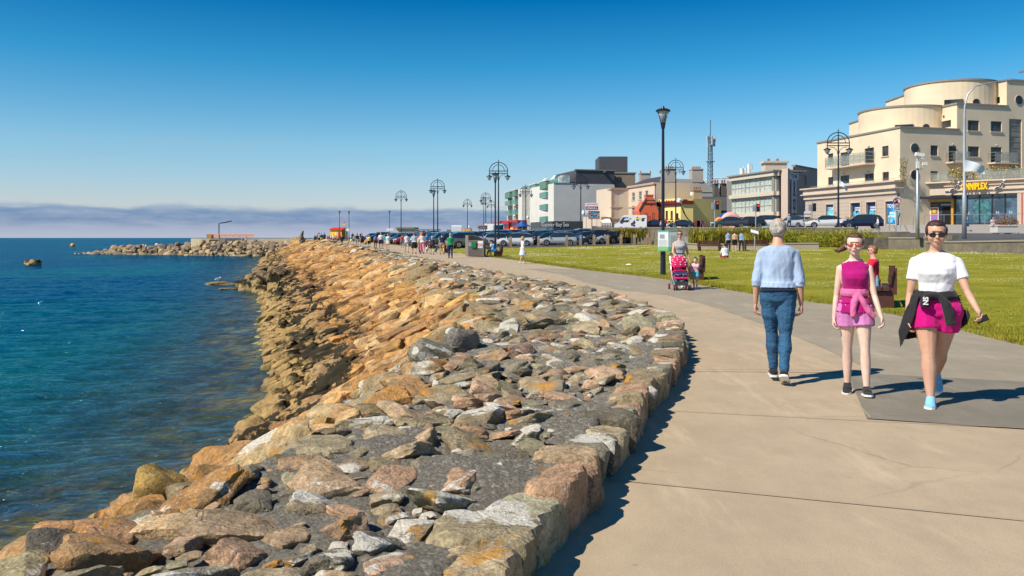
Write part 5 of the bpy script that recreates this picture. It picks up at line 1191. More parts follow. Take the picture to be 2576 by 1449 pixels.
def ribbon_hotel():
 B = house('three storey hotel with long curtained ribbon windows and upright name sign', (gx(1951, 128), 128, street(128)))
 f = facrel(B, Fac(c3(1242, 0)[0], 141, c3(1845, 0)[0], 128)); g_ = facrel(B, Fac(c3(1845, 0)[0], 128, c3(1990, 0)[0], 130.5))
 cream = render_mat('render_pinkish', (.62, .53, .42)); w = MB(); 
 zt = 11.6; z0 = street(128) - .2
 lev = [(f.z(c3(1845, 0)[0], c3(0, yb)[1]), f.z(c3(1845, 0)[0], c3(0, yt)[1])) for yt, yb in ((410, 640), (690, 918))]
 for ff in (f, g_):
  w.M = ff.M
  for a, b in ((lev[0][1], zt - .5), (lev[1][1], lev[0][0]), (5.2, lev[1][0])): pass
  w.bb(0, ff.L, .25, .6, z0, zt - .9)
 w.M = f.M; ribs = [(zt - .75, zt - .1), (lev[0][0] - .62, lev[0][0] - .02), (lev[1][0] - .62, lev[1][0] - .02)]
 put = MB()
 for a, b in ribs:
  put.M = f.M; put.bb(-.1, f.L + .1, -.45, .25, a, b); put.M = g_.M; put.bb(0, g_.L, -.45, .25, a, b)
 fl = facrel(B, Fac(c3(2105, 0)[0], 129, c3(2420, 0)[0], 137)); w.M = Matrix.Translation(-Vector(B.location))
 w.prism([tuple(f.a + Vector((.5, .3))), tuple(f.b + Vector((.5, .8))), tuple(g_.b + Vector((0, .8))), tuple(fl.a + Vector((.1, 1))), tuple(fl.b + Vector((-.5, .8))), (f.a.x + 9, 150), (f.a.x + 1.5, 150)], z0, zt - .12)
 w.build('wall', render_mat('render_grey_brown', (.26, .24, .21)), B); put.build('concrete_band', cream, B)  # wall behind the bands in one even, darker grey-brown render
 r_ = MB(); r_.M = f.M; r_.bb(-.3, f.L + .4, -.7, 5, zt - .1, zt + .12); r_.build('roof', M_COPE, B)
 cur = pm('curtain_pale', (.50, .56, .50), .6, var=.30, vs=3.0)
 for ff, nb in ((f, 3), (g_, 1)):
  for lo, hi in lev:
   for k in range(nb):
    a = ff.L * k / nb + .15; b = ff.L * (k + 1) / nb - .15; m = MB(); m.M = ff.M; fw = .06
    nx = 4 if nb > 1 else 2
    for i in range(nx + 1): c = a + (b - a) * i / nx; m.bb(c - fw / 2, c + fw / 2, -.02, .24, lo, hi)
    zm = lo + (hi - lo) * .42; m.bb(a, b, -.015, .22, zm - .04, zm + .04); m.bb(a, b, -.01, .22, hi - .07, hi); m.bb(a, b, -.01, .22, lo, lo + .07)
    o = m.build('window', pm('frame_grey', (.50, .48, .44)), B); q = MB(); q.M = ff.M
    n = 28
    for i in range(n):      # folds of the curtains right behind the panes
     c = a + (b - a) * i / n; q.bb(c, c + (b - a) / n * .98, .06 + .05 * (i % 2), .2, lo + .07, hi - .07)
    q.build('pane', cur, o)
 pf = facrel(B, Fac(c3(1985, 0)[0], 127.2, c3(2112, 0)[0], 128.5)); m = MB(); m.M = pf.M; m.bb(0, pf.L * .22, -.3, .9, z0, zt + .25); m.bb(pf.L * .22, pf.L, .35, .9, z0, zt + .2); m.build('pier', render_mat('render_pink', (.58, .46, .38)), B)
 sx_ = pf.lx(c3(2077, 0)[0])[0]; m = MB(); m.M = pf.M; za, zb = gz(c3(0, 935)[1], 127.5), gz(c3(0, 485)[1], 127.5); m.bb(sx_ - .52, sx_ + .52, -.25, -.05, za, zb); o = m.build('sign', pm('sign_pale', (.72, .80, .80), .5), B)
 m = MB(); m.M = pf.M; m.bb(sx_ - 1.2, sx_ + 1.0, -.28, -.05, zb + .05, zb + 1.05); m.build('sign_head', pm('sign_pale', (.72, .80, .80), .5), o)
 red = pm('sign_maroon', (.18, .015, .03), .5)
 text_mesh('lettering', 'THE', .85, pm('sign_black', (.02, .02, .03)), B, pf.M @ Matrix.Translation((sx_ - .1, -.30, zb + .53)), bold=.01, sx=1.0)
 txt = 'BURREN MOUNT'
 for i, ch in enumerate(txt):
  if ch != ' ': text_mesh('letter', ch, .78, red, B, pf.M @ Matrix.Translation((sx_, -.27, zb - .45 - i * (zb - za - .8) / (len(txt) - 1))), bold=.02)
 fl = facrel(B, Fac(c3(2105, 0)[0], 129, c3(2420, 0)[0], 137)); hl = [fl.rect(c3, 2190, 428, 2265, 560), fl.rect(c3, 2195, 690, 2272, 872)]
 m = MB(); m.M = fl.M; holed(m, 0, fl.L, z0, zt + .8, hl, .25); m.bb(0, fl.L, .3, .7, z0, zt + .7); m.build('side_wall', render_mat('render_taupe', (.48, .41, .35)), B)
 m = MB(); m.M = fl.M; m.bb(-.1, fl.L, -.12, .5, zt + .8, zt + 1.0); m.build('coping', M_COPE, B)
 for h in hl: window(fl, B, h, fm=render_mat('render_taupe', (.36, .31, .27)), gm=pm('blind_tan', (.38, .32, .26)), nx=1, dep=.22, sill=M_BAND)
 m = MB(); m.M = f.M; a = f.lx(c3(1395, 0)[0])[0]; m.bb(a, f.L, .16, .24, z0 + .4, 5.2); m.build('ground_floor_glass', glass_mat('pale_glass', (.18, .24, .22)), B)
 m = MB(); m.M = f.M
 for k in range(9): c = a + (f.L - a) * k / 8; m.bb(c - .05, c + .05, .10, .16, z0 + .4, 5.2)
 m.build('mullion', M_GALV, B)
 cx = gx(c3(1822, 0)[0], 135); m = MB(); m.M = Matrix.Translation(-Vector(B.location)); m.bb(cx - 1.7, cx + 1.7, 134, 136, zt, zt + 1.7); m.bb(cx - 2.0, cx + 2.0, 133.8, 136.2, zt + 1.7, zt + 2.0); o = m.build('chimney', cream, B)
 for d_ in (-.9, .5): m = MB(); m.M = Matrix.Translation(-Vector(B.location)); m.lathe([(.22, zt + 2.0), (.2, zt + 2.45), (.15, zt + 2.45)], (cx + d_, 135, 0), 12); m.build('chimney_pot', pm('terracotta', (.35, .12, .06)), o)
 for x, y0_, y1_, w_ in ((1382, 330, 405, .9), (1406, 300, 400, .15), (1432, 330, 400, .5), (1480, 268, 380, .7), (1508, 285, 325, .6)):
  U = c3(x, 0)[0]; X_ = gx(U, 138); m = MB(); m.M = Matrix.Translation(-Vector(B.location)); m.lathe([(w_ * .35, gz(c3(0, y1_)[1], 138) - .3), (w_ * .35, gz(c3(0, y0_)[1], 138))], (X_, 138, 0), 10); m.build('aerial', M_FRW, B)
ribbon_hotel()
def yellow_bar():
 Yb = 150; B = house('low yellow bar building with maroon trim and name in black letters', (gx(1700, Yb), Yb, street(Yb)))
 f = facrel(B, Fac(c3(248, 0)[0], 156, c3(552, 0)[0], 150)); g_ = facrel(B, Fac(c3(552, 0)[0], 150, c3(722, 0)[0], 150.4))
 yl = render_mat('paint_yellow', (.88, .72, .27)); mar = pm('paint_maroon', (.16, .015, .02), .5); z0 = street(Yb) - .3; zt = gz(c3(0, 735)[1], 150)
 hs = [f.rect(c3, x, 908, x + 30, 1018) for x in (287, 348, 415)] + [f.rect(c3, 487, 940, 522, 1018), f.rect(c3, 405, 1105, 440, 1150)]
 m = MB(); m.M = f.M; holed(m, 0, f.L, z0, zt, hs, .2); m.bb(0, f.L, .25, 9, z0, zt - .05); m.M = g_.M; m.bb(0, g_.L, 0, 9, z0 + .002, zt - .002); m.build('wall', yl, B)
 m = MB(); zc = gz(c3(0, 812)[1], 150); m.M = f.M; m.bb(-.15, f.L + .2, -.25, .0, zc - .3, zc + .0); m.bb(-.15, f.L + .2, -.35, 0, zc, zc + .55); m.M = g_.M; m.bb(.1, g_.L, -.25, -.003, zc - .05, zc + .55); m.build('cornice', mar, B)
 for h in hs: window(f, B, h, fm=mar, nx=1, fw=.10, dep=.18, sill=mar)
 for x in (262, 360, 392, 430, 470): a, b, c, d_ = f.rect(c3, x - 8, 765, x + 10, 795); m = MB(); m.M = f.M; m.bb(a, b, -.04, -.002, c, d_); m.build('parapet_panel', mar, B)
 a, b, c, d_ = g_.rect(c3, 588, 752, 642, 782); m = MB(); m.M = g_.M; m.bb(a, b, -.04, -.002, c, d_); m.build('parapet_panel', mar, B)
 U = c3(420, 0)[0]; lx, Y = f.lx(U); text_mesh('lettering', 'Hollorans  Bar', 1.9, pm('letter_black', (.015, .012, .01)), B, f.M @ Matrix.Translation((lx - 1.0, -.06, gz(c3(0, 1066)[1], Y))), .03, bold=.02, sx=.92)
 m = MB(); m.M = g_.M; pts = [g_.rect(c3, x, y, x + 1, y + 1) for x, y in ((570, 870), (590, 930), (625, 985), (660, 1030), (690, 1050), (705, 1085))]
 m.tube([(p[0], -.06, p[2]) for p in pts], .10, 6); m.build('wall_garland', pm('garland', (.10, .04, .015)), B)
 h_ = facrel(B, Fac(c3(720, 0)[0], 152.5, c3(925, 0)[0], 154)); ze = gz(c3(0, 915)[1], 153); m = MB(); m.M = h_.M; m.bb(0, h_.L, 0, 6, z0, ze); m.build('annex_wall', yl, B)
 m = MB(); m.M = h_.M; zr = gz(c3(0, 820)[1], 156); m.slab([(-.1, -.3, ze + .01), (h_.L + .2, -.3, ze + .01), (h_.L - 2.5, 4, zr), (-.1, 4, zr)], (0, 0, .15)); m.slab([(-.1, 4, zr), (h_.L - 2.5, 4, zr), (h_.L + .2, 8, ze), (-.1, 8, ze)], (0, 0, .15)); m.build('annex_roof', M_SLATE, B)
 a, b, c, d_ = h_.rect(c3, 788, 930, 850, 1020); m = MB(); m.M = h_.M; m.bb(a, b, -.03, .0, c, d_); m.build('door', pm('door_brown', (.10, .035, .02)), B)
 cx = gx(c3(772, 0)[0], 158); m = MB(); m.M = Matrix.Translation(-Vector(B.location)); m.bb(cx - .75, cx + .75, 157, 159, zt - 4, gz(c3(0, 635)[1], 158)); m.bb(cx - .9, cx + .9, 156.8, 159.2, gz(c3(0, 635)[1], 158), gz(c3(0, 620)[1], 158)); o = m.build('chimney', render_mat('render_olive', (.30, .25, .17)), B)
 for k in range(4): m = MB(); m.M = Matrix.Translation(-Vector(B.location)); m.lathe([(.15, 0), (.14, .5), (.1, .5)], (cx - .55 + k * .37, 158, gz(c3(0, 621)[1], 158)), 10); m.build('chimney_pot', pm('terracotta', (.35, .12, .06)), o)
 d_ = MB(); d_.M = Matrix.Translation(-Vector(B.location)); d_.ball((gx(c3(708, 0)[0], 156), 156, gz(c3(0, 680)[1], 156)), (.38, .15, .42), 14, 8); d_.build('satellite_dish', M_FRW, B)
yellow_bar()
def orange_pub():
 Y = 154; B = house('orange gabled pub with pointed gable beside the yellow bar', (gx(1635, Y), Y, street(Y))); tr = Matrix.Translation(-Vector(B.location))
 X = lambda x: gx(c3(x, 0)[0], Y); Z = lambda y: gz(c3(0, y)[1], Y); z0 = street(Y) - .3
 org = render_mat('paint_orange', (.66, .14, .065)); m = MB(); m.M = tr
 m.slab([(X(-5), Y, z0), (X(250), Y, z0), (X(250), Y, Z(905)), (X(180), Y, Z(755)), (X(85), Y, Z(755)), (X(-5), Y, Z(905))], (0, 8, 0)); m.build('wall', org, B)
 m = MB(); m.M = tr; m.bb(X(82), X(182), Y - .1, Y + 2.0, Z(760), Z(700)); m.bb(X(78), X(186), Y - .2, Y + 2.1, Z(700), Z(688)); m.build('chimney', org, B)
 m = MB(); m.M = tr; t = .35
 m.slab([(X(-12), Y - .15, Z(912)), (X(85), Y - .15, Z(755) + .05), (X(85), Y - .15, Z(755) + t), (X(-12), Y - .15, Z(912) + t)], (0, .5, 0)); m.slab([(X(252), Y - .15, Z(912)), (X(180), Y - .15, Z(755) + .05), (X(180), Y - .15, Z(755) + t), (X(252), Y - .15, Z(912) + t)], (0, 8, 0)); m.build('roof', M_SLATE, B)
 f = facrel(B, Fac(c3(-5, 0)[0], Y - .03, c3(250, 0)[0], Y - .03))
 for x in (70, 168, 112): h = f.rect(c3, x, 935 if x != 112 else 980, x + 28, 1022); window(f, B, h, nx=1, dep=.06, fm=pm('frame_maroon', (.14, .03, .02)))
 text_mesh('lettering', 'Lonergans', .6, M_BLACKP, B, f.M @ Matrix.Translation((f.lx(c3(118, 0)[0])[0], -.05, Z(806))), .02, bold=.01)
 m = MB(); m.M = tr; 
 for k in range(14): m.box((X(15) + k * .85, Y - .5, Z(1050)), (.6, .3, .35))
 m.build('garland', pm('flower_red', (.42, .02, .03)), B)
orange_pub()
def cream_hotel():
 B = house('cream three storey hotel with corner quoins and white sash windows', (gx(1545, 175), 175, street(165))); z0 = 2.4; tr = Matrix.Translation(-Vector(B.location))
 cr = render_mat('render_cream_pink', (.66, .54, .41)); trim = render_mat('trim_pink', (.50, .33, .24))
 a = facrel(B, Fac(c2(1495, 0)[0], 178, c2(1640, 0)[0], 170)); b = facrel(B, Fac(c2(1640, 0)[0], 170, c2(1868, 0)[0], 171)); c = facrel(B, Fac(c2(1868, 0)[0], 171, c2(2230, 0)[0], 158))
 zt = gz(c2(0, 598)[1], 170)
 wa = [a.rect(c2, x0, y0, x0 + 22, y1) for x0 in (1520, 1600) for y0, y1 in ((665, 772), (848, 975))]
 wc = [c.rect(c2, x0, y0, x0 + 38, y1) for x0, y0, y1 in ((1920, 660, 765), (2013, 645, 755), (1920, 840, 970), (2013, 835, 965), (2100, 635, 745))]
 m = MB(); m.M = a.M; holed(m, 0, a.L, z0, zt, wa); m.M = b.M; m.bb(0, b.L, 0, 8, z0, zt - .01); m.M = c.M; holed(m, 0, c.L, z0, zt + .35, wc); m.bb(0, c.L, .2, 9, z0, zt + .33); m.M = a.M; m.bb(.3, a.L - .2, .2, 8, z0, zt - .02); m.build('wall', cr, B)
 for h in wa: window(a, B, h, fm=M_FRW, nx=1, nz=2, sill=trim)
 for h in wc: window(c, B, h, fm=M_FRW, nx=2, nz=2, sill=trim)
 m = MB()
 for f in (a, b, c):
  m.M = f.M; dz = .35 if f is c else 0
  m.bb(-.1, f.L + .1, -.25, -.003, zt - .35 + dz, zt + dz + .05); m.bb(0, f.L, -.10, -.004, gz(c2(0, 862)[1], 170) - .12, gz(c2(0, 862)[1], 170) + .12); m.bb(0, f.L, -.12, -.004, gz(c2(0, 1018)[1], 170) - .15, gz(c2(0, 1018)[1], 170) + .15)
 m.build('string_course', trim, B)
 m = MB(); m.M = b.M
 for k in range(9): m.bb(-.03, .35 + .2 * (k % 2), -.04, -.002, z0 + 3 + k * .62, z0 + 3.55 + k * .62); m.bb(b.L - .35 - .2 * (k % 2), b.L - .05, -.04, -.002, z0 + 3 + k * .62, z0 + 3.55 + k * .62)
 m.build('quoins', trim, B)
 e = facrel(B, Fac(c2(1255, 0)[0], 168, c2(1500, 0)[0], 166)); m = MB(); m.M = e.M; m.bb(0, e.L, 0, 6, z0 - .5, gz(c2(0, 990)[1], 167)); m.build('extension', cr, B)
 h = e.rect(c2, 1365, 1115, 1450, 1180); m = MB(); m.M = e.M; m.bb(h[0], h[1], -.05, .0, h[2], h[3]); m.build('door', pm('door_dark', (.10, .06, .05)), B)
 cf = facrel(B, Fac(c2(1510, 0)[0], 164, c2(1640, 0)[0], 164)); m = MB(); m.M = cf.M; zz = gz(c2(0, 1072)[1], 164)
 for k in range(7): x = cf.L * k / 6; m.bb(x - .06, x + .06, -.06, .06, z0, zz)
 m.bb(0, cf.L, -.05, .05, zz - .1, zz + .05); m.bb(0, cf.L, -.05, .05, z0 + 1.6, z0 + 1.7); m.slab([(0, 0, zz), (cf.L, 0, zz), (cf.L, 3, zz + .8), (0, 3, zz + .8)], (0, 0, .06)); o = m.build('conservatory', M_FRW, B); m = MB(); m.M = cf.M; m.bb(0, cf.L, .08, .12, z0, zz); m.build('pane', M_GL, o)
cream_hotel()
def grey_house():
 Y = 185; B = house('large grey rendered gable house with three broad chimneys behind the yellow bar', (gx(1700, Y), Y, 4)); tr = Matrix.Translation(-Vector(B.location))
 X = lambda x, y_=Y: gx(c3(x, 0)[0], y_); Z = lambda y, y_=Y: gz(c3(0, y)[1], y_)
 gr = render_mat('render_warm_grey', (.43, .375, .33)); m = MB(); m.M = tr
 m.slab([(X(185), Y, 2), (X(985), Y, 2), (X(985), Y, Z(600)), (X(855), Y, Z(490)), (X(725), Y, Z(480)), (X(490), Y, Z(472)), (X(345), Y, Z(440)), (X(185), Y, Z(585))], (0, 10, 0)); m.build('wall', gr, B)
 for x0, x1, yt in ((315, 480, 345), (707, 857, 348)):
  m = MB(); m.M = tr; m.bb(X(x0), X(x1), Y - .15, Y + 3, Z(520), Z(yt)); m.bb(X(x0 - 5), X(x1 + 5), Y - .3, Y + 3.2, Z(yt), Z(yt - 12)); o = m.build('chimney', gr, B)
  for k in range(5): q = MB(); q.M = tr; q.lathe([(.2, 0), (.18, .6), (.13, .6)], (X(x0 + 25) + k * (X(x1 - 25) - X(x0 + 25)) / 4, Y + 1.5, Z(yt - 12)), 8); q.build('chimney_pot', pm('terracotta_pale', (.38, .25, .16)), o)
 m = MB(); m.M = tr; m.bb(X(5, 200), X(147, 200), 200, 203, Z(560, 200), Z(402, 200)); m.bb(X(0, 200), X(150, 200), 199.8, 203.2, Z(402, 200), Z(392, 200)); o = m.build('chimney', gr, B)
 for k in range(5): q = MB(); q.M = tr; q.lathe([(.2, 0), (.18, .6), (.13, .6)], (X(20, 200) + k * 2.3, 201.5, Z(392, 200)), 8); q.build('chimney_pot', pm('terracotta_pale', (.38, .25, .16)), o)
 m = MB(); m.M = tr; m.slab([(X(-250), 178, Z(585, 178)), (X(185), 180, Z(585, 180)), (X(345), 190, Z(440, 190)), (X(80, 200), 200, Z(475, 200)), (X(-60, 200), 196, Z(560, 196))], (0, .3, -.4)); m.build('roof', M_SLATE, B)
 f = facrel(B, Fac(c3(185, 0)[0], Y - .04, c3(985, 0)[0], Y - .04))
 for x in (545, 655): window(f, B, f.rect(c3, x, 632, x + 45, 710), fm=M_FRW, nx=1, nz=2, dep=.06)
 m = MB(); m.M = tr; m.bb(X(185), X(985), Y - .12, Y - .002, Z(655), Z(645)); m.build('string_course', gr, B)
 m = MB(); m.M = tr; Y2 = 168; m.slab([(X(810, 164), 164, Z(905, 164)), (X(1245, 164), 164, Z(905, 164)), (X(1245, 172), 172, Z(715, 172)), (X(830, 172), 172, Z(715, 172))], (0, .4, -.3)); m.slab([(X(185, 170), 170, Z(830, 170)), (X(560, 170), 170, Z(830, 170)), (X(560, 176), 176, Z(718, 176)), (X(185, 176), 176, Z(718, 176))], (0, .4, -.3)); m.build('lower_roof', M_SLATE, B)
 m = MB(); m.M = tr; m.bb(X(920, 165), X(1245, 165), 165, 171, 2, Z(900, 165)); m.build('dark_wall', render_mat('render_dark', (.12, .105, .09)), B)
 m = MB(); m.M = tr; m.bb(X(1055, 176), X(1245, 176), 174, 180, 4, Z(605, 176)); m.build('dark_wall', render_mat('render_dark', (.12, .105, .09)), B)
 q = MB(); q.M = tr; q.bb(X(1165, 173.5), X(1205, 173.5), 173.6, 173.9, Z(712, 173.5), Z(672, 173.5)); q.build('window', M_GL, B)
 for x0, x1 in ((995, 1052), (1090, 1160)):
  m = MB(); m.M = tr; m.bb(X(x0, 173), X(x1, 173), 172, 173.5, Z(712, 173), Z(548, 173)); m.bb(X(x0 - 4, 173), X(x1 + 4, 173), 171.8, 173.7, Z(548, 173), Z(540, 173)); o = m.build('chimney', render_mat('render_dark', (.12, .105, .09)), B)
  for k in range(2): q = MB(); q.M = tr; q.lathe([(.2, 0), (.18, .8), (.14, .8)], (X(x0 + 18, 173) + k * .5, 172.7, Z(540, 173)), 10); q.build('chimney_pot', pm('terracotta', (.35, .12, .06)), o)
grey_house()
def green_block():
 B = house('long white apartment block with green glass balconies and slate top storey', (gx(1393, 200), 200, 2.6)); tr = Matrix.Translation(-Vector(B.location))
 wh = render_mat('render_white', (.68, .66, .60)); f = facrel(B, Fac(c2(222, 0)[0], 262, c2(858, 0)[0], 200)); g_ = facrel(B, Fac(c2(858, 0)[0], 200, c2(1685, 0)[0], 204)); z0 = 2.2
 zt = gz(c2(0, 535)[1], 200); Ug = c2(858, 0)[0]
 X = f.L
 def fx(x): return f.lx(c2(x, 0)[0])[0]
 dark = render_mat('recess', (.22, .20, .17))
 bays = [(235, 300), (335, 378), (450, 500), (573, 655), (708, 802)]; levels = [zt - 2.95 * k for k in range(5)]
 xs = [0]; m = MB(); m.M = f.M; prev = 0
 holes = []
 for a, b in bays: holes.append((fx(a), fx(b), z0 + 3.0, zt - .4))
 wins = []
 for wx0, wx1 in ((310, 330), (345, 355), (412, 432), (575, 588), (672, 692), (706, 724), (820, 842)):
  a, b = fx(wx0), fx(wx1)
  if any(h[0] < b and a < h[1] for h in holes): continue
  for k in range(4): zb = zt - 2.95 * (k + 1) + .75; wins.append((a, b, zb, zb + 1.75))
 holed(m, 0, X, z0, zt, holes + wins, 1.6); m.M = g_.M; m.bb(0, g_.L, 0, 20, z0 + 3.2, zt); m.build('wall', wh, B)
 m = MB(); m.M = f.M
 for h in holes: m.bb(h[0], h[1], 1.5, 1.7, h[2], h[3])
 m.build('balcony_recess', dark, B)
 w_ = MB(); w_.M = f.M
 for h in wins: window(f, B, h, fm=M_FRW, nx=2 if h[1] - h[0] > 2 else 1, dep=.3, gm=M_GL)
 gb = pm('balcony_green', (.10, .27, .22), .25, var=.2, vs=4)
 for h in holes:
  for k in range(1, 5):
   zb = zt - 2.95 * k; m = MB(); m.M = f.M; m.bb(h[0] + .05, h[1] - .05, -.9, 1.5, zb - .12, zb + .02); o = m.build('balcony', wh, B)
   q = MB(); q.M = f.M; q.bb(h[0], h[1], -.97, -.9, zb + .04, zb + 1.25); q.bb(h[0], h[0] + .07, -.9, -.003, zb + .04, zb + 1.25); q.bb(h[1] - .07, h[1], -.9, -.003, zb + .04, zb + 1.25); q.build('glass_front', gb, o)
  m = MB(); m.M = f.M; m.bb(h[0], h[1], -.95, .0, zt - .9, zt + .9); m.build('green_panel', pm('panel_green', (.12, .24, .17), .6), B)
  m = MB(); m.M = f.M; m.bb(h[0] - .1, h[1] + .1, -1.05, .0, zt + .9, zt + 1.1); m.build('panel_cap', wh, B)
 zs = gz(c2(0, 362)[1], 203); m = MB(); m.M = g_.M; m.bb(g_.L * .36, g_.L, .12, 16, zt + .01, zs); m.M = tr
 a0 = f.a + (f.b - f.a) * .42; m.slab([(*(f.b + Vector((12.5, 1.5))), zs), (*(f.b + Vector((12.5, 10))), zs), (*(a0 + Vector((14, 10))), zt + 1.2), (*(a0 + Vector((5, 2))), zt + 1.2)], (0, 0, -.4)); m.build('slate_storey', M_SLATE, B)
 q = MB(); q.M = g_.M; q.bb(g_.L * .36 - .2, g_.L + .1, -.1, .8, zs, zs + .25); q.bb(0, g_.L * .36, -.1, .5, zt + .02, zt + .2); q.build('coping', M_COPE, B)
 q = MB(); q.M = f.M; q.bb(X * .55, X - .2, .9, 1.0, zt + .1, zt + 1.2); q.build('roof_glass_rail', gb, B)
 q = MB(); q.M = f.M; q.bb(X * .62, X - .5, 2.2, 4, zt + .05, zt + 2.0); q.build('penthouse', glass_mat('pale_glass2', (.25, .30, .30)), B)
 for k, xx in enumerate((955, 1045)):
  lx = f.lx(c2(858, 0)[0])[0]; q = MB(); q.M = f.M; x_ = X * .70 + k * X * .17; q.slab([(x_, 1.0, zt + 1.4), (x_ + 3, 1.0, zt + 1.4), (x_ + 3, 1.8, zt + 2.3), (x_, 1.8, zt + 2.3)], (0, .1, .08)); q.build('glass_canopy', M_FRW, B)
 q = MB(); q.M = g_.M; q.bb(-.02, g_.L * .86, -.03, 19, z0 - .4, z0 + 3.25); q.build('ground_storey', M_DARKW, B)
 q = MB(); q.M = f.M; q.bb(X * .60, X, -.4, 1.4, z0 - .4, z0 + 3.0); q.build('shop_front', pm('shopfront_dark', (.035, .035, .05), .3), B)
 q = MB(); q.M = f.M; q.bb(X * .50, X * .585, -2.5, 0, z0 - .4, zt + .2); q.build('stair_tower', wh, B)
 text_mesh('lettering', 'Galway Bay Sea', 1.35, pm('print_white', (.85, .86, .88), .5), B, g_.M @ Matrix.Translation((g_.L * .02, -.12, z0 + 2.4)), .02, sx=.8)
 q = MB(); q.M = tr; x0, x1 = gx(c2(1637, 0)[0], 214), gx(c2(1860, 0)[0], 214); q.bb(x0 - 3.0, x1, 214, 224, zs - 2, gz(c2(0, 170)[1], 214)); q.build('lift_tower', M_SLATE, B)
 q = MB(); q.M = tr; q.bb(gx(c2(1688, 0)[0], 206), gx(c2(1965, 0)[0], 206), 206, 216, 2, gz(c2(0, 400)[1], 206)); q.build('brown_block', render_mat('render_brown', (.25, .205, .15)), B)
 q = MB(); q.M = tr; q.bb(gx(c2(1686, 0)[0], 206) - .2, gx(c2(1967, 0)[0], 206) + .2, 205.8, 216, gz(c2(0, 400)[1], 206), gz(c2(0, 385)[1], 206)); q.build('coping', M_COPE, B)
 q = MB(); q.M = tr; q.bb(gx(c2(1722, 0)[0], 206), gx(c2(1770, 0)[0], 206), 205.85, 206.1, gz(c2(0, 520)[1], 206), gz(c2(0, 445)[1], 206)); q.build('window', M_GL, B)
green_block()
def mast():
 Y = 205; X0 = gx(1787, Y); z0 = 6; zt = gz(312, Y); B = empty('radio_mast', (X0, Y, z0), 0, 'tall blue steel lattice radio mast with antennas', 'mast'); H = zt - z0; m = MB(); w0, w1 = .85, .5
 def c(i, z): w = w0 + (w1 - w0) * z / H; a = i * 2.0944 + .4; return Vector((w * math.cos(a), w * math.sin(a), z))
 H2 = H * .86; 
 for i in range(3): m.tube([c(i, 0), c(i, H2)], .09, 5)
 n = 20
 for k in range(n):
  za, zb = H2 * k / n, H2 * (k + 1) / n
  for i in range(3): m.tube([c(i, za), c((i + 1) % 3, zb)], .045, 4); m.tube([c((i + 1) % 3, za), c(i, zb)], .045, 4); m.tube([c(i, zb), c((i + 1) % 3, zb)], .045, 4)
 m.tube([(0, 0, H2), (0, 0, H + 1)], .12, 6); m.build('lattice', pm('mast_blue', (.12, .19, .25), .5), B)
 for k in range(11):
  a = rnd.uniform(0, 6.28); z = H2 * rnd.uniform(.72, .99); q = MB(); q.box((1.0 * math.cos(a), 1.0 * math.sin(a), z), (.45, .3, rnd.uniform(1.2, 2.6)), rz=a); q.tube([(0, 0, z), (1.0 * math.cos(a), 1.0 * math.sin(a), z)], .05, 4); q.build('antenna', pm('antenna_grey', (.42, .46, .50), .5), B)
 q = MB(); q.lathe([(1.1, H2 * .70), (1.1, H2 * .705)], n=12); q.build('platform', pm('mast_blue', (.12, .19, .25), .5), B)
mast()
def wheel():
 Y = 260; Rw = 16; cx, cz = gx(1815, Y), gz(447, Y) - Rw; B = empty('ferris_wheel', (cx, Y, cz - Rw), 0, 'white ferris wheel with gondolas rising behind the roofs', 'ferris wheel'); m = MB(); n = 40
 for r_, y in ((Rw, -.8), (Rw, .8), (Rw - 1.6, -.8)): m.tube([(r_ * math.cos(6.2832 * k / n), y, Rw + r_ * math.sin(6.2832 * k / n)) for k in range(n + 1)], .16, 5)
 for k in range(16): a = 6.2832 * k / 16; m.tube([(0, 0, Rw), (Rw * math.cos(a), 0, Rw + Rw * math.sin(a))], .10, 4)
 for sx in (-5, 5): m.tube([(sx, 1.5, 0), (0, 1.5, Rw)], .3, 6)
 m.build('rim', M_FRW, B)
 for k in range(16):
  a = 6.2832 * (k + .5) / 16; x, z = Rw * math.cos(a), Rw + Rw * math.sin(a); q = MB(); q.lathe([(.3, z - .2), (1.2, z - .7), (1.2, z - .85), (.15, z - .9), (.15, z - 1.8), (1.1, z - 1.9), (1.0, z - 2.8)], (x, 0, 0), 10); q.build('gondola', M_FRW, B)
wheel()
M_LGLASS = pm('lantern_glass', (.70, .74, .78), .08); M_LGLASS.node_tree.nodes['Principled BSDF'].inputs['Transmission Weight'].default_value = .6
M_WOODP = pm('post_wood', (.28, .19, .12), .85, var=.3, vs=8, bump=.4, bs=20); M_BENCH = pm('bench_wood', (.075, .022, .014), .5, var=.3, vs=6); M_FLAG = pm('flag_white', (.75, .80, .86), .8)
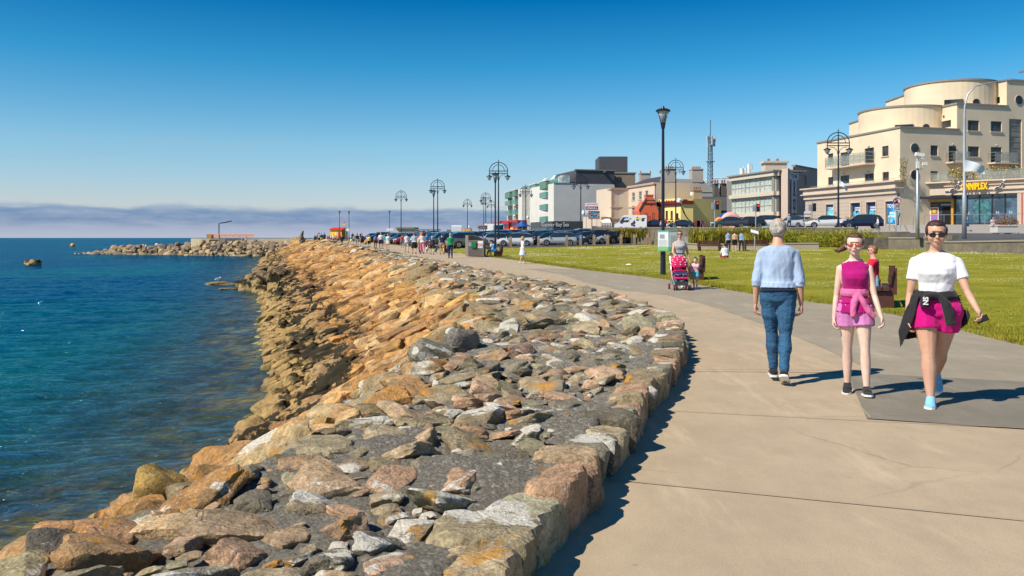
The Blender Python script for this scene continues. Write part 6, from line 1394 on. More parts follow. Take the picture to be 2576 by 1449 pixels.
def make_twin():
 B = empty('street_lamp', (0, 0, 0)); H = 10.0; m = MB()
 m.tube([(0, 0, 0), (0, 0, 1.2)], [.14, .12], 10); m.tube([(0, 0, 1.2), (0, 0, 4), (0, 0, 8.3), (0, 0, 9.75)], [.10, .085, .065, .045], 10); m.ball((0, 0, 9.85), .07, 8, 6); m.tube([(0, 0, 9.85), (0, 0, 10.05)], [.03, .01], 6); m.build('pole', M_POLE, B)
 m = MB(); n = 24
 for r_, h_, t in ((1.05, 1.0, .045), (.68, .72, .032)): m.tube([(r_ * math.cos(math.pi * k / n), 0, 8.68 + h_ * math.sin(math.pi * k / n)) for k in range(n + 1)], t, 6)
 m.tube([(-1.05, 0, 8.68), (1.05, 0, 8.68)], .05, 6); m.tube([(-1.05, 0, 8.42), (1.05, 0, 8.42)], .045, 6)
 for sx in (-1, 1): m.tube([(sx * 1.05, 0, 8.68), (sx * 1.05, 0, 8.22)], .045, 6); m.tube([(sx * .06, 0, 7.6), (sx * .12, 0, 7.95), (sx * .38, 0, 8.22), (sx * .8, 0, 8.3)], .028, 6)
 m.build('arch_bracket', M_POLE, B)
 for sx in (-1, 1):
  m = MB(); m.lathe([(.05, 8.24), (.12, 8.18), (.34, 8.08), (.36, 8.02), (.30, 8.02)], (sx * 1.05, 0, 0), 14); o = m.build('lantern', M_POLE, B)
  m = MB(); m.lathe([(.27, 8.015), (.24, 7.9), (.12, 7.66), (.02, 7.58)], (sx * 1.05, 0, 0), 14); m.build('lantern_glass', M_LGLASS, o, True)
 return B
def make_single():
 B = empty('street_lamp', (0, 0, 0)); m = MB(); H = 6.9
 m.tube([(0, 0, 0), (0, 0, 1.25)], [.115, .105], 14); m.tube([(0, 0, 1.25), (0, 0, 1.32), (0, 0, 6.05)], [.10, .075, .055], 12); m.lathe([(.055, 6.0), (.085, 6.1), (.10, 6.22), (.12, 6.26)], n=12); m.build('pole', M_POLE, B)
 m = MB(); m.lathe([(.10, 6.265), (.17, 6.55), (.245, 6.74)], n=16); o = m.build('lantern_glass', M_LGLASS, B, True)
 m = MB()
 for k in range(4): a = k * math.pi / 2 + .4; m.tube([(.105 * math.cos(a), .105 * math.sin(a), 6.26), (.252 * math.cos(a), .252 * math.sin(a), 6.75)], .012, 5)
 m.tube([(0, 0, 6.27), (0, 0, 6.5)], .03, 6); m.build('lantern_frame', M_POLE, B)
 m = MB(); m.lathe([(.30, 6.74), (.31, 6.78), (.24, 6.84), (.08, 6.88), (.05, 6.95), (.02, 6.98)], n=16); m.build('lantern_cap', M_POLE, B); return B
def flag(U, V, Y, w, h, label, mat=None, droop=.3, dirx=1):
 m = MB(); n = 8; X0 = gx(U, Y); z = gz(V, Y); vs = []
 for i in range(n + 1):
  for j in range(6):
   t = i / n; s_ = j / 5; vs.append((X0 + dirx * t * w, Y + .12 * math.sin(t * 7 + s_ * 2) * (t + .2), z - s_ * h * (1 - .35 * t) - t * droop * h + .05 * math.sin(t * 5)))
 fs = [(i * 6 + j, i * 6 + j + 1, (i + 1) * 6 + j + 1, (i + 1) * 6 + j) for i in range(n) for j in range(5)]; k = len(vs)
 m.add(vs + [(a, b + .02, c) for a, b, c in vs], fs + [tuple(k + q for q in f) for f in fs]); o = m.build('flag', mat or M_FLAG, None, True); return tag(o, label, 'flag')
twin = make_twin()
TW = [(1254, 98.5, 'beside the car park behind the recycling bin'), (1101, 133, 'left of centre beyond the walkers'), (1009, 168, 'leftmost above the crowd'), (1176, 221, 'small and far between two tall ones'), (1222, 184, 'far off left of the red buses'), (1236, 236, 'farthest and thinnest left of the red buses'), (1322.6, 157, 'in front of the green balconied block'), (1461, 128, 'in front of the grey flank wall'), (1217, 205, 'far off close behind a camera pole')]
for i, (U, Y, lab) in enumerate(TW):
 o = twin if i == 0 else copy_tree(twin); X = gx(U, Y); o.location = (X, Y, float(land(X, Y)) + .04); tag(o, 'tall black twin lantern lamp with hoop top, ' + lab, 'street lamp', 'twin lantern street lamps'); o.rotation_euler.z = (0, .1, -.1, .3, .05, .2, .1, .05, 1.2)[i]
for U, Y, lab in ((1700, 119, 'in front of the yellow bar'), (2109, 81, 'in front of the shops under the cream building')):
 o = copy_tree(twin); o.location = (gx(U, Y), Y, street(Y)); tag(o, 'tall black twin lantern hoop lamp ' + lab, 'street lamp', 'twin lantern street lamps')
sing = make_single()
x, y, z = on_land(1668, 691)
SG = [(x, y, z, 'carrying the notice board beside the lawn')] + [(gx(U, Y), Y, float(land(gx(U, Y), Y)), l) for U, Y, l in ((1246, 73, 'just right of the recycling bin'), (1091, 104, 'behind the boy in grey hoodie'), (854, 205, 'in front of the yellow and red hut'), (878, 208, 'right of the yellow and red hut'), (980, 212, 'with a white sign far along the path'))]
for i, (X, Y, Z, lab) in enumerate(SG):
 o = sing if i == 0 else copy_tree(sing); o.location = (X, Y, Z); tag(o, 'black single lantern lamp post ' + lab, 'street lamp', 'single lantern street lamps')
flag(1463, 526, 127.7, .55, .75, 'white flag hanging from the lamp before the grey flank wall', droop=.7)
flag(1324, 541, 156.7, .5, .55, 'white flag hanging from the lamp before the green balconies', droop=.7)
flag(1702, 496, 118.7, .75, .7, 'white flag on the lamp in front of the yellow bar', droop=.6)
flag(2111, 452, 80.7, .85, .55, 'white flag drooping from the lamp before the shops', droop=1.3)
flag(2427, 402, 61.7, 1.5, .85, 'large white flag on the grey street light before the cinema', droop=.5)
flag(1220, 560, 183.6, .5, 1.0, 'small white flag on a far lamp left of the buses', droop=.5); flag(1178, 566, 220.6, .5, .7, 'tiny white flag on the far thin lamp', droop=.5)
Y = 62; X = gx(2426, Y); z0 = street(Y); B = empty('street_light', (X, Y, z0), 0, 'tall grey curved arm street light in front of the cinema', 'street light'); m = MB(); za = gz(310, Y) - z0; zt_ = gz(201, Y) - z0; ax = gx(2543, Y) - X
m.tube([(0, 0, 0), (0, 0, 3.2), (0, 0, 3.3), (0, 0, za), (.02, 0, za + 1.2), (.25, 0, za + 2.1), (.8, 0, za + 2.7), (1.7, 0, zt_ - .25), (ax - .7, 0, zt_ - .05)], [.16, .15, .11, .10, .06, .055, .05, .045, .04], 12); m.build('pole', M_GALV, B, True)
m = MB(); m.box((ax - .3, 0, zt_), (.9, .25, .10), rot=rotm(0, -.15, 0)); m.build('lamp_head', M_GALV, B)
m = MB(); m.tube([(gx(2565, 58) , 58, 12.8), (gx(2640, 58), 58, 13.2)], .05, 8); m.box((gx(2574, 58), 58, 12.85), (.6, .2, .1)); m.tube([(gx(2640, 58), 58, 13.2), (gx(2650, 58), 58, 1.4)], .1, 8); tag(m.build('street_light', M_GALV), 'tip of a second grey street light at the right edge of the photo', 'street light')
Y = 64; X = gx(2308, Y); z0 = street(Y); B = empty('camera_pole', (X, Y, z0), 0, 'grey pole carrying white security cameras', 'camera pole'); m = MB(); h = gz(398, Y) - z0; m.tube([(0, 0, 0), (0, 0, 2.6), (0, 0, 2.7), (0, 0, h)], [.14, .13, .10, .085], 12); m.build('pole', M_GALV, B, True)
m = MB(); m.box((.12, -.1, h + .25), (.62, .3, .26), rot=rotm(0, .18, 0)); m.box((.32, -.1, h + .04), (.3, .22, .2)); m.tube([(0, 0, h), (0, 0, h + .15)], .07, 8); m.build('camera', M_FRW, B)
m = MB(); hh = gz(412, Y) - z0; m.box((.52, 0, hh), (.35, .25, .24)); m.tube([(0, 0, hh - .5), (.35, 0, hh - .35), (.5, 0, hh - .12)], .025, 6); m.build('side_camera', M_FRW, B); m = MB(); m.box((-.05, -.14, hh - .1), (.22, .14, .5)); m.build('junction_box', M_FRW, B)
def traffic(U, Vtop, Y, lab, red, h2=0):
 X = gx(U, Y); z0 = street(Y); B = empty('traffic_light', (X, Y, z0), 0, lab, 'traffic light', 'traffic lights on the promenade road'); zt = gz(Vtop, Y) - z0; m = MB(); m.tube([(0, 0, 0), (0, 0, zt + .15)], .07, 10); m.build('pole', M_GALV, B)
 m = MB(); m.box((.30, 0, zt - .47), (.27, .22, .82)); m.build('signal_box', M_BLACKP, B); m = MB(); m.box((.30, .02, zt - .47), (.40, .03, .96)); m.build('backing_board', M_BLACKP, B)
 m = MB(); m.box((-.25, 0, zt - .52), (.26, .22, .76)); m.build('signal_side', M_GALV, B)
 for k in range(3):
  q = MB(); q.lathe([(.09, -.12), (.09, -.15)], (.30, 0, zt - .22 - .25 * k), 14, axis='y'); q.build('lens', pm('lens_red', (.7, .02, .015), .3, emit=((1, .04, .02), 2.0)) if k == 0 and red else pm('lens_off', (.06, .02, .02), .3), B)
  q = MB(); q.bb(.20, .40, -.27, -.11, zt - .12 - .25 * k, zt - .11 - .25 * k); q.build('hood', M_BLACKP, B)
traffic(c3(1015, 0)[0], c3(0, 780)[1], 100, 'traffic light on a grey pole in front of the dark slate roof', True); traffic(c3(1572, 0)[0], c3(0, 815)[1], 104, 'red traffic light in front of the ribbon window hotel', True); traffic(c3(2335, 0)[0], c3(0, 805)[1], 100, 'traffic light beside the left end of the shops', False)
def board(name, lab, cx, Y, z0, z1, w, zg, mat, texts=(), posts=(0,), cat='sign', frame=None, pr=.05, rz=0):
 B = empty(name, (cx, Y, zg), rz, lab, cat); m = MB(); m.bb(-w / 2, w / 2, -.03, .03, z0 - zg, z1 - zg); m.build('panel', mat, B)
 for p in posts: q = MB(); q.tube([(p, .07, 0), (p, .07, z1 - zg - .02)], pr, 8); q.build('post', M_GALV, B)
 for (t, sz, dx, z, mt, sx) in texts: text_mesh('lettering', t, sz, mt, B, Matrix.Translation((dx, -.038, z - zg)), .004, bold=sz * .02, sx=sx)
 return B
W_ = pm('print_white', (.85, .86, .88), .5); BR = pm('sign_brown', (.16, .045, .02), .5); BLK = M_BLACKP; RD = pm('sign_red', (.5, .03, .04), .5); WH = pm('sign_white', (.80, .80, .80), .5)
Y = 110; U = c2(1405, 0)[0]; zg = float(land(gx(U, Y), Y)); z1, z2, z3, z4 = [gz(c2(0, y_)[1], Y) for y_ in (1020, 955, 948, 912)]
wv_ = (c2(1480, 0)[0] - c2(1330, 0)[0]) * Y / F
B = board('road_sign', 'brown tourist direction sign on a grey post before the cream hotel', gx(U, Y), Y, z1, z2, wv_, zg - .05, BR, (('Promenade Shelter', .17, 0, z1 + .42 * .8, W_, .8), ('SALTHILL PROMENADE', .15, 0, z1 + .13, W_, .8), ('P', .30, .52, z2 - .22, W_, 1)), (-.3,), pr=.09)
m = MB(); m.bb(-wv_ / 2, wv_ / 2, -.03, .03, z3 - zg + .05, z4 - zg + .05); o = m.build('upper_panel', BR, B); m = MB(); m.bb(-.35, .45, -.05, -.031, z3 - zg + .12, z4 - zg - .03); m.build('blue_patch', pm('sign_blue', (.03, .22, .45)), B); m = MB(); m.bb(-.2, .35, -.05, -.031, z2 - zg - .30, z2 - zg - .05); m.build('blue_patch', pm('sign_blue', (.03, .22, .45)), B)
text_mesh('arrow', '<', .3, W_, B, Matrix.Translation((-.55, -.04, z2 - zg - .18)), .004, bold=.01); text_mesh('arrow', '^', .3, W_, B, Matrix.Translation((-.5, -.04, z3 - zg + .2)), .004, bold=.01)
Y = 160; U0, V0 = c2(1285, 800); U1, V1 = c2(1465, 958); w_ = (U1 - U0) * Y / F; zc = [gz(c2(0, y_)[1], Y) for y_ in (820, 872, 915, 945)]
B = board('billboard', 'white and maroon oil company billboard on the grey flank wall', gx((U0 + U1) / 2, Y), Y, gz(V1, Y), gz(V0, Y), w_, 2.6, WH, (('LOW COST HEATING OIL', .30, 0, zc[0], RD, .60), ('CLADDAGH OIL Co.', .46, 0, zc[1], W_, .50), ('091 46 66 66', .32, 0, zc[2], BLK, .8), ('CLADDAGH', .30, -.4, zc[3] , pm('sign_navy', (.03, .05, .3)), .8)), (-w_ / 2 + .2, w_ / 2 - .3), 'billboard')
m = MB(); m.bb(-w_ / 2 + .05, w_ / 2 - .05, -.037, -.031, gz(c2(0, 895)[1], Y) - 2.6, gz(c2(0, 848)[1], Y) - 2.6); m.build('maroon_band', pm('sign_maroon2', (.25, .01, .08)), B)
Y = 150; U0, V0 = c4(2197, 633); U1, V1 = c4(2328, 688); B = board('road_sign', 'brown and white left arrow direction sign beyond the recycling bin', gx((U0 + U1) / 2, Y), Y, gz(V1, Y), gz(V0, Y), (U1 - U0) * Y / F, .9, pm('sign_grey', (.35, .34, .32)), (), (-.5, .5)); m = MB(); h0, h1 = gz(V1, Y) - .9, gz(V0, Y) - .9; w2 = (U1 - U0) * Y / F / 2
m.slab([(-w2 * .85, -.05, (h0 + h1) / 2), (-w2 * .5, -.05, h1 - .15), (w2 * .95, -.05, h1 - .15), (w2 * .95, -.05, h0 + .12), (-w2 * .5, -.05, h0 + .12)], (0, .019, 0)); m.build('arrow_panel', BR, B); m = MB(); m.bb(-w2 * .35, w2 * .3, -.07, -.051, h0 + .12, (h0 + h1) / 2 - .05); m.build('blue_patch', pm('sign_blue', (.03, .22, .45)), B)
text_mesh('lettering', 'Promenade', .2, W_, B, Matrix.Translation((.1, -.06, h1 - .4)), .004)
Y = 84; U0, V0 = c1(810, 1030); U1, V1 = c1(858, 1140); zz0, zz1 = gz(V1, Y), gz(V0, Y); w_ = (U1 - U0) * Y / F; B = board('parking_sign', 'white no parking sign with barred letter in front of the shops', gx((U0 + U1) / 2, Y), Y, zz0, zz1, w_, street(Y), WH, (('R', .50, 0, zz1 - .46, BLK, 1), ('Ceantar', .22, 0, zz0 + .40, BLK, .9), ('ZONE', .24, 0, zz0 + .15, BLK, .9)), (0,))
zc_ = zz1 - .46 - street(Y); m = MB(); n = 28; m.tube([(.36 * math.cos(6.2832 * k / n), -.05, zc_ + .36 * math.sin(6.2832 * k / n)) for k in range(n + 1)], .035, 6); m.tube([(-.25, -.055, zc_ + .25), (.25, -.055, zc_ - .25)], .03, 6); m.build('red_ring', RD, B); m = MB(); m.bb(-.28, .2, -.045, -.031, zz0 + .72 - street(Y), zz0 + .84 - street(Y)); m.bb(-.18, .1, -.045, -.031, zz0 + .84 - street(Y), zz0 + .93 - street(Y)); m.build('truck_symbol', BLK, B)
Y = 98; U0, V0 = c3(2230, 918); U1, V1 = c3(2322, 990); B = board('pub_sign', 'small white and red restaurant sign beside the traffic light', gx((U0 + U1) / 2, Y), Y, gz(V1, Y), gz(V0, Y), (U1 - U0) * Y / F, street(Y), WH, (('RESTAURANT', .16, 0, (gz(V0, Y) + gz(V1, Y)) / 2, W_, .7),), (-.3,)); h0 = gz(V1, Y) - street(Y); h1 = gz(V0, Y) - street(Y); m = MB(); m.bb(-.38, .38, -.036, -.031, h0 + (h1 - h0) * .36, h0 + (h1 - h0) * .66); m.build('red_band', RD, B)
Y = 205; U0, V0 = c4(508, 675); U1, V1 = c4(546, 712); board('notice_sign', 'white sign with red band beside the yellow hut', gx((U0 + U1) / 2, Y), Y, gz(V1, Y), gz(V0, Y), (U1 - U0) * Y / F, 1.0, WH, (), (-.2,)); Y = 211.5; U0, V0 = c4(1062, 675); U1, V1 = c4(1082, 705); board('notice_sign', 'small white notice fixed to the distant lamp post', gx(980.5, Y), Y, gz(V1, Y), gz(V0, Y), 1.8, 1.0, WH, (), (-.1,))
for x_ in (1978, 2068): U, V = c4(x_, 680); board('notice_sign', 'yellow lozenge sign beyond the cars, %s' % ('right of the white van' if x_ < 2000 else 'at the thin far lamp'), gx(U, 190), 190, gz(c4(0, 708)[1], 190), gz(c4(0, 680)[1], 190), 1.3, 1.2, pm('sign_amber', (.85, .45, .03)), (), (0,))
X, Y, Z = SG[0][:3]; B = empty('notice_board', (X, Y - .12, Z), 0, 'two sided white and turquoise notice board strapped to the lamp post', 'notice board')
z0, z1 = gz(632, Y) - Z, gz(580, Y) - Z; TQ = pm('board_turquoise', (.10, .45, .48), .4); GRN = pm('board_green', (.25, .52, .16), .5)
wl = (1693 - 1671) * Y / F; wr = (1706 - 1693) * Y / F; M0 = Matrix.Translation((gx(1653, Y) - X, -.02, 0))
for nm, w_, Mx in (('left_face', (1692 - 1653) * Y / F * .72, M0 @ Matrix.Rotation(R(-18), 4, 'Z')), ('right_face', (1707 - 1680) * Y / F, M0 @ Matrix.Rotation(R(-18), 4, 'Z') @ Matrix.Translation(((1692 - 1653) * Y / F * .72, 0, 0)) @ Matrix.Rotation(R(34), 4, 'Z'))):
 m = MB(); m.M = Mx; m.bb(0, w_, -.012, .012, z0, z1); o = m.build('panel', TQ, B); m = MB(); m.M = Mx; m.bb(.02, w_ - .02, -.018, -.013, z0 + .16, z1 - .07); m.build('paper', WH, o)
 m = MB(); m.M = Mx; m.bb(.03, w_ - .03, -.024, -.019, z0 + .03, z0 + .19); m.build('grass_print', GRN, o)
 m = MB(); m.M = Mx
 for k in range(13): m.bb(.06, w_ - .06 - .05 * rnd.random(), -.022, -.019, z1 - .22 - k * .035 if nm == 'right_face' else z1 - .40 - k * .028, z1 - .214 - k * .035 if nm == 'right_face' else z1 - .394 - k * .028)
 if nm == 'left_face': m.bb(.09, w_ * .62, -.022, -.019, z1 - .33, z1 - .16)
 m.build('print', pm('print_faded', (.30, .34, .38)), o)
m = MB(); m.tube([(0, .1, z1 - .1), (0, .12, z1 - .1)], .1, 8); m.build('bracket', M_BLACKP, B)
def make_bollard():
 B = empty('bollard', (0, 0, 0)); m = MB(); m.box((0, 0, .5), (.24, .24, 1.0)); m.box((0, 0, 1.03), (.24, .24, .08), taper=.55); m.build('post', M_WOODP, B); m = MB(); m.lathe([(.045, -.125), (.045, -.135)], (0, 0, .82), 10, axis='y'); m.build('reflector', WH, B); return B
bol = make_bollard(); k = 0
for i, xb in enumerate((360, 757, 1157, 1352, 1545, 1738, 1928, 2115, 2303)):
 U = 1220.9 + xb * .17709; X, Y, Z = on_land(U, 523.2 + (562, 548, 540, 536, 528, 524, 520, 514, 506)[i] * .17709); Y = min(Y, 94); X = gx(U, Y); o = bol if i == 0 else copy_tree(bol)
 o.location = (X, Y, float(land(X, Y))); s_ = (523.2 + 540 * .177 - 598 + 0); o.scale = (1.2, 1.2, 1.12); tag(o, 'weathered wooden bollard, %s from the left along the car park edge' % ORD[i], 'bollard', 'wooden bollards along the car park')
def make_bench(w=1.7):
 B = empty('bench', (0, 0, 0)); 
 for sx in (-1, 1):
  m = MB(); m.bb(sx * w / 2 - .06, sx * w / 2 + .06, -.22, .28, .0, .36); m.bb(sx * w / 2 - .058, sx * w / 2 + .058, .2, .34, .3, .88); m.build('leg', M_BENCH, B)
 m = MB(); [m.box((0, -.2 + .16 * k, .42), (w + .3, .14, .07)) for k in range(3)]; m.build('seat', M_BENCH, B)
 m = MB(); [m.box((0, .21 + .03 * k, .60 + .17 * k), (w + .24, .05, .15), rot=rotm(-.15, 0, 0)) for k in range(2)]; m.build('backrest', M_BENCH, B); return B
bench = make_bench()
def put_bench(U, V, rz, lab, first=False, sc=1.0, z=None, Y=None):
 X, Y_, Z = on_land(U, V) if Y is None else (gx(U, Y), Y, float(land(gx(U, Y), Y))); o = bench if first else copy_tree(bench); o.location = (X, Y_, Z); o.rotation_euler.z = rz; o.scale = (sc,) * 3; tag(o, lab, 'bench', 'dark wooden benches'); return o
put_bench(2213, 768, R(-113), 'dark wooden bench on the lawn edge where the man in red sits', True)
put_bench(1748, 702, R(-100), 'dark wooden bench behind the pink pushchair'); put_bench(1785, 613, R(150), 'dark wooden bench left of the two men in pale blue shirts', Y=70); put_bench(1902, 614, R(170), 'dark wooden bench beside the small display stand', Y=69)
put_bench(1252, 646, R(-85), 'dark wooden bench where two youths sit'); put_bench(1122, 636, R(-80), 'dark wooden bench behind the man in navy shirt')
X, Y, Z = on_land(2213, 768); m = MB(); m.lathe([(.033, 0), (.034, .02), (.034, .15), (.028, .19), (.012, .23), (.012, .25)], n=12); bt = m.build('bottle', pm('bottle_blue', (.35, .60, .80), .1), None, True); bt.location = (X - .32, Y - .62, Z + .46); tag(bt, 'small blue water bottle standing on the bench beside the man in red', 'bottle'); bt.data.materials[0].node_tree.nodes['Principled BSDF'].inputs['Transmission Weight'].default_value = .5
X, Y, Z = on_land(1197, 647); Y -= .0; B = empty('recycling_bin', (X, Y, Z), R(-6), 'large slatted grey recycling bin with curved black top beside the path', 'bin'); k_ = Y / F
w = (1216 - 1177) * k_; wl = .55; H_ = (647 - 590) * k_; M_SL = pm('bin_slats', (.20, .175, .155), .6, var=.15)
m = MB(); m.bb(-w / 2, w / 2, 0, 1.2, .06, H_ * .72); m.bb(-w / 2 - .0, -w / 2 + .30, .02, 1.2, H_ * .72, H_ * .97); m.build('body', M_SL, B)
m = MB()
for k in range(26): x_ = -w / 2 + .06 + (w - .12) * k / 25; m.bb(x_ - .012, x_ + .012, -.02, .0, .10, H_ * .70)
m.bb(-w / 2 - .02, -w / 2 + .05, -.03, .0, .04, H_ * .74); m.bb(w / 2 - .05, w / 2 + .02, -.03, .0, .04, H_ * .74); m.bb(-w / 2, w / 2, -.025, 0, H_ * .70, H_ * .745); m.build('slats', M_SL, B)
m = MB(); ar = [(-w / 2, H_ * .745)] + [(-w / 2 + w * t, H_ * .745 + H_ * .235 * math.cos(t * 1.57) ** .8) for t in [q / 12 for q in range(0, 13)]]
m.slab([(a, .02, z) for a, z in ar], (0, 1.1, 0)); m.build('hood', M_SL, B)
m = MB(); m.slab([(a * .93, -.0, H_ * .77 + (z - H_ * .745) * .86) for a, z in ar], (0, .03, 0)); m.build('hood_front', M_BLACKP, B)
m = MB(); m.M = Matrix.Translation((-w / 2, 0, 0)) @ Matrix.Rotation(R(-68), 4, 'Z'); m.M = Matrix.Translation((-w / 2, .02, 0)) @ Matrix.Rotation(R(-55), 4, 'Z'); m.bb(-.52, -.0, .01, .05, .05, H_ * .97)
m.build('side_panel', M_SL, B)
m = MB(); m.bb(-w / 2 + .05, -w / 2 + .42, -.06, -.02, H_ * .48, H_ * .66); m.build('steel_flap', M_STEEL, B); m = MB(); m.box((-w * .03 - .12, -.07, H_ * .55), (.36, .12, H_ * .24)); m.build('green_dispenser', pm('green_box', (.01, .18, .06), .4), B)
m = MB(); m.bb(w * .14, w * .47, -.05, -.021, H_ * .40, H_ * .71); o = m.build('sign', WH, B)
for sx in (.225, .385): m = MB(); n = 20; m.tube([(w * sx + .10 * math.cos(6.2832 * k / n), -.055, H_ * .55 + .10 * math.sin(6.2832 * k / n)) for k in range(n + 1)], .013, 5); m.tube([(w * sx - .07, -.056, H_ * .55 + .07), (w * sx + .07, -.056, H_ * .55 - .07)], .012, 5); m.box((w * sx, -.052, H_ * .55), (.07, .004, .05)); m.build('prohibition_ring', RD, o)
text_mesh('lettering', 'NO DOGS  NO BIKES', .055, BLK, o, Matrix.Translation((w * .305, -.054, H_ * .445)), .002)
Y = 68; U, V = c3(1558, 1195); X = gx(U, Y); zg = float(land(X, Y)); B = empty('display_stand', (X, Y, zg), 0, 'small tilted white display stand behind the right hand bench', 'display stand'); m = MB(); h = gz(V, Y) - zg; m.tube([(0, 0, 0), (0, 0, h)], .05, 8); m.build('post', M_GALV, B); m = MB(); m.box((0, 0, h), (.62, .42, .05), rot=rotm(.6, .25, 0)); m.build('panel', WH, B)
m = MB(); X, Y, Z = on_land(c3(1515, 0)[0], c3(0, 1372)[1]); m.ball((X, Y, Z + .05), (.9, .4, .10), 12, 6); m.ball((X + .5, Y - .1, Z + .06), (.35, .3, .16), 10, 6); o = m.remesh('plastic_sheet', WH, None, .05, 0); fold(o, .05, (5, 5, 5)); tag(o, 'crumpled white plastic sheet lying on the grass before the bench', 'litter')
X, Y, Z = on_land(1582, 668); m = MB(); m.ball((X, Y, Z + .04), (.18, .12, .05), 10, 6); o = m.remesh('crumpled_paper', WH, None, .02, 0); fold(o, .03, (12, 12, 12)); tag(o, 'crumpled white paper on the lawn left of the notice board', 'litter')
Y = 84; U0, U1 = c1(1615, 0)[0], c1(1772, 0)[0]; X0, X1 = gx(U0, Y), gx(U1, Y); zb = street(Y); B = empty('flower_planter', ((X0 + X1) / 2, Y, zb), 0, 'white flower box with red flowers in front of the cinema steps', 'planter'); w_ = X1 - X0; h_ = gz(c1(0, 1255)[1], Y) - zb
m = MB(); m.box((0, .6, h_ / 2 + .08), (w_, 1.4, h_ - .1)); m.box((0, .6, h_), (w_ + .12, 1.52, .12)); m.box((-w_ * .3, .6, .05), (.4, 1.3, .1)); m.box((w_ * .3, .6, .05), (.4, 1.3, .1)); m.build('box', render_mat('box_white', (.60, .57, .52)), B)
leaf_clump('flowers', [(-w_ * .25, .4, h_ + .35, .9, .6, .45), (w_ * .05, .3, h_ + .45, .9, .6, .55), (w_ * .3, .5, h_ + .3, .8, .6, .4)], 260, 1, [FLR, FLR, LG1, LG3, LG4], leaf=.16, parent=B)
M_OLDC = pm('old_concrete', (.17, .145, .11), .9, var=.35, vs=2.5, bump=.8, bs=18, bd=.03, world=True)
def wall_along(pts, z0f, z1f, th, label, mat=None, cope=True):
 B = empty('low_wall', (pts[0][0], pts[0][1], z0f(0)), 0, label, 'wall'); off = Vector(B.location); m = MB(); m.M = Matrix.Translation(-off); c = MB(); c.M = m.M
 for i in range(len(pts) - 1):
  a, b = Vector(pts[i]), Vector(pts[i + 1]); d = (b - a).normalized(); n = Vector((-d.y, d.x)) * th
  za, zb, ya, yb = z0f(i), z0f(i + 1), z1f(i), z1f(i + 1)
  m.add([(*a, za), (*b, zb), (*(b + n), zb), (*(a + n), za), (*a, ya), (*b, yb), (*(b + n), yb), (*(a + n), ya)], [(3, 2, 1, 0), (4, 5, 6, 7), (0, 1, 5, 4), (1, 2, 6, 5), (2, 3, 7, 6), (3, 0, 4, 7)])
  if cope: e = n.normalized() * .06; c.add([(*(a - e), ya), (*(b - e), yb), (*(b + n + e), yb), (*(a + n + e), ya), (*(a - e), ya + .1), (*(b - e), yb + .1), (*(b + n + e), yb + .1), (*(a + n + e), ya + .1)], [(3, 2, 1, 0), (4, 5, 6, 7), (0, 1, 5, 4), (1, 2, 6, 5), (2, 3, 7, 6), (3, 0, 4, 7)])
 m.build('wall', mat or M_OLDC, B)
 if cope: c.build('coping', render_mat('coping_pale', (.30, .26, .21)), B)
ptsR = [(gx(2330, 61), 61), (gx(2450, 56), 56), (gx(2640, 49), 49)]
wall_along(ptsR, lambda i: .2, lambda i: (1.20, 1.25, 1.36)[i], .4, 'pebbly grey retaining wall at the right edge of the lawn')
wall_along([(gx(2235, 66), 66), (gx(2332, 64), 64)], lambda i: .4, lambda i: gz(600, 65), .5, 'short concrete wall beside the lawn steps')
m = MB(); X0, X1 = gx(2195, 66), gx(2288, 66)
B = empty('steps', (X0, 66, .6), 0, 'grey stone steps leading up from the lawn', 'steps')
for k in range(5): m.bb(X0 + .25 * k - X0, X1 - X0, .38 * k, 2.6, -.2, .06 + .17 * (k + 1) - .0)
m.build('treads', M_OLDC, B); m = MB()
for k in range(5): m.box((.2 * k - .5, .38 * k + .1, .13 + .19 * k), (.9, .4, .22), rz=.3)
m.build('side_stones', M_OLDC, B)
wall_along([(gx(2200, 75), 75), (gx(2240, 71), 71)], lambda i: .6, lambda i: (gz(583, 73), gz(583, 71))[i], 1.6, 'square old stone pier above the steps', cope=False)
wall_along([(gx(2330, 63.5), 63.5), (gx(2395, 60.5), 60.5)], lambda i: 1.0, lambda i: gz(592, 62), .5, 'dark concrete kerb wall between camera pole and street light', cope=False)
bed = [(gx(1660, 84), 84), (gx(1760, 74), 74), (gx(1980, 71), 71), (gx(2060, 70), 70)]
wall_along(bed, lambda i: .3, lambda i: float(land(*bed[i])) + .42, .35, 'low pebbled kerb wall in front of the planting bed', render_mat('pebble', (.33, .28, .22)))
wb = [(gx(1500, 111), 111), (gx(1700, 89), 89), (gx(1860, 85), 85), (gx(2052, 83), 83), (gx(2150, 79), 79)]
wall_along(wb, lambda i: .3, lambda i: (gz(574.5, wb[i][1])), .4, 'long grey retaining wall between the planting and the road')
m = MB(); B = empty('steps', (gx(1733, 88), 87, .8), 0, 'narrow concrete steps with handrail left of the tall planting', 'steps')
for k in range(8): m.bb(-1.4, 1.6, .3 * k, 4, 0, .17 * (k + 1))
m.build('treads', render_mat('concrete_light', (.40, .37, .34)), B); m = MB(); rail(m, [(-1.3, 0, .2), (-1.3, 2.4, 1.6)], 1.0, 1.2); rail(m, [(1.5, 0, .2), (1.5, 2.4, 1.6)], 1.0, 1.2); m.build('handrail', M_STEEL, B)
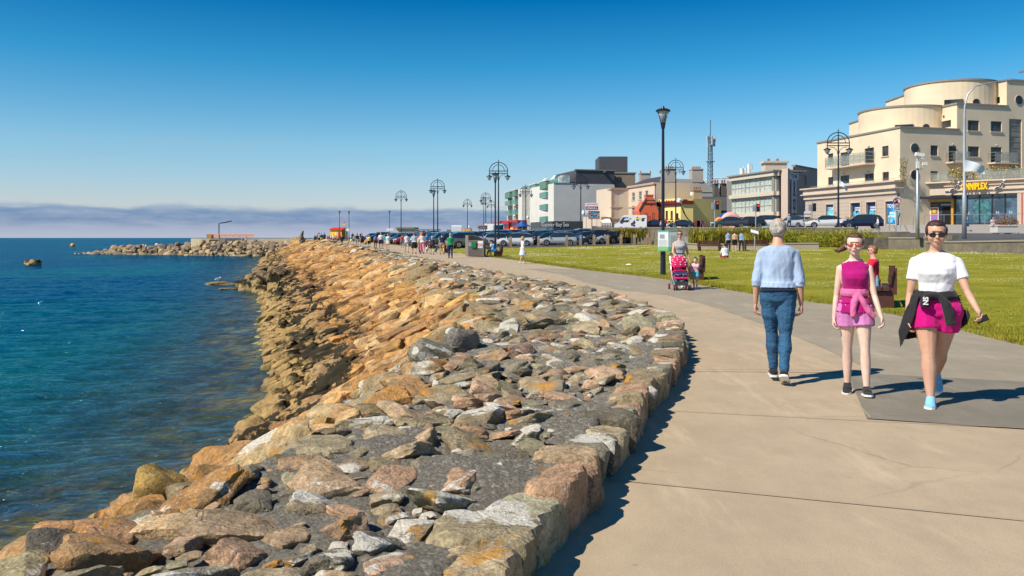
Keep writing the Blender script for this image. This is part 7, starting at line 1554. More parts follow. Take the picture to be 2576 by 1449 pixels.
def sword(x, y, z, h, n, label, mats, wide=.05, spreadf=.55, cat='plant', group=None):
 mb = MB()
 for _ in range(n):
  a = rnd.uniform(0, 6.283); L = h * rnd.uniform(.6, 1.15); out = L * rnd.uniform(.1, spreadf); w = wide * rnd.uniform(.7, 1.4); bx, by = rnd.gauss(0, h * .12), rnd.gauss(0, h * .12)
  d = Vector((math.cos(a), math.sin(a), 0)); s_ = Vector((-d.y, d.x, 0)) * w; p0 = Vector((bx, by, 0)); mi = rnd.randrange(len(mats))
  p1 = p0 + d * out * .35 + Vector((0, 0, L * .6)); p2 = p0 + d * out + Vector((0, 0, L * rnd.uniform(.75, 1.0)))
  mb.add([p0 - s_, p0 + s_, p1 + s_ * .9, p1 - s_ * .9, p2], [(0, 1, 2, 3), (3, 2, 4)], mi)
 o = mb.build('sword_leaf_plant', mats, None, fix=False); o.location = (x, y, z); return tag(o, label, cat, group)
k = 0
for i in range(15):
 U = 1742 + i * 13 + rnd.uniform(-4, 4); Y = 77 + rnd.uniform(-1.5, 5); X = gx(U, Y); zg = float(land(X, Y)) + .2; vt = 566 + 7 * abs(i - 6) / 7 + rnd.uniform(-3, 6); h = gz(vt, Y) - zg
 sword(X, Y, zg, h, 150, 'tall yellow green sword leaved clump, %s from the left in the bed' % ORD[i], [LG1, LG2, LG2, LG4], .055, .5, group='sword leaved clumps in the bed'); 
for i in range(13):
 U = 1508 + i * 12; Y = 104 - i * .8; X = gx(U, Y); zg = 1.6; h = gz(572 + rnd.uniform(-3, 4), Y) - zg
 sword(X, Y, zg, h, 90, 'brownish sword leaved clump in front of the white van, %s from the left' % ORD[i], [LG1, LG4, LG2, LG4], .06, .5, group='sword leaved clumps by the white van')
for i in range(34):
 t = i / 33; U = 1885 + 335 * t + rnd.uniform(-5, 5); Y = (77 - 6 * t) + rnd.uniform(0, 4); X = gx(U, Y); zg = float(land(X, Y)) + .1; vt = 577 + 1 * t + rnd.uniform(-4, 6) + (10 if t > .93 else 0); h = gz(vt, Y) - zg
 mats_ = [LG1, LG2, LG2, LG1] if i % 3 else [LG2, LG2, LG1, LG4]
 if i % 4 == 1: sword(X, Y, zg, h, 130, 'yellow green spiky clump, %s from the left in the wide bed' % ordn(i), [LG2, LG2, LG1], .05, .8, group='shrubs of the wide bed')
 else:
  o = leaf_clump('shrub', [(0, 0, h * .45, 1.1, .9, h * .55), (.5, .3, h * .3, .9, .8, h * .4), (-.6, -.2, h * .35, .8, .8, h * .4)], 330, 1, mats_, 'leafy green shrub, %s from the left in the wide bed' % ordn(i), 'shrub', 'shrubs of the wide bed', leaf=.16); o.location = (X, Y, zg)
for x_, y_, lab in ((1175, 1205, 'right of the long white wall'), (490, 1195, 'between the white car and the dark car')):
 U, V = c1(x_, y_); 
sword(gx(2143, 93), 93, street(93), 1.9, 110, 'spiky plant with brown tips between the white car and the dark car', [LG1, LG4], .06, .7); sword(gx(2042, 96), 96, street(96), 1.8, 90, 'spiky plant beside the restaurant sign', [LG4, LG1], .06, .7)
B = empty('marquee', (gx(1830, 122), 122, street(122)), 0, 'blue canvas awning roof left of the ribbon window hotel', 'awning'); tr = Matrix.Translation(-Vector(B.location)); m = MB(); m.M = tr; xx = lambda x, y_: gx(c3(x, 0)[0], y_); ZZ = lambda y, y_: gz(c3(0, y)[1], y_)
m.slab([(xx(1020, 120), 120, ZZ(1020, 120)), (xx(1350, 120), 120, ZZ(1012, 120)), (xx(1300, 125), 125, ZZ(940, 125)), (xx(1130, 125), 125, ZZ(940, 125))], (0, 0, .08)); m.slab([(xx(1020, 120), 120, ZZ(1020, 120) - .25), (xx(1350, 120), 120, ZZ(1012, 120) - .25), (xx(1350, 120), 120, ZZ(1012, 120)), (xx(1020, 120), 120, ZZ(1020, 120))], (0, .05, 0)); m.build('canvas', pm('canvas_blue', (.01, .09, .33), .7), B)
m = MB(); m.M = tr; [m.tube([(xx(x, 120.2), 120.2, street(120)), (xx(x, 120.2), 120.2, ZZ(1020, 120))], .05, 6) for x in (1030, 1190, 1340)]; m.build('pole', M_GALV, B)
for i, (x_, y_, r_, mt, lb) in enumerate(((1230, 1060, 1.5, pm('toy_pink', (.75, .40, .38)), 'pink and white inflatable ring hanging under the blue awning'), (1080, 1065, .8, pm('toy_orange', (.8, .30, .03)), 'orange inflatable hanging left under the blue awning'), (1130, 1060, .7, pm('toy_yellow', (.8, .5, .05)), 'yellow inflatable hanging under the blue awning'))):
 m = MB(); n = 20; rr = r_ * .6; m.tube([(rr * math.cos(6.2832 * k / n), 0, rr * math.sin(6.2832 * k / n)) for k in range(n + 1)], r_ * .35, 10, caps=False); o = m.build('inflatable', mt, None, True); o.location = (xx(x_, 119), 119, ZZ(y_, 119)); tag(o, lb, 'inflatable toy')
for i, x_ in enumerate((785, 812, 840)):
 m = MB(); m.slab([(-.4, 0, 0), (.4, 0, 0), (.5, 0, -1.6), (-.5, 0, -1.6)], (0, .05, 0)); o = m.build('hanging_cloth', pm('cloth_maroon', (.25, .02, .05)), None); o.location = (xx(x_, 140), 140, ZZ(1040, 140)); tag(o, 'maroon shirt hanging outside the yellow annex, %s from the left' % ORD[i], 'clothing', 'shirts hanging by the annex')
Y = 215; U0, V0 = c4(305, 672); U1, V1 = c4(505, 820); X0, X1 = gx(U0, Y), gx(c4(462, 0)[0], Y); X2 = gx(U1, Y); B = empty('lifeguard_hut', (X0, Y, .9), 0, 'small yellow and red lifeguard hut with red roof', 'hut'); L = X1 - X0; zE, zR = gz(c4(0, 692)[1], Y) - .9, gz(V0, Y) - .9; dp = 3.6
m = MB(); zmid = zE * .38; m.bb(0, L, 0, dp, zmid, zE); m.slab([(L, 0, zmid), (L, dp, zmid), (L, dp, zE), (L, dp / 2, zR), (L, 0, zE)], (-.05, 0, 0)); m.build('upper_wall', pm('hut_yellow', (.85, .55, .03), .6), B)
m = MB(); m.bb(0, L, -.01, dp, 0, zmid); m.build('lower_wall', pm('hut_red', (.62, .05, .02), .6), B)
m = MB(); m.slab([(-.3, -.3, zE - .1), (L + .3, -.3, zE - .1), (L + .3, dp / 2, zR + .08), (-.3, dp / 2, zR + .08)], (0, 0, .12)); m.slab([(-.3, dp + .3, zE - .1), (L + .3, dp + .3, zE - .1), (L + .3, dp / 2, zR + .08), (-.3, dp / 2, zR + .08)], (0, 0, .12)); m.build('roof', pm('hut_roof', (.62, .03, .02), .5), B)
m = MB(); m.bb(L * .68, L * .9, -.05, -.012, 0, zE * .85); m.build('door', pm('hut_door', (.62, .08, .03), .6), B); m = MB(); m.bb(L * .46, L * .56, -.05, -.012, zE * .5, zE * .75); m.build('notice', WH, B); B.rotation_euler.z = R(-14)
m = MB(); Y = 205; X = gx(c4(500, 0)[0], Y); B = empty('flagpole', (X, Y, .9), 0, 'thin pole of the red and yellow lifeguard flag', 'flagpole'); m.tube([(0, 0, 0), (0, 0, gz(c4(0, 585)[1], Y) - .9)], .05, 6); m.build('pole', M_GALV, B)
m = MB(); zt_ = gz(c4(0, 583)[1], Y); m.slab([(X, Y, zt_), (X - .75, Y, zt_ - .55), (X, Y, zt_ - .5)], (0, .04, 0)); m2 = MB(); m2.slab([(X, Y, zt_ - .51), (X - .75, Y, zt_ - .56), (X - .6, Y, zt_ - .85), (X, Y, zt_ - .95)], (0, .04, 0)); FB = empty('flag', (X, Y, zt_), 0, 'red over yellow lifeguard flag flying beside the hut', 'flag')
for mm, nm, c_ in ((m, 'red_half', (.7, .04, .03)), (m2, 'yellow_half', (.9, .6, .03))): mm.M = Matrix.Translation((-X, -Y, -zt_)); mm.v = [(a - X, b - Y, c - zt_) for a, b, c in mm.v]; mm.build(nm, pm('flag_' + nm, c_), FB)
Y = 200; B = empty('shelter_building', (gx(1035, Y), Y, 1.0), 0, 'flat roofed pale yellow seafront shelter building', 'building'); tr = Matrix.Translation(-Vector(B.location)); X = lambda x: gx(c4(x, 0)[0], Y); Z = lambda y: gz(c4(0, y)[1], Y)
py = render_mat('paint_pale_yellow', (.70, .58, .30)); m = MB(); m.M = tr; m.bb(X(1155), X(1390), Y, Y + 8, .8, Z(678)); m.bb(X(1390), X(1410), Y, Y + 6, .8, Z(700)); m.bb(X(1500), X(1515), Y, Y + .5, .8, Z(700)); m.bb(X(1555), X(1570), Y, Y + .5, .8, Z(700)); m.bb(X(1640), X(1652), Y, Y + .5, .8, Z(700)); m.build('wall', py, B)
m = MB(); m.M = tr; m.bb(X(1150), X(1395), Y - .4, Y + 8.3, Z(678), Z(660)); m.bb(X(1395), X(1700), Y - .8, Y + 7, Z(698), Z(686)); m.build('roof', render_mat('roof_felt', (.25, .24, .20)), B)
m = MB(); m.M = tr; m.bb(X(1225), X(1272), Y - .06, Y - .0, .8, Z(702)); m.bb(X(1300), X(1370), Y - .06, Y, .8, Z(712)); m.build('door', pm('door_grey', (.30, .34, .36)), B); m = MB(); m.M = tr; m.bb(X(1410), X(1640), Y + 5.4, Y + 5.6, .8, Z(715)); m.build('back_wall', py, B)
for x0, x1, y0, lab in ((1803, 1862, 690, 'left of the white van'), (2027, 2130, 675, 'right of the white van')):
 m = MB(); a, b = gx(c4(x0, 0)[0], 195), gx(c4(x1, 0)[0], 195); z_ = gz(c4(0, y0)[1], 195); m.bb(a, b, 195, 195.4, 1.2, z_); o = m.build('kiosk', pm('kiosk_grey', (.18, .20, .19), .5)); 
 tag(o, 'dark grey ticket kiosk beyond the parked cars, ' + lab, 'kiosk'); q = MB(); q.bb(a + .5, b - .5, 194.9, 194.99, 2.0, z_ - .6); q.build('window', WH if x0 > 2000 else M_GL, o)
def e5(x, y): return 234.8 + x * .22135, 523.2 + y * .22135
def bwY(U): return 213 - (U - 240) * .045 - (6 if U > 500 else 0)
mb = MB(); prof_ = []
for U in range(232, 745, 12):
 Yc = bwY(U); t = (U - 240) / 500; vt = np.interp(U, [232, 262, 310, 430, 510, 560, 745], [636, 632, 621, 617, 607, 605, 604]); prof_.append((gx(U, Yc), Yc, gz(vt, Yc)))
vs = []; 
for (x, y, z) in prof_: z = z - .5; vs += [(x, y - 7, -3.2), (x, y - .5, z), (x, y + 3, z), (x, y + 9, -3.2)]
fs = [(i * 4 + j, i * 4 + j + 1, (i + 1) * 4 + j + 1, (i + 1) * 4 + j) for i in range(len(prof_) - 1) for j in range(3)]; mb.add(vs, fs); tag(mb.build('breakwater_core', M_MORTAR), kind='structure')
lst = []; cells.clear()
for _ in range(1700):
 U = 226 + 530 * rnd.random(); Yc = bwY(U); vt = float(np.interp(U, [226, 262, 310, 430, 510, 560, 756], [641, 632, 621, 616, 606, 607, 609])); zt_ = gz(vt, Yc); t = rnd.random(); r_ = rnd.uniform(.45, 1.35) * (1.15 if U < 520 else .8)
 y = Yc - 7.5 * t; z = zt_ - .35 * r_ + t * (-2.5 - zt_) + .1; x = gx(U, Yc)
 if not free(x, y, r_ * .62): continue
 c = rnd.choice([(.40, .29, .15), (.33, .22, .11), (.24, .18, .12), (.45, .33, .19), (.19, .15, .11), (.12, .10, .08), (.37, .26, .15)]); 
 lst.append((200, x, y, z, (r_ * rnd.uniform(.9, 1.3), r_ * .9, r_ * rnd.uniform(.6, .95)), (rnd.uniform(-.5, .5), rnd.uniform(-.5, .5), rnd.uniform(0, 3)), (*c, 0), 'bw'))
def rock_plain(name):
 m, nt, b = new_mat(name); g = N(nt); a = g.n('ShaderNodeAttribute'); a.attribute_name = 'rock_col'; p = g.pos(); f = g.mapr(g.noise(2.5, 6, .65, p), .3, .7, .6, 1.3); s = g.n('ShaderNodeVectorMath', operation='SCALE'); g.l(a.outputs['Color'], s.inputs[0]); g.l(f, s.inputs['Scale']); g.l(s.outputs[0], b.inputs['Base Color']); b.inputs['Roughness'].default_value = .9; g.l(g.bump(g.noise(6, 5, .7, p), .8, .1), b.inputs['Normal']); return m
M_RP = rock_plain('boulder'); merge_rocks('boulders', lst, M_RP, 'breakwater of large brown boulders reaching out into the sea', 'boulders', 0)
Y = 196; X = lambda U: gx(U, Y); B = empty('stepped_wall', (X(600), Y, 0), 0, 'long pale stone seating steps running along the breakwater', 'steps'); tr = Matrix.Translation(-Vector(B.location)); m = MB(); m.M = tr; st = render_mat('stone_pale', (.48, .39, .26)); z6 = gz(600, Y); z5 = gz(e5(0, 420)[1], Y)
for k in range(5): m.bb(X(e5(1475, 0)[0]), X(768), Y - 2.5 + k * .8, Y + 4, z5 - 1.0 + k * .001, z5 + (z6 - z5) * (k + 1) / 5)
m.build('tiers', st, B)
m = MB(); m.M = tr; m.prism([(X(e5(1380, 0)[0]) + 6.0 * math.cos(a), Y + 2.0 + 4.5 * math.sin(a)) for a in [6.2832 * k / 24 for k in range(24)]], -.6, z6); m.build('round_pier_head', st, B)
m = MB(); m.M = tr; m.bb(X(e5(1372, 0)[0]), X(e5(1466, 0)[0]), Y - 3.2, Y - 2.9, gz(e5(0, 428)[1], Y), gz(e5(0, 360)[1], Y)); m.build('painted_recess', pm('recess_shade', (.05, .04, .03)), B)  # proud slab, the shade of a recess painted as near-black colour
B = empty('railing', (X(590), Y, z6), 0, 'orange painted railing on top of the breakwater pier', 'railing'); m = MB(); rail(m, [(X(e5(1345, 0)[0]) - X(590), 0, 0), (X(e5(1818, 0)[0]) - X(590), 0, 0)], gz(e5(0, 300)[1], Y) - z6, 1.45, .09); m.build('posts', pm('rail_orange', (.80, .36, .16)), B)
m = MB()
for k in range(60): x_ = X(e5(1345, 0)[0]) - X(590) + k * (X(e5(1818, 0)[0]) - X(e5(1345, 0)[0])) / 60; m.tube([(x_, .02, .2), (x_, .02, 1.0 * (gz(e5(0, 300)[1], Y) - z6))], .035, 4)
m.build('bars', pm('rail_orange', (.80, .36, .16)), B)
m = MB(); x_ = X(e5(1327, 0)[0]); h_ = gz(e5(0, 300)[1], Y) - z6; m.slab([(x_ - .55, Y - .6, z6), (x_ + .5, Y - .6, z6), (x_ + .5, Y - .6, z6 + h_ * .85), (x_ + .2, Y - .6, z6 + h_ * 1.05), (x_ - .6, Y - .6, z6 + h_ * 1.05)], (0, 1.4, 0)); tag(m.build('shelter_box', pm('rust_orange', (.42, .20, .05), .8, var=.3, vs=1)), 'rusty orange box shelter at the end of the breakwater railing', 'shelter')
Y = 197; Xl = gx(e5(1428, 0)[0], Y); B = empty('street_lamp', (Xl, Y, z6 - .5), 0, 'dark bent arm lamp post on the breakwater pier', 'street lamp'); m = MB(); zt_ = gz(e5(0, 178)[1], Y) - z6 + .5; m.tube([(0, 0, 0), (0, 0, zt_ * .38)], .24, 8); m.tube([(0, 0, zt_ * .35), (0, 0, zt_), (.6, 0, zt_ + .15), (2.0, 0, zt_ + .35)], .12, 6); m.build('pole', M_POLE, B); m = MB(); m.box((2.4, 0, zt_ + .5), (1.1, .4, .2), rot=rotm(0, -.2, 0)); m.build('lamp_head', M_POLE, B)
Y = 150; U, V = e5(2370, 360); zb = .5; h_ = gz(e5(0, 258)[1], Y) - zb; m = MB(); x_ = gx(U, Y); m.tube([(x_, Y, zb - .8), (x_ - .05, Y, zb + h_ * .45), (x_ + .05, Y, zb + h_ * .8), (x_ + .15, Y, zb + h_)], [.55, .48, .34, .14], 14, sx=.85); m.ball((x_ + .3, Y, zb + h_ * .25), (.35, .3, .5), 10, 8); o = m.remesh('standing_stone', M_OLDC, None, .05, 2); fold(o, .1, (2.5, 2.5, 2)); tag(o, 'tall rough grey standing stone on the far end of the sea wall', 'stone')
def wrock(U, V, w, h, lab, seed, flat=1.0, name='rock', col=(.20, .14, .07, 0)):
 Y = F * (CH - WATER_Z) / (V - VH); me = rock_mesh(name, 4, seed, .4, .12, M_ROCK); o = link(name, me); o.location = (gx(U, Y), Y, WATER_Z + h * .25); o.scale = (w, w * .8, h); o.color = col; o.rotation_euler.z = seed; return tag(o, lab, 'rock'), Y
wrock(82, 668, 1.35, .85, 'lone brown rock standing out of the sea at the left', 31, col=(.34, .24, .11, 0)); o_, Yg = wrock(545, 717, 1.1, .28, 'flat dark weedy rock just above the sea under the gull', 32, col=(.06, .045, .02, 0)); wrock(575, 718, 1.2, .16, 'low weedy rock awash right of the gull', 33, col=(.06, .045, .02, 0)); wrock(578, 728, 1.0, .12, 'pale rock just below the surface near the gull', 34, col=(.36, .27, .12, 0))
i_ = 0
for (U, V, w, h) in ((650, 733, 1.7, 1.5), (622, 732, 1.3, .9), (668, 730, 1.6, 1.7), (684, 731, 1.6, 1.6), (640, 722, 1.9, 1.7), (668, 716, 2.4, 1.9), (700, 720, 2.2, 2.0), (612, 722, 1.2, .8), (655, 738, 1.1, .8), (690, 738, 1.3, 1.0)):
 wrock(U, V, w * .62, h * .75, 'rounded brown boulder of the small outcrop by the sea wall, %s of its cluster' % ORD[i_], 40 + i_, col=(.24, .16, .075, 0)); i_ += 1
B = empty('gull', (gx(550, Yg), Yg - .1, WATER_Z + .30), R(20), 'white gull standing on the dark rock in the sea', 'gull'); m = MB(); m.ball((0, 0, .22), (.20, .09, .09), 12, 8, rot=rotm(0, -.35, 0)); m.ball((.17, 0, .34), (.065, .055, .055), 10, 8); m.tube([(.1, 0, .26), (.17, 0, .33)], .05, 8); m.tube([(-.15, 0, .2), (-.32, 0, .15)], [.06, .02], 8); [m.tube([(0, s_ * .03, .16), (0, s_ * .03, .0)], .012, 5) for s_ in (-1, 1)]; m.remesh('body', pm('gull_white', (.82, .82, .80)), B, .018, 1); m = MB(); [m.ball((-.05, s_ * .08, .24), (.20, .02, .07), 10, 6, rot=rotm(0, -.3, 0)) for s_ in (-1, 1)]; m.build('wing', pm('gull_grey', (.40, .42, .45)), B, True); m = MB(); m.tube([(.22, 0, .335), (.30, 0, .325)], [.018, .006], 6); m.build('beak', pm('beak_yellow', (.7, .45, .05)), B)
for U, V, r_, c_, lab in ((183, 619.5, 1.05, (.85, .30, .02), 'orange buoy floating on the sea at the left'), (e5(722, 0)[0], e5(0, 407)[1], .9, (.75, .6, .6), 'small pale pink buoy beyond the breakwater')):
 Y = min(F * (CH - WATER_Z) / (V - VH), 420); B = empty('buoy', (gx(U, Y), Y, WATER_Z), 0, lab, 'buoy'); m = MB(); m.ball((0, 0, r_ * .4), r_, 14, 10); m.build('float', pm('buoy%.1f' % c_[1], c_, .4), B, True); m = MB(); m.tube([(0, 0, r_ * 1.2), (0, 0, r_ * 1.9)], .12, 6); m.build('ring', M_BLACKP, B)
PAINT = pm('car_paint', (.5, .5, .5), .22, 0.1, var=.03, objcol=True, coat=.8); TYRE = pm('tyre', (.02, .02, .02), .8); RIM = pm('rim', (.42, .42, .43), .3, .7); CGL = pm('car_glass', (.02, .03, .035), .05, coat=.6, spec=.8); HL = pm('headlight', (.75, .78, .80), .1); TLM = pm('tail_light', (.45, .01, .01), .2); PL = pm('plate', (.75, .74, .70), .5)
ST = {
 'hatchback': [(-2.08, .55, .55, .80), (-2.06, .88, .88, .84), (-1.98, .98, 1.02, .86), (-1.72, .97, 1.36, .88), (-1.2, .95, 1.46, .89), (-.2, .93, 1.49, .90), (.42, .92, 1.45, .90), (1.22, .90, .95, .89), (1.82, .80, .80, .85), (2.08, .66, .66, .76), (2.14, .45, .45, .70)],
 'saloon': [(-2.25, .55, .55, .78), (-2.22, .92, .92, .82), (-1.75, 1.00, 1.01, .86), (-1.55, 1.0, 1.04, .87), (-.85, .97, 1.38, .88), (-.2, .94, 1.43, .89), (.4, .92, 1.40, .89), (1.25, .90, .94, .88), (1.9, .78, .78, .84), (2.2, .64, .64, .75), (2.26, .45, .45, .70)],
 'suv': [(-2.15, .62, .62, .84), (-2.13, 1.0, 1.0, .88), (-2.05, 1.10, 1.14, .90), (-1.80, 1.09, 1.55, .91), (-1.2, 1.07, 1.66, .92), (-.2, 1.05, 1.68, .93), (.5, 1.03, 1.63, .93), (1.2, 1.02, 1.10, .92), (1.85, .94, .94, .88), (2.15, .78, .78, .80), (2.20, .52, .52, .74)],
 'estate': [(-2.3, .55, .55, .82), (-2.28, .92, .92, .85), (-2.2, .99, 1.03, .87), (-1.98, .98, 1.38, .88), (-1.2, .96, 1.47, .90), (-.2, .94, 1.49, .90), (.4, .93, 1.45, .90), (1.22, .90, .95, .89), (1.9, .80, .80, .85), (2.22, .66, .66, .76), (2.28, .45, .45, .70)]}
def make_car(kind):
 B = empty(kind.replace('suv', 'car').replace('estate', 'car').replace('saloon', 'car').replace('hatchback', 'car'), (0, 0, 0)); st = ST[kind]; body = MB(); gl = MB(); zs = .24 if kind != 'suv' else .30; rows = []
 for x, zb, zr, w in st:
  rw = w * .76 if zr > zb + .2 else w * .88; rows.append([(x, -w * .86, zs), (x, -w * 1.0, zs + .22), (x, -w * 1.0, (zs + zb) * .55), (x, -w * .97, zb), (x, -rw, zr), (x, -rw * .55, zr + .035 * (zr > zb + .2)), (x, rw * .55, zr + .035 * (zr > zb + .2)), (x, rw, zr), (x, w * .97, zb), (x, w, (zs + zb) * .55), (x, w, zs + .22), (x, w * .86, zs)])
 n = 12; vs = [p for r_ in rows for p in r_]; bf = []; gf = []; tall = [s[2] > s[1] + .25 for s in st]
 for i in range(len(st) - 1):
  for j in range(n):
   j2 = (j + 1) % n; q = (i * n + j, i * n + j2, (i + 1) * n + j2, (i + 1) * n + j)
   cab = tall[i] and tall[i + 1]; slope = (tall[i] != tall[i + 1])
   g_ = (j in (3, 7) and (cab or slope)) or (j in (4, 5, 6) and slope)
   (gf if g_ else bf).append(q)
 bf += [tuple(range(n - 1, -1, -1)), tuple((len(st) - 1) * n + k for k in range(n))]
 body.add(vs, bf); gl.add(vs, gf)
 o = body.build('body', PAINT, B, False, True); o.data.polygons.foreach_set('use_smooth', [True] * len(o.data.polygons)); o.data.set_sharp_from_angle(angle=R(38))
 gm = gl.mesh('windows', CGL, False, False); bm = bmesh.new(); bm.from_mesh(gm); bmesh.ops.delete(bm, geom=[v for v in bm.verts if not v.link_faces], context='VERTS'); bm.to_mesh(gm); bm.free(); link('windows', gm, B)
 pil = MB()      # pillars
 for x in ((-1.05, .02) if kind != 'saloon' else (-.75, .05)):
  zr = np.interp(x, [s[0] for s in st], [s[2] for s in st]); zb = np.interp(x, [s[0] for s in st], [s[1] for s in st]); w = .89 if kind != 'suv' else .92
  for s_ in (-1, 1): pil.slab([(x - .04, s_ * w * .985, zb), (x + .04, s_ * w * .985, zb), (x + .04, s_ * w * .775, zr), (x - .04, s_ * w * .775, zr)], (0, s_ * .012, 0))
 pil.build('pillar', M_BLACKP, B)
 wx = 1.32; wr = .32 if kind != 'suv' else .36; W = st[5][3]
 for sx in (-1, 1):
  for sy in (-1, 1):
   m = MB(); m.lathe([(wr * .65, 0), (wr, .01), (wr, .19), (wr * .65, .2)], (sx * wx, sy * (W - .07) - .1, wr), 20, axis='y'); t = m.build('wheel', TYRE, B)
   m = MB(); m.lathe([(wr * .64, sy * .10), (wr * .62, sy * .115), (.06, sy * .09)], (sx * wx, sy * (W - .07), wr), 14, axis='y'); m.build('rim', RIM, t)
   m = MB(); m.lathe([(wr * 1.12, sy * .060), (wr * 1.12, sy * .078)], (sx * wx, sy * (W - .07), wr + .02), 20, axis='y'); m.build('wheel_arch', M_BLACKP, t)
 xf, xr = st[-2][0], st[1][0]; zf = st[-2][1]; zr = st[1][1]
 for sy in (-1, 1):
  m = MB(); m.ball((xf - .10, sy * W * .70, zf - .0), (.17, .19, .085), 10, 6); m.build('headlight', HL, B, True)
  m = MB(); m.ball((xr + .06, sy * W * .80, zr + .0), (.10, .17, .11), 10, 6); m.build('tail_light', TLM, B, True)
  m = MB(); m.ball((.95, sy * (W + .10), zb + .08 if False else st[6][1] + .06), (.08, .11, .07), 10, 6); m.build('mirror', PAINT, B, True)
 m = MB(); m.box((xf + .03, 0, .46), (.12, W * 1.3, .20)); m.build('grille', M_BLACKP, B); m = MB(); m.box((xf + .10, 0, .44), (.02, .5, .11)); m.build('number_plate', PL, B); m = MB(); m.box((xr - .02, 0, .74), (.02, .5, .11)); m.build('number_plate', PL, B)
 m = MB(); m.box((xr + .02, 0, .40), (.1, W * 1.5, .16)); m.build('bumper', M_BLACKP, B)
 return B
PROTO = {k: make_car(k) for k in ST}; USED = set()
CARC = {'white': (.75, .75, .74), 'silver': (.42, .44, .46), 'grey': (.14, .15, .16), 'dark grey': (.055, .058, .065), 'black': (.012, .012, .015), 'blue': (.01, .14, .42), 'dark blue': (.012, .03, .09), 'red': (.38, .012, .015), 'navy': (.01, .012, .05), 'teal': (.02, .12, .16)}
carlabels = {}
def car(kind, colr, X, Y, Z, rz, lab, group='cars in the car park'):
 o = PROTO[kind] if kind not in USED else copy_tree(PROTO[kind]); USED.add(kind); o.location = (X, Y, Z); o.rotation_euler.z = rz
 for c in KIDS[o]:
  c.color = (*CARC[colr], 1)
 k = carlabels.get(lab, 0); carlabels[lab] = k + 1
 if k: lab += ', number %s' % ORD[k]
 tag(o, lab, 'car', group); return o
def zc_(x, y): return float(land(x, y)) + .05
KN = {'hatchback': 'hatchback', 'saloon': 'saloon', 'suv': 'tall car', 'estate': 'estate car'}
def fr(U, Y, kind, colr, rz, lab): X = gx(U, Y); car(kind, colr, X, Y, zc_(X, Y), R(rz), lab)
fr(1262, 100, 'hatchback', 'silver', 8, 'silver hatchback parked tail first behind the seated youths')
fr(1297, 97.5, 'hatchback', 'white', 176, 'white hatchback side on behind the girl in white skirt')
fr(1358, 103, 'suv', 'grey', 178, 'grey tall car behind the white hatchback'); fr(1405, 96.5, 'hatchback', 'silver', 176, 'silver hatchback side on behind the second bollard'); fr(1378, 101, 'hatchback', 'black', 200, 'black car between the white and the silver hatchback')
row = [('hatchback', 'blue', 'bright blue hatchback right of the silver hatchback'), ('suv', 'dark grey', 'dark grey tall car nose out behind the fourth bollard'), ('hatchback', 'white', 'white car nose out behind the fifth bollard'), ('hatchback', 'black', 'black car nose out beside the white car'), ('saloon', 'grey', 'grey saloon nose out behind the sixth bollard'), ('hatchback', 'dark blue', 'dark blue car nose out behind the seventh bollard'), ('hatchback', 'red', 'red car nose out, left of two red ones'), ('saloon', 'red', 'bright red saloon nose out beside the notice board'), ('saloon', 'red', 'red saloon half hidden by the notice board')]
for i, (k, c, l) in enumerate(row): U = 1470 + i * 28.5 + (8 if i > 6 else 0); fr(U, 99.5 + i * .55, k, c, 208, l)
kinds = ['suv', 'hatchback', 'estate', 'hatchback', 'saloon', 'suv']; cols_ = ['silver', 'dark grey', 'grey', 'dark blue', 'white', 'black', 'silver', 'red', 'blue', 'teal']
spec = [(1178, 92, 'suv', 'grey', 20), (1160, 95, 'saloon', 'silver', 200), (1130, 96, 'suv', 'dark grey', 200), (1105, 98, 'hatchback', 'dark blue', 190), (1072, 98, 'suv', 'black', 195), (1048, 100, 'suv', 'silver', 205), (1020, 103, 'suv', 'white', 200), (1000, 108, 'suv', 'navy', 200), (985, 113, 'hatchback', 'silver', 200), (965, 120, 'hatchback', 'red', 200), (950, 126, 'saloon', 'grey', 205), (935, 132, 'saloon', 'silver', 200), (920, 138, 'saloon', 'silver', 205), (905, 146, 'suv', 'black', 205), (885, 155, 'hatchback', 'dark grey', 205)]
for i, (U, Y, k, c, rz) in enumerate(spec): X = gx(U, Y); X = max(X, edge_x(GC, Y) + 2.6); car(k, c, X, Y, zc_(X, Y), R(rz), '%s %s, %s from the front in the row beside the promenade' % (c, KN[k], ORD[i]))
n_ = 0
for ri, Y0 in enumerate((113, 121, 134, 142, 156, 168, 184)):
 e = edge_x(GC, Y0) + 7; X = e + rnd.uniform(0, 2); xe = gx(1500 if Y0 < 130 else 1560, Y0) if Y0 < 150 else gx(1400, Y0); j = 0
 while X < min(xe, 26 + Y0 * .02):
  if rnd.random() < .88:
   k = rnd.choice(kinds); c = rnd.choice(cols_ + ['white', 'silver', 'silver', 'red', 'white', 'blue']); Y = Y0 + rnd.uniform(-.3, .3); car(k, c, X, Y, zc_(X, Y), R(rnd.choice([200, 20, 205, 24])), '%s %s, row %s back from the lawn, %s from left' % (c, KN[k], ORD[ri + 1], ordn(j))); j += 1
  X += 2.9 if Y0 < 150 else 3.2
def rc(x, y, Y, kind, colr, rz, lab, cf=c3): U, V = cf(x, y); car(kind, colr, gx(U, Y), Y, (gz(V, Y) if Y > 180 else max(gz(V, Y), street(Y) - .1)), R(rz), lab, 'cars on the upper road')
rc(1675, 1142, 112, 'suv', 'white', 165, 'white tall car on the road before the ribbon window hotel'); rc(1470, 1140, 112, 'hatchback', 'black', 170, 'black car half behind the white tall car'); rc(2100, 1142, 104, 'hatchback', 'silver', 120, 'pale hatchback seen from behind next to the walking couple'); rc(285, 1275, 95, 'saloon', 'white', 165, 'white saloon taxi on the road before the shops', c1); rc(560, 1278, 90, 'hatchback', 'navy', 165, 'dark purple blue car on the road before the shop posters', c1)
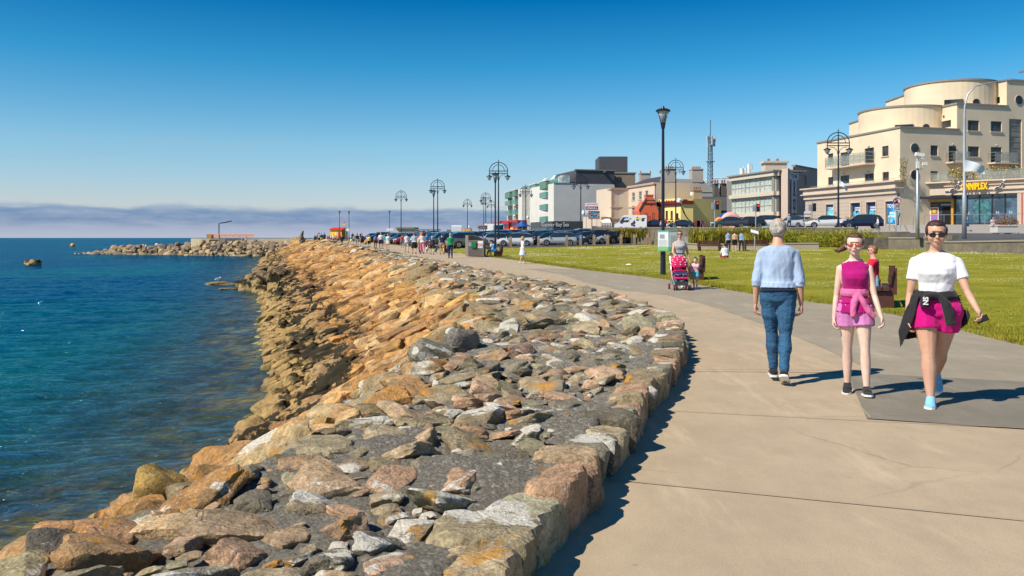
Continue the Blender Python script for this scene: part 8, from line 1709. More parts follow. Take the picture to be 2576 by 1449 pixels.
rc(1210, 1142, 108, 'saloon', 'dark grey', 175, 'dark grey car behind the sword leaved plants'); rc(180, 1160, 150, 'saloon', 'navy', 175, 'dark car before the orange pub'); rc(555, 1150, 147, 'saloon', 'dark blue', 175, 'dark blue car before the yellow bar', c3); rc(1380, 1205, 190, 'suv', 'black', 178, 'black tall car right of the brown tourist sign', c2); rc(1200, 1215, 200, 'saloon', 'dark blue', 176, 'dark taxi with orange roof sign at the grey flank wall', c2)
def boxy(name, lab, cat, U, Y, Z, L, W, Hh, rz, colr, slope=.5, stripes=(), glassz=(.55, .9), deck2=False):
 B = empty(name, (gx(U, Y), Y, Z), R(rz), lab, cat); m = MB(); z0 = .35; hood = slope
 prof2 = [(-L / 2, z0), (L / 2, z0), (L / 2, z0 + .75 if hood > .3 else Hh * .4), (L / 2 - hood * .9, Hh * .52 if hood > .3 else Hh * .6), (L / 2 - hood * 1.9, Hh * .94), (L / 2 - hood * 2.4, Hh), (-L / 2 + .15, Hh), (-L / 2, Hh * .94)]
 m.slab([(x, -W / 2, z) for x, z in prof2], (0, W, 0)); o = m.build('body', pm('van_paint_' + name + lab[:5].replace(' ', '_'), colr, .3, coat=.5, var=.05), B)
 m = MB(); a, b = L / 2 - hood * .95, L / 2 - hood * 1.85; za, zb = Hh * .54, Hh * .90
 m.slab([(a + .02, -W * .44, za), (a + .02, W * .44, za), (b + .03, W * .42, zb), (b + .03, -W * .42, zb)], (.02, 0, .02)); m.build('windscreen', CGL, B)
 for s_ in (-1, 1):
  m = MB(); 
  if deck2:
   n = 7
   for k in range(n): x0 = -L / 2 + .3 + (L - .8) * k / n; m.bb(x0, x0 + (L - .8) / n - .12, s_ * (W / 2 + .012) - .006, s_ * (W / 2 + .012) + .006, Hh * .68, Hh * .90); m.bb(x0, x0 + (L - .8) / n - .12, s_ * (W / 2 + .012) - .006, s_ * (W / 2 + .012) + .006, Hh * .28, Hh * .50)
  else: m.slab([(L / 2 - hood * 1.1, s_ * (W / 2 + .004), Hh * .54), (L / 2 - hood * 2.0, s_ * (W / 2 + .004), Hh * .86), (L / 2 - hood * 3.2, s_ * (W / 2 + .004), Hh * .86), (L / 2 - hood * 3.2, s_ * (W / 2 + .004), Hh * .54)], (0, s_ * .01, 0))
  m.build('side_window', CGL, B)
 wr = .36 if Hh < 3.5 else .5
 for sx in (-L * .32, L * .30):
  for s_ in (-1, 1): m = MB(); m.lathe([(wr * .6, 0), (wr, .02), (wr, .22), (wr * .6, .24)], (sx, s_ * (W / 2 - .1) - .12, wr), 18, axis='y'); t = m.build('wheel', TYRE, B); m = MB(); m.lathe([(wr * .58, s_ * .13), (.05, s_ * .12)], (sx, s_ * (W / 2 - .1), wr), 12, axis='y'); m.build('rim', RIM, t)
 return B
Y = 150; B = boxy('van', 'white panel van with black and yellow lettering before the orange pub', 'van', c2(1900, 0)[0], Y, gz(c2(0, 1180)[1], Y), 5.6, 2.0, 2.75, 172, (.78, .79, .80), .75)
for (x_, z_, w_, h_, c_) in ((-1.7, 2.05, 1.6, .7, (.03, .03, .05)), (-1.5, 2.15, 1.0, .3, (.75, .60, .10)), (.6, 1.9, 1.5, .7, (.03, .03, .05)), (.6, 2.0, .9, .35, (.65, .66, .70)), (-.5, 1.3, .8, 1.2, (.05, .03, .06)), (1.5, 1.5, .4, .5, (.05, .05, .05))):
 m = MB(); 
 for k in range(7): m.ball((x_ + rnd.uniform(-.4, .4) * w_, 1.01, z_ + rnd.uniform(-.35, .35) * h_), (.12 + .15 * rnd.random(), .008 + .004 * (c_[0] > .3), .08 + .12 * rnd.random()), 8, 6)
 m.build('decal', pm('decal%.2f' % (c_[0] + c_[1] * .1), c_), B)
text_mesh('lettering', 'Surf School', .45, pm('decal_ink', (.03, .03, .05)), B, Matrix.Translation((-.9, 1.03, 2.1)) @ Matrix.Rotation(R(180), 4, 'Z'), .004) if False else None
Y = 205; B1 = boxy('bus', 'red double decker tour bus with yellow writing, right of the two', 'bus', c2(305, 0)[0], Y, 1.2, 9.5, 2.5, 4.5, -62, (.50, .012, .015), .12, deck2=True)
B2 = boxy('bus', 'red double decker tour bus with flame colours, left of the two', 'bus', c2(185, 0)[0], Y + 3, 1.0, 9.5, 2.5, 4.3, -62, (.52, .012, .02), .12, deck2=True)
for B_, tx in ((B1, 'SIGHTSEEING'), (B2, 'CITY TOURS')):
 for s_ in (1, -1):
  m = MB(); [m.box((-4 + k * 1.1, s_ * 1.265, 2.35 + .25 * math.sin(k * 1.7)), (1.2, .01, .45), rot=rotm(0, .35 * (-1) ** k, 0)) for k in range(8)]; m.build('flame_stripe', pm('flame', (.85, .28, .02)), B_)
  text_mesh('lettering', tx, .75, pm('bus_yellow', (.9, .75, .2)), B_, Matrix.Translation((0, -s_ * 1.28, 2.42)) @ Matrix.Rotation(R(0 if s_ > 0 else 180), 4, 'Z'), .006, bold=.015)
m = MB(); m.bb(4.72, 4.74 + .03, -1.1, 1.1, 2.85, 4.1); m.bb(4.72, 4.77, -1.1, 1.1, .9, 2.0); m.build('front_window', CGL, B1); text_mesh('lettering', 'Galway Tours', .36, pm('bus_yellow', (.9, .75, .2)), B1, Matrix.Translation((4.8, 0, 2.45)) @ Matrix.Rotation(R(90), 4, 'Z'), .006)
boxy('coach', 'white coach front between the lamp posts left of the red buses', 'coach', c2(45, 0)[0], 190, 1.3, 9, 2.4, 3.3, -75, (.75, .75, .74), .15, deck2=False)
boxy('van', 'white van seen from behind beyond the recycling bin', 'van', c4(1935, 0)[0], 180, 1.3, 5.5, 2.1, 2.8, 92, (.70, .74, .78), .6)
B = empty('marquee', (gx(c2(430, 0)[0], 196), 196, 2.2), 0, 'small blue peaked canopy beside the red bus', 'awning'); m = MB(); m.lathe([(2.2, 1.9), (1.0, 2.5), (.1, 3.3)], n=4); m.build('canvas', pm('canvas_blue', (.01, .09, .33), .7), B); m = MB(); [m.tube([(a * 1.7, b * 1.7, 0), (a * 1.7, b * 1.7, 1.95)], .06, 5) for a, b in ((1, 0), (-1, 0), (0, 1), (0, -1))]; m.build('pole', M_GALV, B)
def mid(U, Vt, Vf, label, face, sex='m', vox=None, group=None, Y=None, Z=None, **k):
 if Y is None: X, Y, Z = on_land(U, Vf)
 else: X = gx(U, Y); Z = float(land(X, Y)) if Z is None else Z
 H = (Vf - Vt) * Y / F; face = face - math.degrees(math.atan2(X, Y))
 k.setdefault('shoes', ((.03, .03, .035), False))
 return person(label, (X, Y, Z), R(face), H, sex, k.pop('w', 1.05), vox=vox or (.013 if Y < 40 else .018 if Y < 90 else .026), group=group, **k)
C = lambda *c: cloth(c)
walk = dict(thigh=(14, -12), knee=(8, 14), foot=(-4, 20), armL=(-8, 7, 14, 2), armR=(12, 7, 18, 2)); stand = dict(thigh=(1, -1), knee=(2, 2), armL=(0, 7, 14, 4), armR=(0, 7, 14, 4)); fold_ = dict(armL=(20, 8, 90, 40), armR=(20, 8, 95, 40))
NAVY = (.015, .03, .09)
X, Y, Z = on_land(1718, 727)
mother, AM = person('woman in grey vest top with sunglasses pushing a pink pushchair', (gx(1714, Y), Y + .25, Z), R(180), (727 - 582) * Y / F, 'f', 1.06, thigh=(-10, 10), knee=(16, 6), foot=(20, 0), armR=(30, 12, 42, 14), armL=(2, 14, 8, 0), head=(-6, -10), hk=1.02,
 top=(C(.42, .42, .44), 0, .545, .008, .006, 'vest'), bottom=('trousers', denim(), 1.9, .006), shoes=((.7, .7, .7), False), hair=('bun', (.09, .035, .015)), sk=(.60, .35, .24), glasses=M_LENS, vox=.011, folds=.006, legw=1.1)
child, AC = person('small girl in pale pink top and turquoise shorts beside the pushchair', (gx(1749, Y - .2), Y - .2, Z), R(150), .98, 'f', 1.08, thigh=(10, -8), knee=(4, 10), foot=(0, 12), armR=(10, 8, 60, 20), armL=(60, 6, 30, 0), head=(20, 0), hk=1.5, leg=.94, armsl=.92,
 top=(C(.66, .42, .46), 1.9, .50, .010, .004, 'jumper'), bottom=('shorts', C(.08, .48, .56), .5, .012), shoes=((.72, .35, .42), False), hair=('plait', (.03, .015, .012)), sk=(.58, .34, .24), vox=.010, folds=.004)
k_ = Y / F; PX, PY = gx(1703, Y), Y - .45; B = empty('pushchair', (PX, PY, Z), 0, 'bright pink pushchair with spotted hood and dark basket', 'pushchair'); pink = cloth((.62, .01, .11)); fr_m = pm('pram_frame', (.60, .60, .62), .3, .6)
m = MB()
for s_ in (-1, 1):
 m.tube([(s_ * .22, .42, 1.02), (s_ * .225, .20, .60), (s_ * .23, -.05, .32), (s_ * .20, -.34, .12)], .014, 8); m.tube([(s_ * .24, .34, .12), (s_ * .23, .05, .40), (s_ * .22, -.10, .55)], .012, 8)
m.tube([(-.22, .42, 1.02), (0, .45, 1.04), (.22, .42, 1.02)], .017, 8); m.tube([(-.23, .30, .16), (.23, .30, .16)], .010, 6); m.build('frame', fr_m, B)
m = MB(); m.tube([(-.23, .40, 1.0), (-.20, .455, 1.06), (0, .47, 1.07), (.20, .455, 1.06), (.23, .40, 1.0)], .021, 8); m.build('handle', M_BLACKP, B)
for x_, y_ in ((-.26, .34), (.26, .34), (-.20, -.36), (.20, -.36)):
 for d_ in ((0,) if y_ > 0 else (-.035, .035)): m = MB(); m.lathe([(.045, -.015), (.085, -.018), (.085, .018), (.045, .015)], (x_ + d_, y_, .085), 16, axis='x'); o = m.build('wheel', TYRE, B); m = MB(); m.lathe([(.05, -.021), (.05, .021)], (x_ + d_, y_, .085), 12, axis='x'); m.build('hub', pink, o)
m = MB(); n = 10; vs = []; fs = []
for i in range(9):
 a = R(-8 + 112 * i / 8)
 for j in range(n + 1): b = math.pi * j / n; r_ = .25; vs.append((r_ * math.cos(b) * 1.0, .17 - (.30 * math.cos(a)) * math.sin(b) ** .6 * .95, .70 + .30 * math.sin(a) * (math.sin(b) ** .5) + .02))
for i in range(8):
 for j in range(n): fs.append((i * (n + 1) + j, i * (n + 1) + j + 1, (i + 1) * (n + 1) + j + 1, (i + 1) * (n + 1) + j))
m.add(vs, fs); m.add([(a, b + .012, c + .008) for a, b, c in vs], fs); hood = m.build('hood', pink, B, True)
m = MB()
for i in range(1, 8):
 for j in range(1, n):
  if (i * 3 + j * 2) % 4 < 2: v = Vector(vs[i * (n + 1) + j]); d_ = (v - Vector((0, .17, .70))).normalized(); m.ball(v + d_ * .004, (.024, .024, .020), 8, 6)
m.build('spots', cloth((.80, .50, .55)), hood, True)
m = MB(); m.slab([(-.20, .24, .36), (.20, .24, .36), (.20, .34, .86), (-.20, .34, .86)], (0, .03, 0)); m.slab([(-.20, -.06, .40), (.20, -.06, .40), (.20, .26, .36), (-.20, .26, .36)], (0, 0, .04)); m.slab([(-.2, -.22, .33), (.2, -.22, .33), (.2, -.06, .40), (-.2, -.06, .40)], (0, 0, .03)); [m.slab([(s_ * .21, -.02, .40), (s_ * .21, .28, .38), (s_ * .21, .32, .8), (s_ * .21, .14, .62)], (s_ * .012, 0, 0)) for s_ in (-1, 1)]; m.remesh('seat', pink, B, .012, 2)
m = MB(); m.tube([(-.21, -.02, .55), (-.14, -.13, .58), (.14, -.13, .58), (.21, -.02, .55)], .018, 8); m.build('bumper_bar', pink, B); m = MB(); m.box((0, -.10, .47), (.36, .16, .12), rot=rotm(.35, 0, 0)); o = m.remesh('blanket', cloth((.03, .03, .14)), B, .012, 3); m = MB(); [m.ball((rnd.uniform(-.15, .15), -.185 + .0 * k, rnd.uniform(.44, .50)), (.010, .006, .010), 6, 5) for k in range(12)]; m.build('stars', WH, o)
m = MB(); m.slab([(-.19, -.25, .14), (.19, -.25, .14), (.17, .28, .17), (-.17, .28, .17)], (0, 0, .015)); [m.slab([(s_ * .19, -.25, .14), (s_ * .17, .28, .17), (s_ * .19, .24, .34), (s_ * .2, -.18, .30)], (s_ * .008, 0, 0)) for s_ in (-1, 1)]; m.slab([(-.19, -.25, .14), (.19, -.25, .14), (.18, -.20, .26), (-.18, -.20, .26)], (0, -.008, 0)); m.build('basket', cloth((.035, .035, .045)), B)
m = MB(); m.ball((.02, -.02, .27), (.15, .18, .09), 12, 8); o = m.remesh('bag', cloth((.16, .22, .28)), None, .015, 1); o.location = (PX, PY, Z); fold(o, .02, (9, 9, 9)); tag(o, 'blue grey bag in the basket of the pushchair', 'bag')
person('baby reclining in the pink pushchair under the spotted hood', (PX, PY + .10, Z), R(180), .66, 'f', 1.25, thigh=(80, 74), knee=(14, 20), foot=(-20, -20), armL=(20, 20, 40, 10), armR=(20, 20, 40, 10), lean=-38, hk=1.75, sit=.44, leg=.8, top=(C(.70, .30, .38), 1.8, .5, .008, .0, 'top'), bottom=('trousers', C(.72, .38, .42), 1.5, .008), shoes=None, hair=('short', (.15, .08, .04)), sk=(.70, .46, .36), vox=.010)
mid(1315, 595, 663, 'fair haired girl in white top and pale flared skirt walking on the path', -70, 'f', w=1.0, hk=1.12, top=(C(.78, .77, .74), .35, .55, .012, .006, 'top'), bottom=('skirt', C(.60, .64, .76), .30, .05), shoes=((.7, .7, .7), False), hair=('bob', (.50, .30, .10)), sk=(.62, .36, .26), thigh=(12, -12), knee=(4, 8), foot=(0, 10))
X, Y, Z = on_land(2213, 768)
mr, AR_ = person('man in red polo shirt on the bench holding a phone to his ear', (X - .10, Y + .12, Z), R(66), 1.78, 'm', 1.15, thigh=(82, 86), knee=(84, 88), armL=(28, 8, 128, 10), armR=(10, 8, 70, 20), head=(8, 0), sit=.40, top=(C(.58, .012, .04), .8, .53, .016, .0, 'shirt'), bottom=('shorts', C(.10, .10, .12), .95, .014), hair=('short', (.26, .11, .045)), glasses=M_LENS, shoes=((.1, .1, .1), False), sk=(.64, .32, .24), vox=.012, belly=.03, folds=.006)
q = Matrix.Translation(mr.location) @ Matrix.Rotation(mr.rotation_euler.z, 4, 'Z') @ (AR_['AR'][0][2] + AR_['AR'][0][3] * .06); m = MB(); m.box((0, 0, 0), (.07, .012, .14)); o = m.build('phone', pm('phone_black', (.02, .022, .025), .15)); o.location = q; o.rotation_euler = (R(10), R(20), R(10)); tag(o, 'black phone held at the ear of the man in red', 'phone')
X, Y, Z = on_land(1825, 650); person('man in white t-shirt sitting on the lawn seen from behind', (X, Y, Z), R(8), 1.74, 'm', 1.15, thigh=(84, 88), knee=(120, 60), spread=(28, 20), armL=(20, 14, 30, 20), armR=(20, 10, 40, 10), sit=.03, lean=12, head=(20, -10), top=(C(.70, .70, .78), .8, .53, .015, 0, 'shirt'), bottom=('shorts', C(.35, .03, .05), 1.0, .012), hair=('short', (.05, .025, .015)), sk=(.55, .28, .2), vox=.018, belly=.01)
mid(1832, 568, 620, 'man in pale blue shirt and dark trousers facing the bare backed man', 20, Y=68, top=(C(.26, .38, .60), .55, .53, .012, 0, 'shirt'), bottom=('trousers', C(.015, .02, .045), 1.95, .012), hair=('short', (.10, .05, .03)), **{**stand, 'armR': (40, 6, 60, 10)})
mid(1848, 571, 622, 'bare backed man in black shorts between two men in blue shirts', 0, Y=68, top=None, bottom=('shorts', C(.012, .012, .015), .85, .02), hair=('short', (.10, .06, .04)), sk=(.66, .38, .26), shoes=((.7, .7, .7), False), **stand)
mid(1865, 571, 622, 'man in pale blue shirt standing right of the bare backed man', -25, Y=68, top=(C(.20, .34, .60), .55, .53, .012, 0, 'shirt'), bottom=('trousers', C(.015, .02, .045), 1.95, .012), hair=('short', (.04, .02, .015)), **{**stand, 'armL': (40, 6, 60, 10), 'spread': (6, 8)})
def cr(x, yt, yf, label, face, sex, top, bottom, hair, pose=walk, **k):
 U, V0 = c4(x, yt); _, V1 = c4(x, yf); kk = dict(pose); kk.update(k); return mid(U, V0, V1, label, face, sex, top=top, bottom=bottom, hair=hair, **kk)
tee = lambda *c: (C(*c), .55, .53, .012, .004, 'shirt'); slv = lambda *c: (C(*c), 1.9, .53, .012, .004, 'top'); srt = lambda *c: ('shorts', C(*c), .80, .018); trs = lambda *c: ('trousers', C(*c), 1.95, .012)
cr(1850, 740, 1060, 'grey haired man in green shirt and dark jeans walking away', 5, 'm', tee(.01, .28, .11), trs(*NAVY), ('short', (.42, .40, .38)), w=1.12, thigh=(8, -12), spread=(-1, -1))
cr(1745, 740, 1010, 'man in navy shirt and khaki shorts walking away', 0, 'm', tee(*NAVY), srt(.42, .30, .18), ('short', (.10, .05, .03)), w=1.2, belly=.03)
cr(1615, 775, 1010, 'boy in dark grey hoodie and white cap walking away', 0, 'm', slv(.06, .06, .065), srt(.02, .03, .07), ('cap', (.65, .60, .55)), hk=1.1)
cr(1545, 742, 960, 'man in bright blue t-shirt and red shorts walking away', 5, 'm', tee(.02, .17, .48), srt(.35, .03, .04), ('short', (.30, .15, .10)), w=1.15)
cr(1487, 725, 1003, 'red haired woman in white top and pink trousers walking away', 0, 'f', slv(.72, .68, .68), trs(.72, .28, .34), ('long', (.42, .14, .04)), w=1.1)
cr(1470, 722, 985, 'person in red top half hidden by the red haired woman', 0, 'm', tee(.60, .01, .03), trs(.3, .02, .15), ('short', (.5, .25, .18)), w=1.1)
wb_, AW = cr(1385, 730, 1003, 'woman in pale blue blouse and black skirt carrying a cream bag', 0, 'f', (C(.45, .52, .60), .8, .55, .016, .004, 'blouse'), ('skirt', C(.012, .012, .014), .27, .02), ('short', (.28, .13, .06)), w=1.15)
m = MB(); m.ball((0, 0, 0), (.11, .20, .26), 12, 10); o = m.build('shoulder_bag', cloth((.72, .62, .36)), None, True); o.location = wb_.location + Vector((.38, 0, AW['H'] * .62)); tag(o, 'cream shoulder bag of the woman in black skirt', 'bag')
cr(1287, 735, 988, 'man in white t-shirt and pale grey shorts walking away', 5, 'm', tee(.72, .72, .75), srt(.40, .42, .48), ('short', (.10, .04, .02)))
cr(1045, 742, 958, 'woman in short white dress walking towards the camera', 175, 'f', tee(.75, .73, .70), ('skirt', C(.72, .70, .68), .38, .02), ('tied', (.06, .03, .02)))
cr(955, 722, 950, 'man in white shirt and navy shorts walking towards the camera', 180, 'm', (C(.74, .74, .80), .7, .53, .014, .004, 'shirt'), srt(*NAVY), ('short', (.05, .03, .02)), w=1.1, sk=(.52, .27, .18))
bp, AB = cr(885, 755, 920, 'person in red jacket and black trousers with blue backpack', 0, 'm', slv(.58, .02, .05), trs(.012, .012, .015), ('short', (.03, .02, .015)))
m = MB(); m.ball((0, 0, 0), (.16, .11, .24), 12, 10); o = m.remesh('backpack', cloth((.04, .20, .50)), None, .03, 1); o.location = bp.location + Vector((0, -.20, AB['H'] * .70)); tag(o, 'small blue backpack worn over the red jacket', 'backpack')
cr(805, 757, 930, 'woman in yellow top and black shorts walking towards the camera', 180, 'f', (C(.75, .60, .12), .8, .55, .012, 0, 'top'), srt(.012, .012, .012), ('long', (.06, .03, .02)))
cr(757, 815, 915, 'small child in bright yellow top near the sea wall', 170, 'm', slv(.72, .55, .04), srt(.02, .04, .20), ('short', (.2, .1, .05)), hk=1.3)
cr(712, 738, 920, 'man in dark blue t-shirt and black shorts near the wall', 190, 'm', tee(.03, .045, .09), srt(.015, .015, .02), ('short', (.03, .02, .02)))
cr(650, 735, 912, 'woman with curly hair in black top and khaki shorts', 170, 'f', tee(.015, .013, .013), srt(.32, .29, .24), ('long', (.20, .09, .04)), w=1.15)
cr(455, 762, 885, 'person in dark olive clothes standing on the far path', 170, 'm', slv(.03, .03, .025), trs(.02, .02, .02), ('short', (.1, .06, .04)), w=1.15)
cr(345, 755, 870, 'person in white shirt and teal trousers on the far path', 180, 'm', tee(.65, .65, .68), trs(.03, .18, .22), ('short', (.4, .3, .25)))
for x, yt, yf, l, s_, t_, b_, h_ in ((228, 728, 860, 'dark grey jacket rightmost of the group by the wall', 'm', slv(.06, .06, .065), trs(.012, .012, .012), (.02, .015, .01)), (192, 735, 860, 'navy jacket and yellow shorts in the group by the wall', 'm', slv(.02, .05, .16), srt(.70, .50, .10), (.02, .015, .01)), (163, 733, 858, 'pale grey top and black trousers in the group by the wall', 'f', slv(.50, .56, .58), trs(.012, .012, .012), (.02, .015, .01)), (150, 730, 856, 'black coat at the left of the group by the wall', 'm', slv(.03, .03, .03), trs(.02, .02, .03), (.02, .015, .01)), (105, 757, 850, 'brown clothes at the far left end of the crowd', 'f', slv(.12, .08, .06), trs(.04, .04, .05), (.1, .05, .03)), (122, 762, 848, 'khaki shirt near the far left end of the crowd', 'm', slv(.20, .18, .12), trs(.05, .04, .04), (.05, .03, .02)), (290, 758, 835, 'red and white dress walking far along the path', 'f', tee(.55, .06, .08), ('skirt', C(.55, .08, .10), .35, .03), (.1, .05, .03)), (255, 765, 848, 'white jacket behind the dark group', 'f', slv(.60, .60, .66), trs(.5, .45, .5), (.3, .2, .1)), (375, 760, 835, 'pale green top in front of the hut', 'f', slv(.25, .50, .40), trs(.1, .1, .12), (.1, .06, .04)), (432, 755, 840, 'dark red top in front of the hut', 'm', slv(.25, .05, .06), trs(.03, .03, .05), (.05, .03, .02))):
 cr(x, yt, yf, 'person in ' + l, 10, s_, t_, b_, ('short', h_), pose=stand)
cr(1935, 740, 915, 'person in black t-shirt and black trousers beside the parked cars', 170, 'm', tee(.03, .03, .035), trs(.02, .02, .025), ('short', (.03, .02, .015)), pose={**stand, **fold_})
for x, yt, yf, l, s_, t_, b_, h_ in ((610, 752, 880, 'grey top and blue shorts beyond the curly haired woman', 'm', tee(.35, .35, .38), srt(.05, .10, .25), (.1, .06, .04)), (400, 762, 868, 'bright orange top on the far path', 'f', tee(.70, .22, .03), trs(.05, .05, .08), (.2, .1, .05)), (780, 762, 890, 'pale pink dress behind the woman in yellow', 'f', tee(.65, .35, .38), ('skirt', C(.62, .34, .38), .36, .03), (.3, .15, .06)), (1000, 748, 905, 'turquoise top behind the couple walking towards the camera', 'f', tee(.05, .42, .45), trs(.4, .38, .36), (.06, .03, .02)), (1230, 752, 925, 'red t-shirt and denim shorts left of the man in white', 'm', tee(.55, .03, .03), srt(.08, .14, .28), (.1, .05, .03)), (315, 764, 842, 'white t-shirt and black shorts in front of the hut', 'm', tee(.7, .7, .7), srt(.02, .02, .02), (.05, .03, .02)), (1425, 752, 935, 'olive t-shirt beyond the woman in black skirt', 'm', tee(.14, .15, .06), srt(.25, .2, .14), (.08, .05, .03)), (270, 766, 846, 'purple top behind the group by the wall', 'f', tee(.25, .06, .32), trs(.06, .06, .08), (.1, .05, .03))):
 cr(x, yt, yf, 'person in ' + l, rnd.choice((5, 175)), s_, t_, b_, ('short', h_))
for x, yt, l, c_ in ((1097, 722, 'pink top standing on the far promenade', (.6, .3, .4)), (697, 725, 'black top seen over the cars left of the woman in yellow', (.02, .02, .02)), (590, 730, 'dark top seen over the black car', (.03, .03, .05)), (910, 745, 'brown top seen between the man in white and the red jacket', (.2, .1, .06))):
 U, V0 = c4(x, yt); mid(U, V0, V0 + 1.7 * F / 175, 'person in ' + l, 180, 'm', Y=175, top=slv(*c_), bottom=trs(.05, .05, .06), hair=('short', (.05, .03, .02)), **stand)
U, V = c4(520, 890); X, Y, Z = on_land(U, V + 3); person('person sitting on the sea wall rocks with a green ball', (X, Y, Z), R(-80), 1.7, 'f', 1.1, thigh=(80, 70), knee=(40, 60), lean=20, sit=.15, armL=(50, 5, 40, 10), armR=(50, 5, 40, 10), top=None, bottom=('shorts', C(.3, .05, .05), .5, .02), hair=('short', (.3, .2, .15)), sk=(.60, .28, .17), vox=.025)
m = MB(); m.ball((0, 0, 0), .17, 12, 10); o = m.build('ball', pm('ball_green', (.65, .80, .25)), None, True); o.location = (X + .55, Y - .1, Z + .75); tag(o, 'pale green ball held by the person sitting on the rocks', 'ball')
X, Y, Z = on_land(1252, 646); k0 = 1.62
person('youth in bright blue t-shirt and shorts sitting on the bench with back turned', (gx(1247, Y), Y - .1, Z), R(100), k0, 'm', 1.05, thigh=(78, 84), knee=(70, 80), lean=26, sit=.42, armL=(40, 5, 60, 20), armR=(40, 5, 60, 20), hk=1.08, top=(C(.01, .30, .70), .6, .53, .016, 0, 'shirt'), bottom=('shorts', C(.01, .28, .65), .85, .02), shoes=((.6, .6, .65), False), hair=('short', (.10, .045, .03)), vox=.018)
person('youth in pale grey top sitting beside the one in bright blue', (gx(1240, Y + .6), Y + .55, Z), R(105), k0, 'm', 1.0, thigh=(72, 80), knee=(50, 70), lean=20, sit=.42, armL=(40, 5, 60, 20), armR=(40, 5, 60, 20), hk=1.08, top=(C(.42, .45, .46), 1.9, .53, .014, 0, 'shirt'), bottom=('shorts', C(.1, .35, .5), .85, .02), hair=('short', (.04, .02, .02)), vox=.018)
X, Y, Z = on_land(1117, 635); person('person in jeans and checked shirt sitting on the bench behind the walkers', (gx(1110, Y), Y, Z), R(95), 1.74, 'm', 1.1, thigh=(84, 80), knee=(60, 72), lean=14, sit=.42, armL=(30, 5, 70, 20), armR=(30, 5, 70, 20), top=slv(.40, .12, .12), bottom=('trousers', denim(), 1.9, .012), hair=('cap', (.40, .30, .18)), vox=.02)
for x_, l in ((1703, 'left'), (1740, 'right')): U, V = e5(x_, 390); Y = 193; person('tiny figure in dark clothes sitting on the breakwater steps, %s of two' % l, (gx(U, Y), Y, gz(V + 2, Y)), R(185), 1.75, 'm', 1.1, thigh=(80, 84), knee=(80, 84), sit=.4, lean=15, armL=(30, 5, 50, 10), armR=(30, 5, 50, 10), top=slv(.10, .12, .16) if l == 'left' else slv(.45, .45, .48), bottom=trs(.05, .06, .1), hair=('short', (.05, .03, .02)), vox=.035)
for x_, l in ((545, 'in black, left of two on the boulders'), (598, 'in white top, right of two on the boulders')): U, V = e5(x_, 492); Y = 196; person('tiny figure ' + l, (gx(U, Y), Y, gz(V, Y)), R(185), 1.75, 'm', 1.1, **stand, top=slv(.02, .02, .02) if x_ < 560 else tee(.6, .6, .65), bottom=trs(.02, .02, .02), hair=('short', (.05, .03, .02)), vox=.035)
def up(cf, x, yt, yf, label, face, sex, top, bottom, hair, Y, pose=walk, **k):
 U, V0 = cf(x, yt); _, V1 = cf(x, yf); kk = dict(pose); kk.update(k); mid(U, V0, V1, label, face, sex, Y=Y, Z=gz(V1, Y), top=top, bottom=bottom, hair=hair, **kk)
up(c3, 2025, 952, 1145, 'white haired man in blue patterned shirt walking by the parked cars', 200, 'm', tee(.20, .38, .50), trs(.03, .04, .08), ('short', (.6, .58, .55)), 97, w=1.2)
up(c3, 1918, 992, 1165, 'fair haired woman in pale top walking beside the white tall car', 200, 'f', tee(.55, .54, .58), trs(.2, .22, .25), ('short', (.6, .45, .25)), 97, w=1.15)
up(c1, 1583, 1188, 1312, 'woman in white top and white trousers walking past the flower box', 185, 'f', tee(.70, .68, .72), trs(.68, .66, .70), ('tied', (.06, .02, .015)), 86, w=1.2)
up(c1, 1383, 1180, 1300, 'boy in blue t-shirt and shorts on a scooter before the cinema steps', 60, 'm', tee(.05, .30, .65), srt(.02, .20, .45), ('short', (.25, .1, .05)), 86, hk=1.12)
up(c1, 688, 1188, 1290, 'woman in white top and blue jeans standing before the shop poster', 100, 'f', slv(.68, .66, .72), trs(.12, .18, .30), ('tied', (.05, .03, .02)), 88)
up(c1, 360, 1152, 1262, 'man in tan shirt with dark bag behind the white saloon', 120, 'm', tee(.50, .24, .08), trs(.03, .04, .06), ('cap', (.03, .03, .03)), 102)
up(c3, 285, 1042, 1160, 'person in lilac shirt before the yellow bar', 170, 'm', tee(.48, .42, .60), trs(.05, .06, .10), ('short', (.4, .35, .3)), 128, pose=stand)
up(c3, 370, 1070, 1160, 'person in white vest before the yellow bar', 170, 'f', tee(.68, .62, .64), trs(.3, .28, .3), ('short', (.1, .05, .03)), 128, pose=stand)
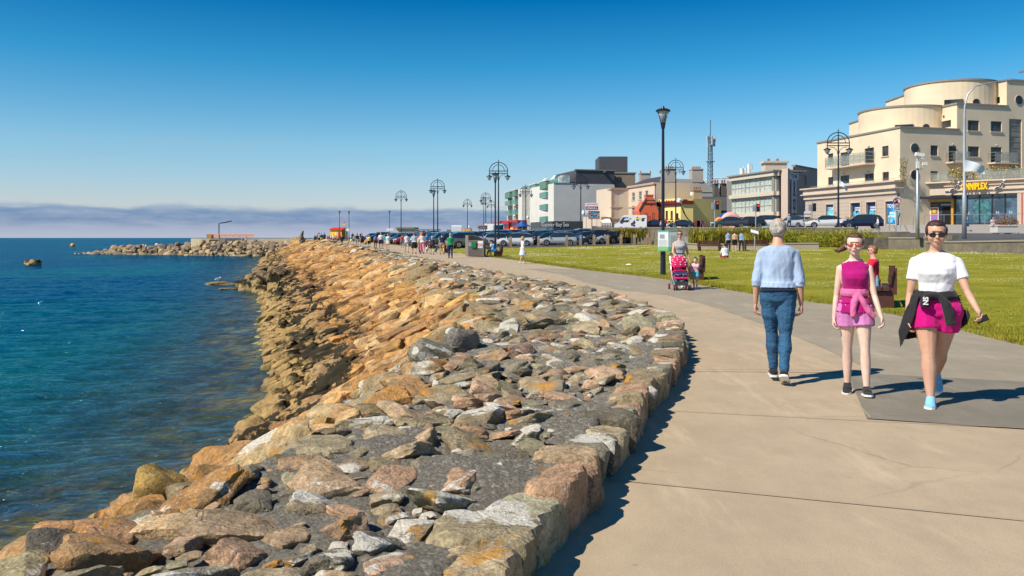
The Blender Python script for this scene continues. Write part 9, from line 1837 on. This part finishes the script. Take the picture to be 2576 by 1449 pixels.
U, V = c1(1385, 1302); B = empty('scooter', (gx(U, 85.8), 85.8, gz(V, 85.8)), R(60), 'small dark kick scooter under the boy in blue', 'scooter'); m = MB(); m.box((0, 0, .1), (.13, .6, .03)); m.tube([(0, .32, .1), (0, .26, .85)], .02, 6); m.tube([(-.2, .26, .85), (.2, .26, .85)], .015, 6); m.build('deck', M_BLACKP, B); [(lambda mm: (mm.lathe([(.07, -.015), (.07, .015)], (0, y_, .07), 12, axis='x'), mm.build('wheel', TYRE, B)))(MB()) for y_ in (-.33, .36)]
U, V = c4(1540, 988); X, Y, Z = on_land(U, V); B = empty('dog', (X, Y, Z), R(85), 'small fluffy white dog walking beside the man in red shorts', 'dog'); wd = pm('fur_white', (.72, .70, .66), .9, bump=1.0, bs=40, bd=.03)
m = MB(); m.ball((.02, 0, .26), (.20, .10, .11), 14, 10); m.ball((.13, 0, .27), (.11, .11, .13), 12, 8); m.ball((-.15, 0, .26), (.10, .10, .11), 12, 8); m.tube([(.18, 0, .30), (.25, 0, .40)], [.08, .065], 10); m.ball((.28, 0, .43), (.085, .075, .075), 12, 8); m.tube([(.32, 0, .41), (.39, 0, .395)], [.045, .03], 8); [m.ball((.25, s_ * .07, .43), (.03, .02, .06), 8, 6) for s_ in (-1, 1)]
for sx, sy, dx in ((.13, .06, .03), (.13, -.06, -.03), (-.16, .06, -.04), (-.16, -.06, .03)):
 if sx > 0: m.tube([(sx, sy, .22), (sx + dx * .3, sy, .12), (sx + dx, sy, .02)], [.045, .032, .03], 8)
 else: m.tube([(sx, sy, .24), (sx + .05 + dx * .3, sy, .17), (sx - .03 + dx * .6, sy, .09), (sx + dx, sy, .02)], [.055, .04, .028, .03], 8)
 m.ball((sx + dx + .02, sy, .02), (.04, .03, .022), 8, 6)
m.tube([(-.22, 0, .30), (-.28, 0, .40), (-.24, 0, .46)], [.035, .035, .02], 8); o = m.remesh('body', wd, B, .015, 2); fold(o, .015, (26, 26, 26)); m = MB(); m.ball((.40, 0, .40), (.015, .015, .013), 8, 6); [m.ball((.345, s_ * .04, .44), .010, 6, 5) for s_ in (-1, 1)]; m.build('nose_and_eyes', M_BLACKP, B)
bpy.data.scenes.remove(TS)
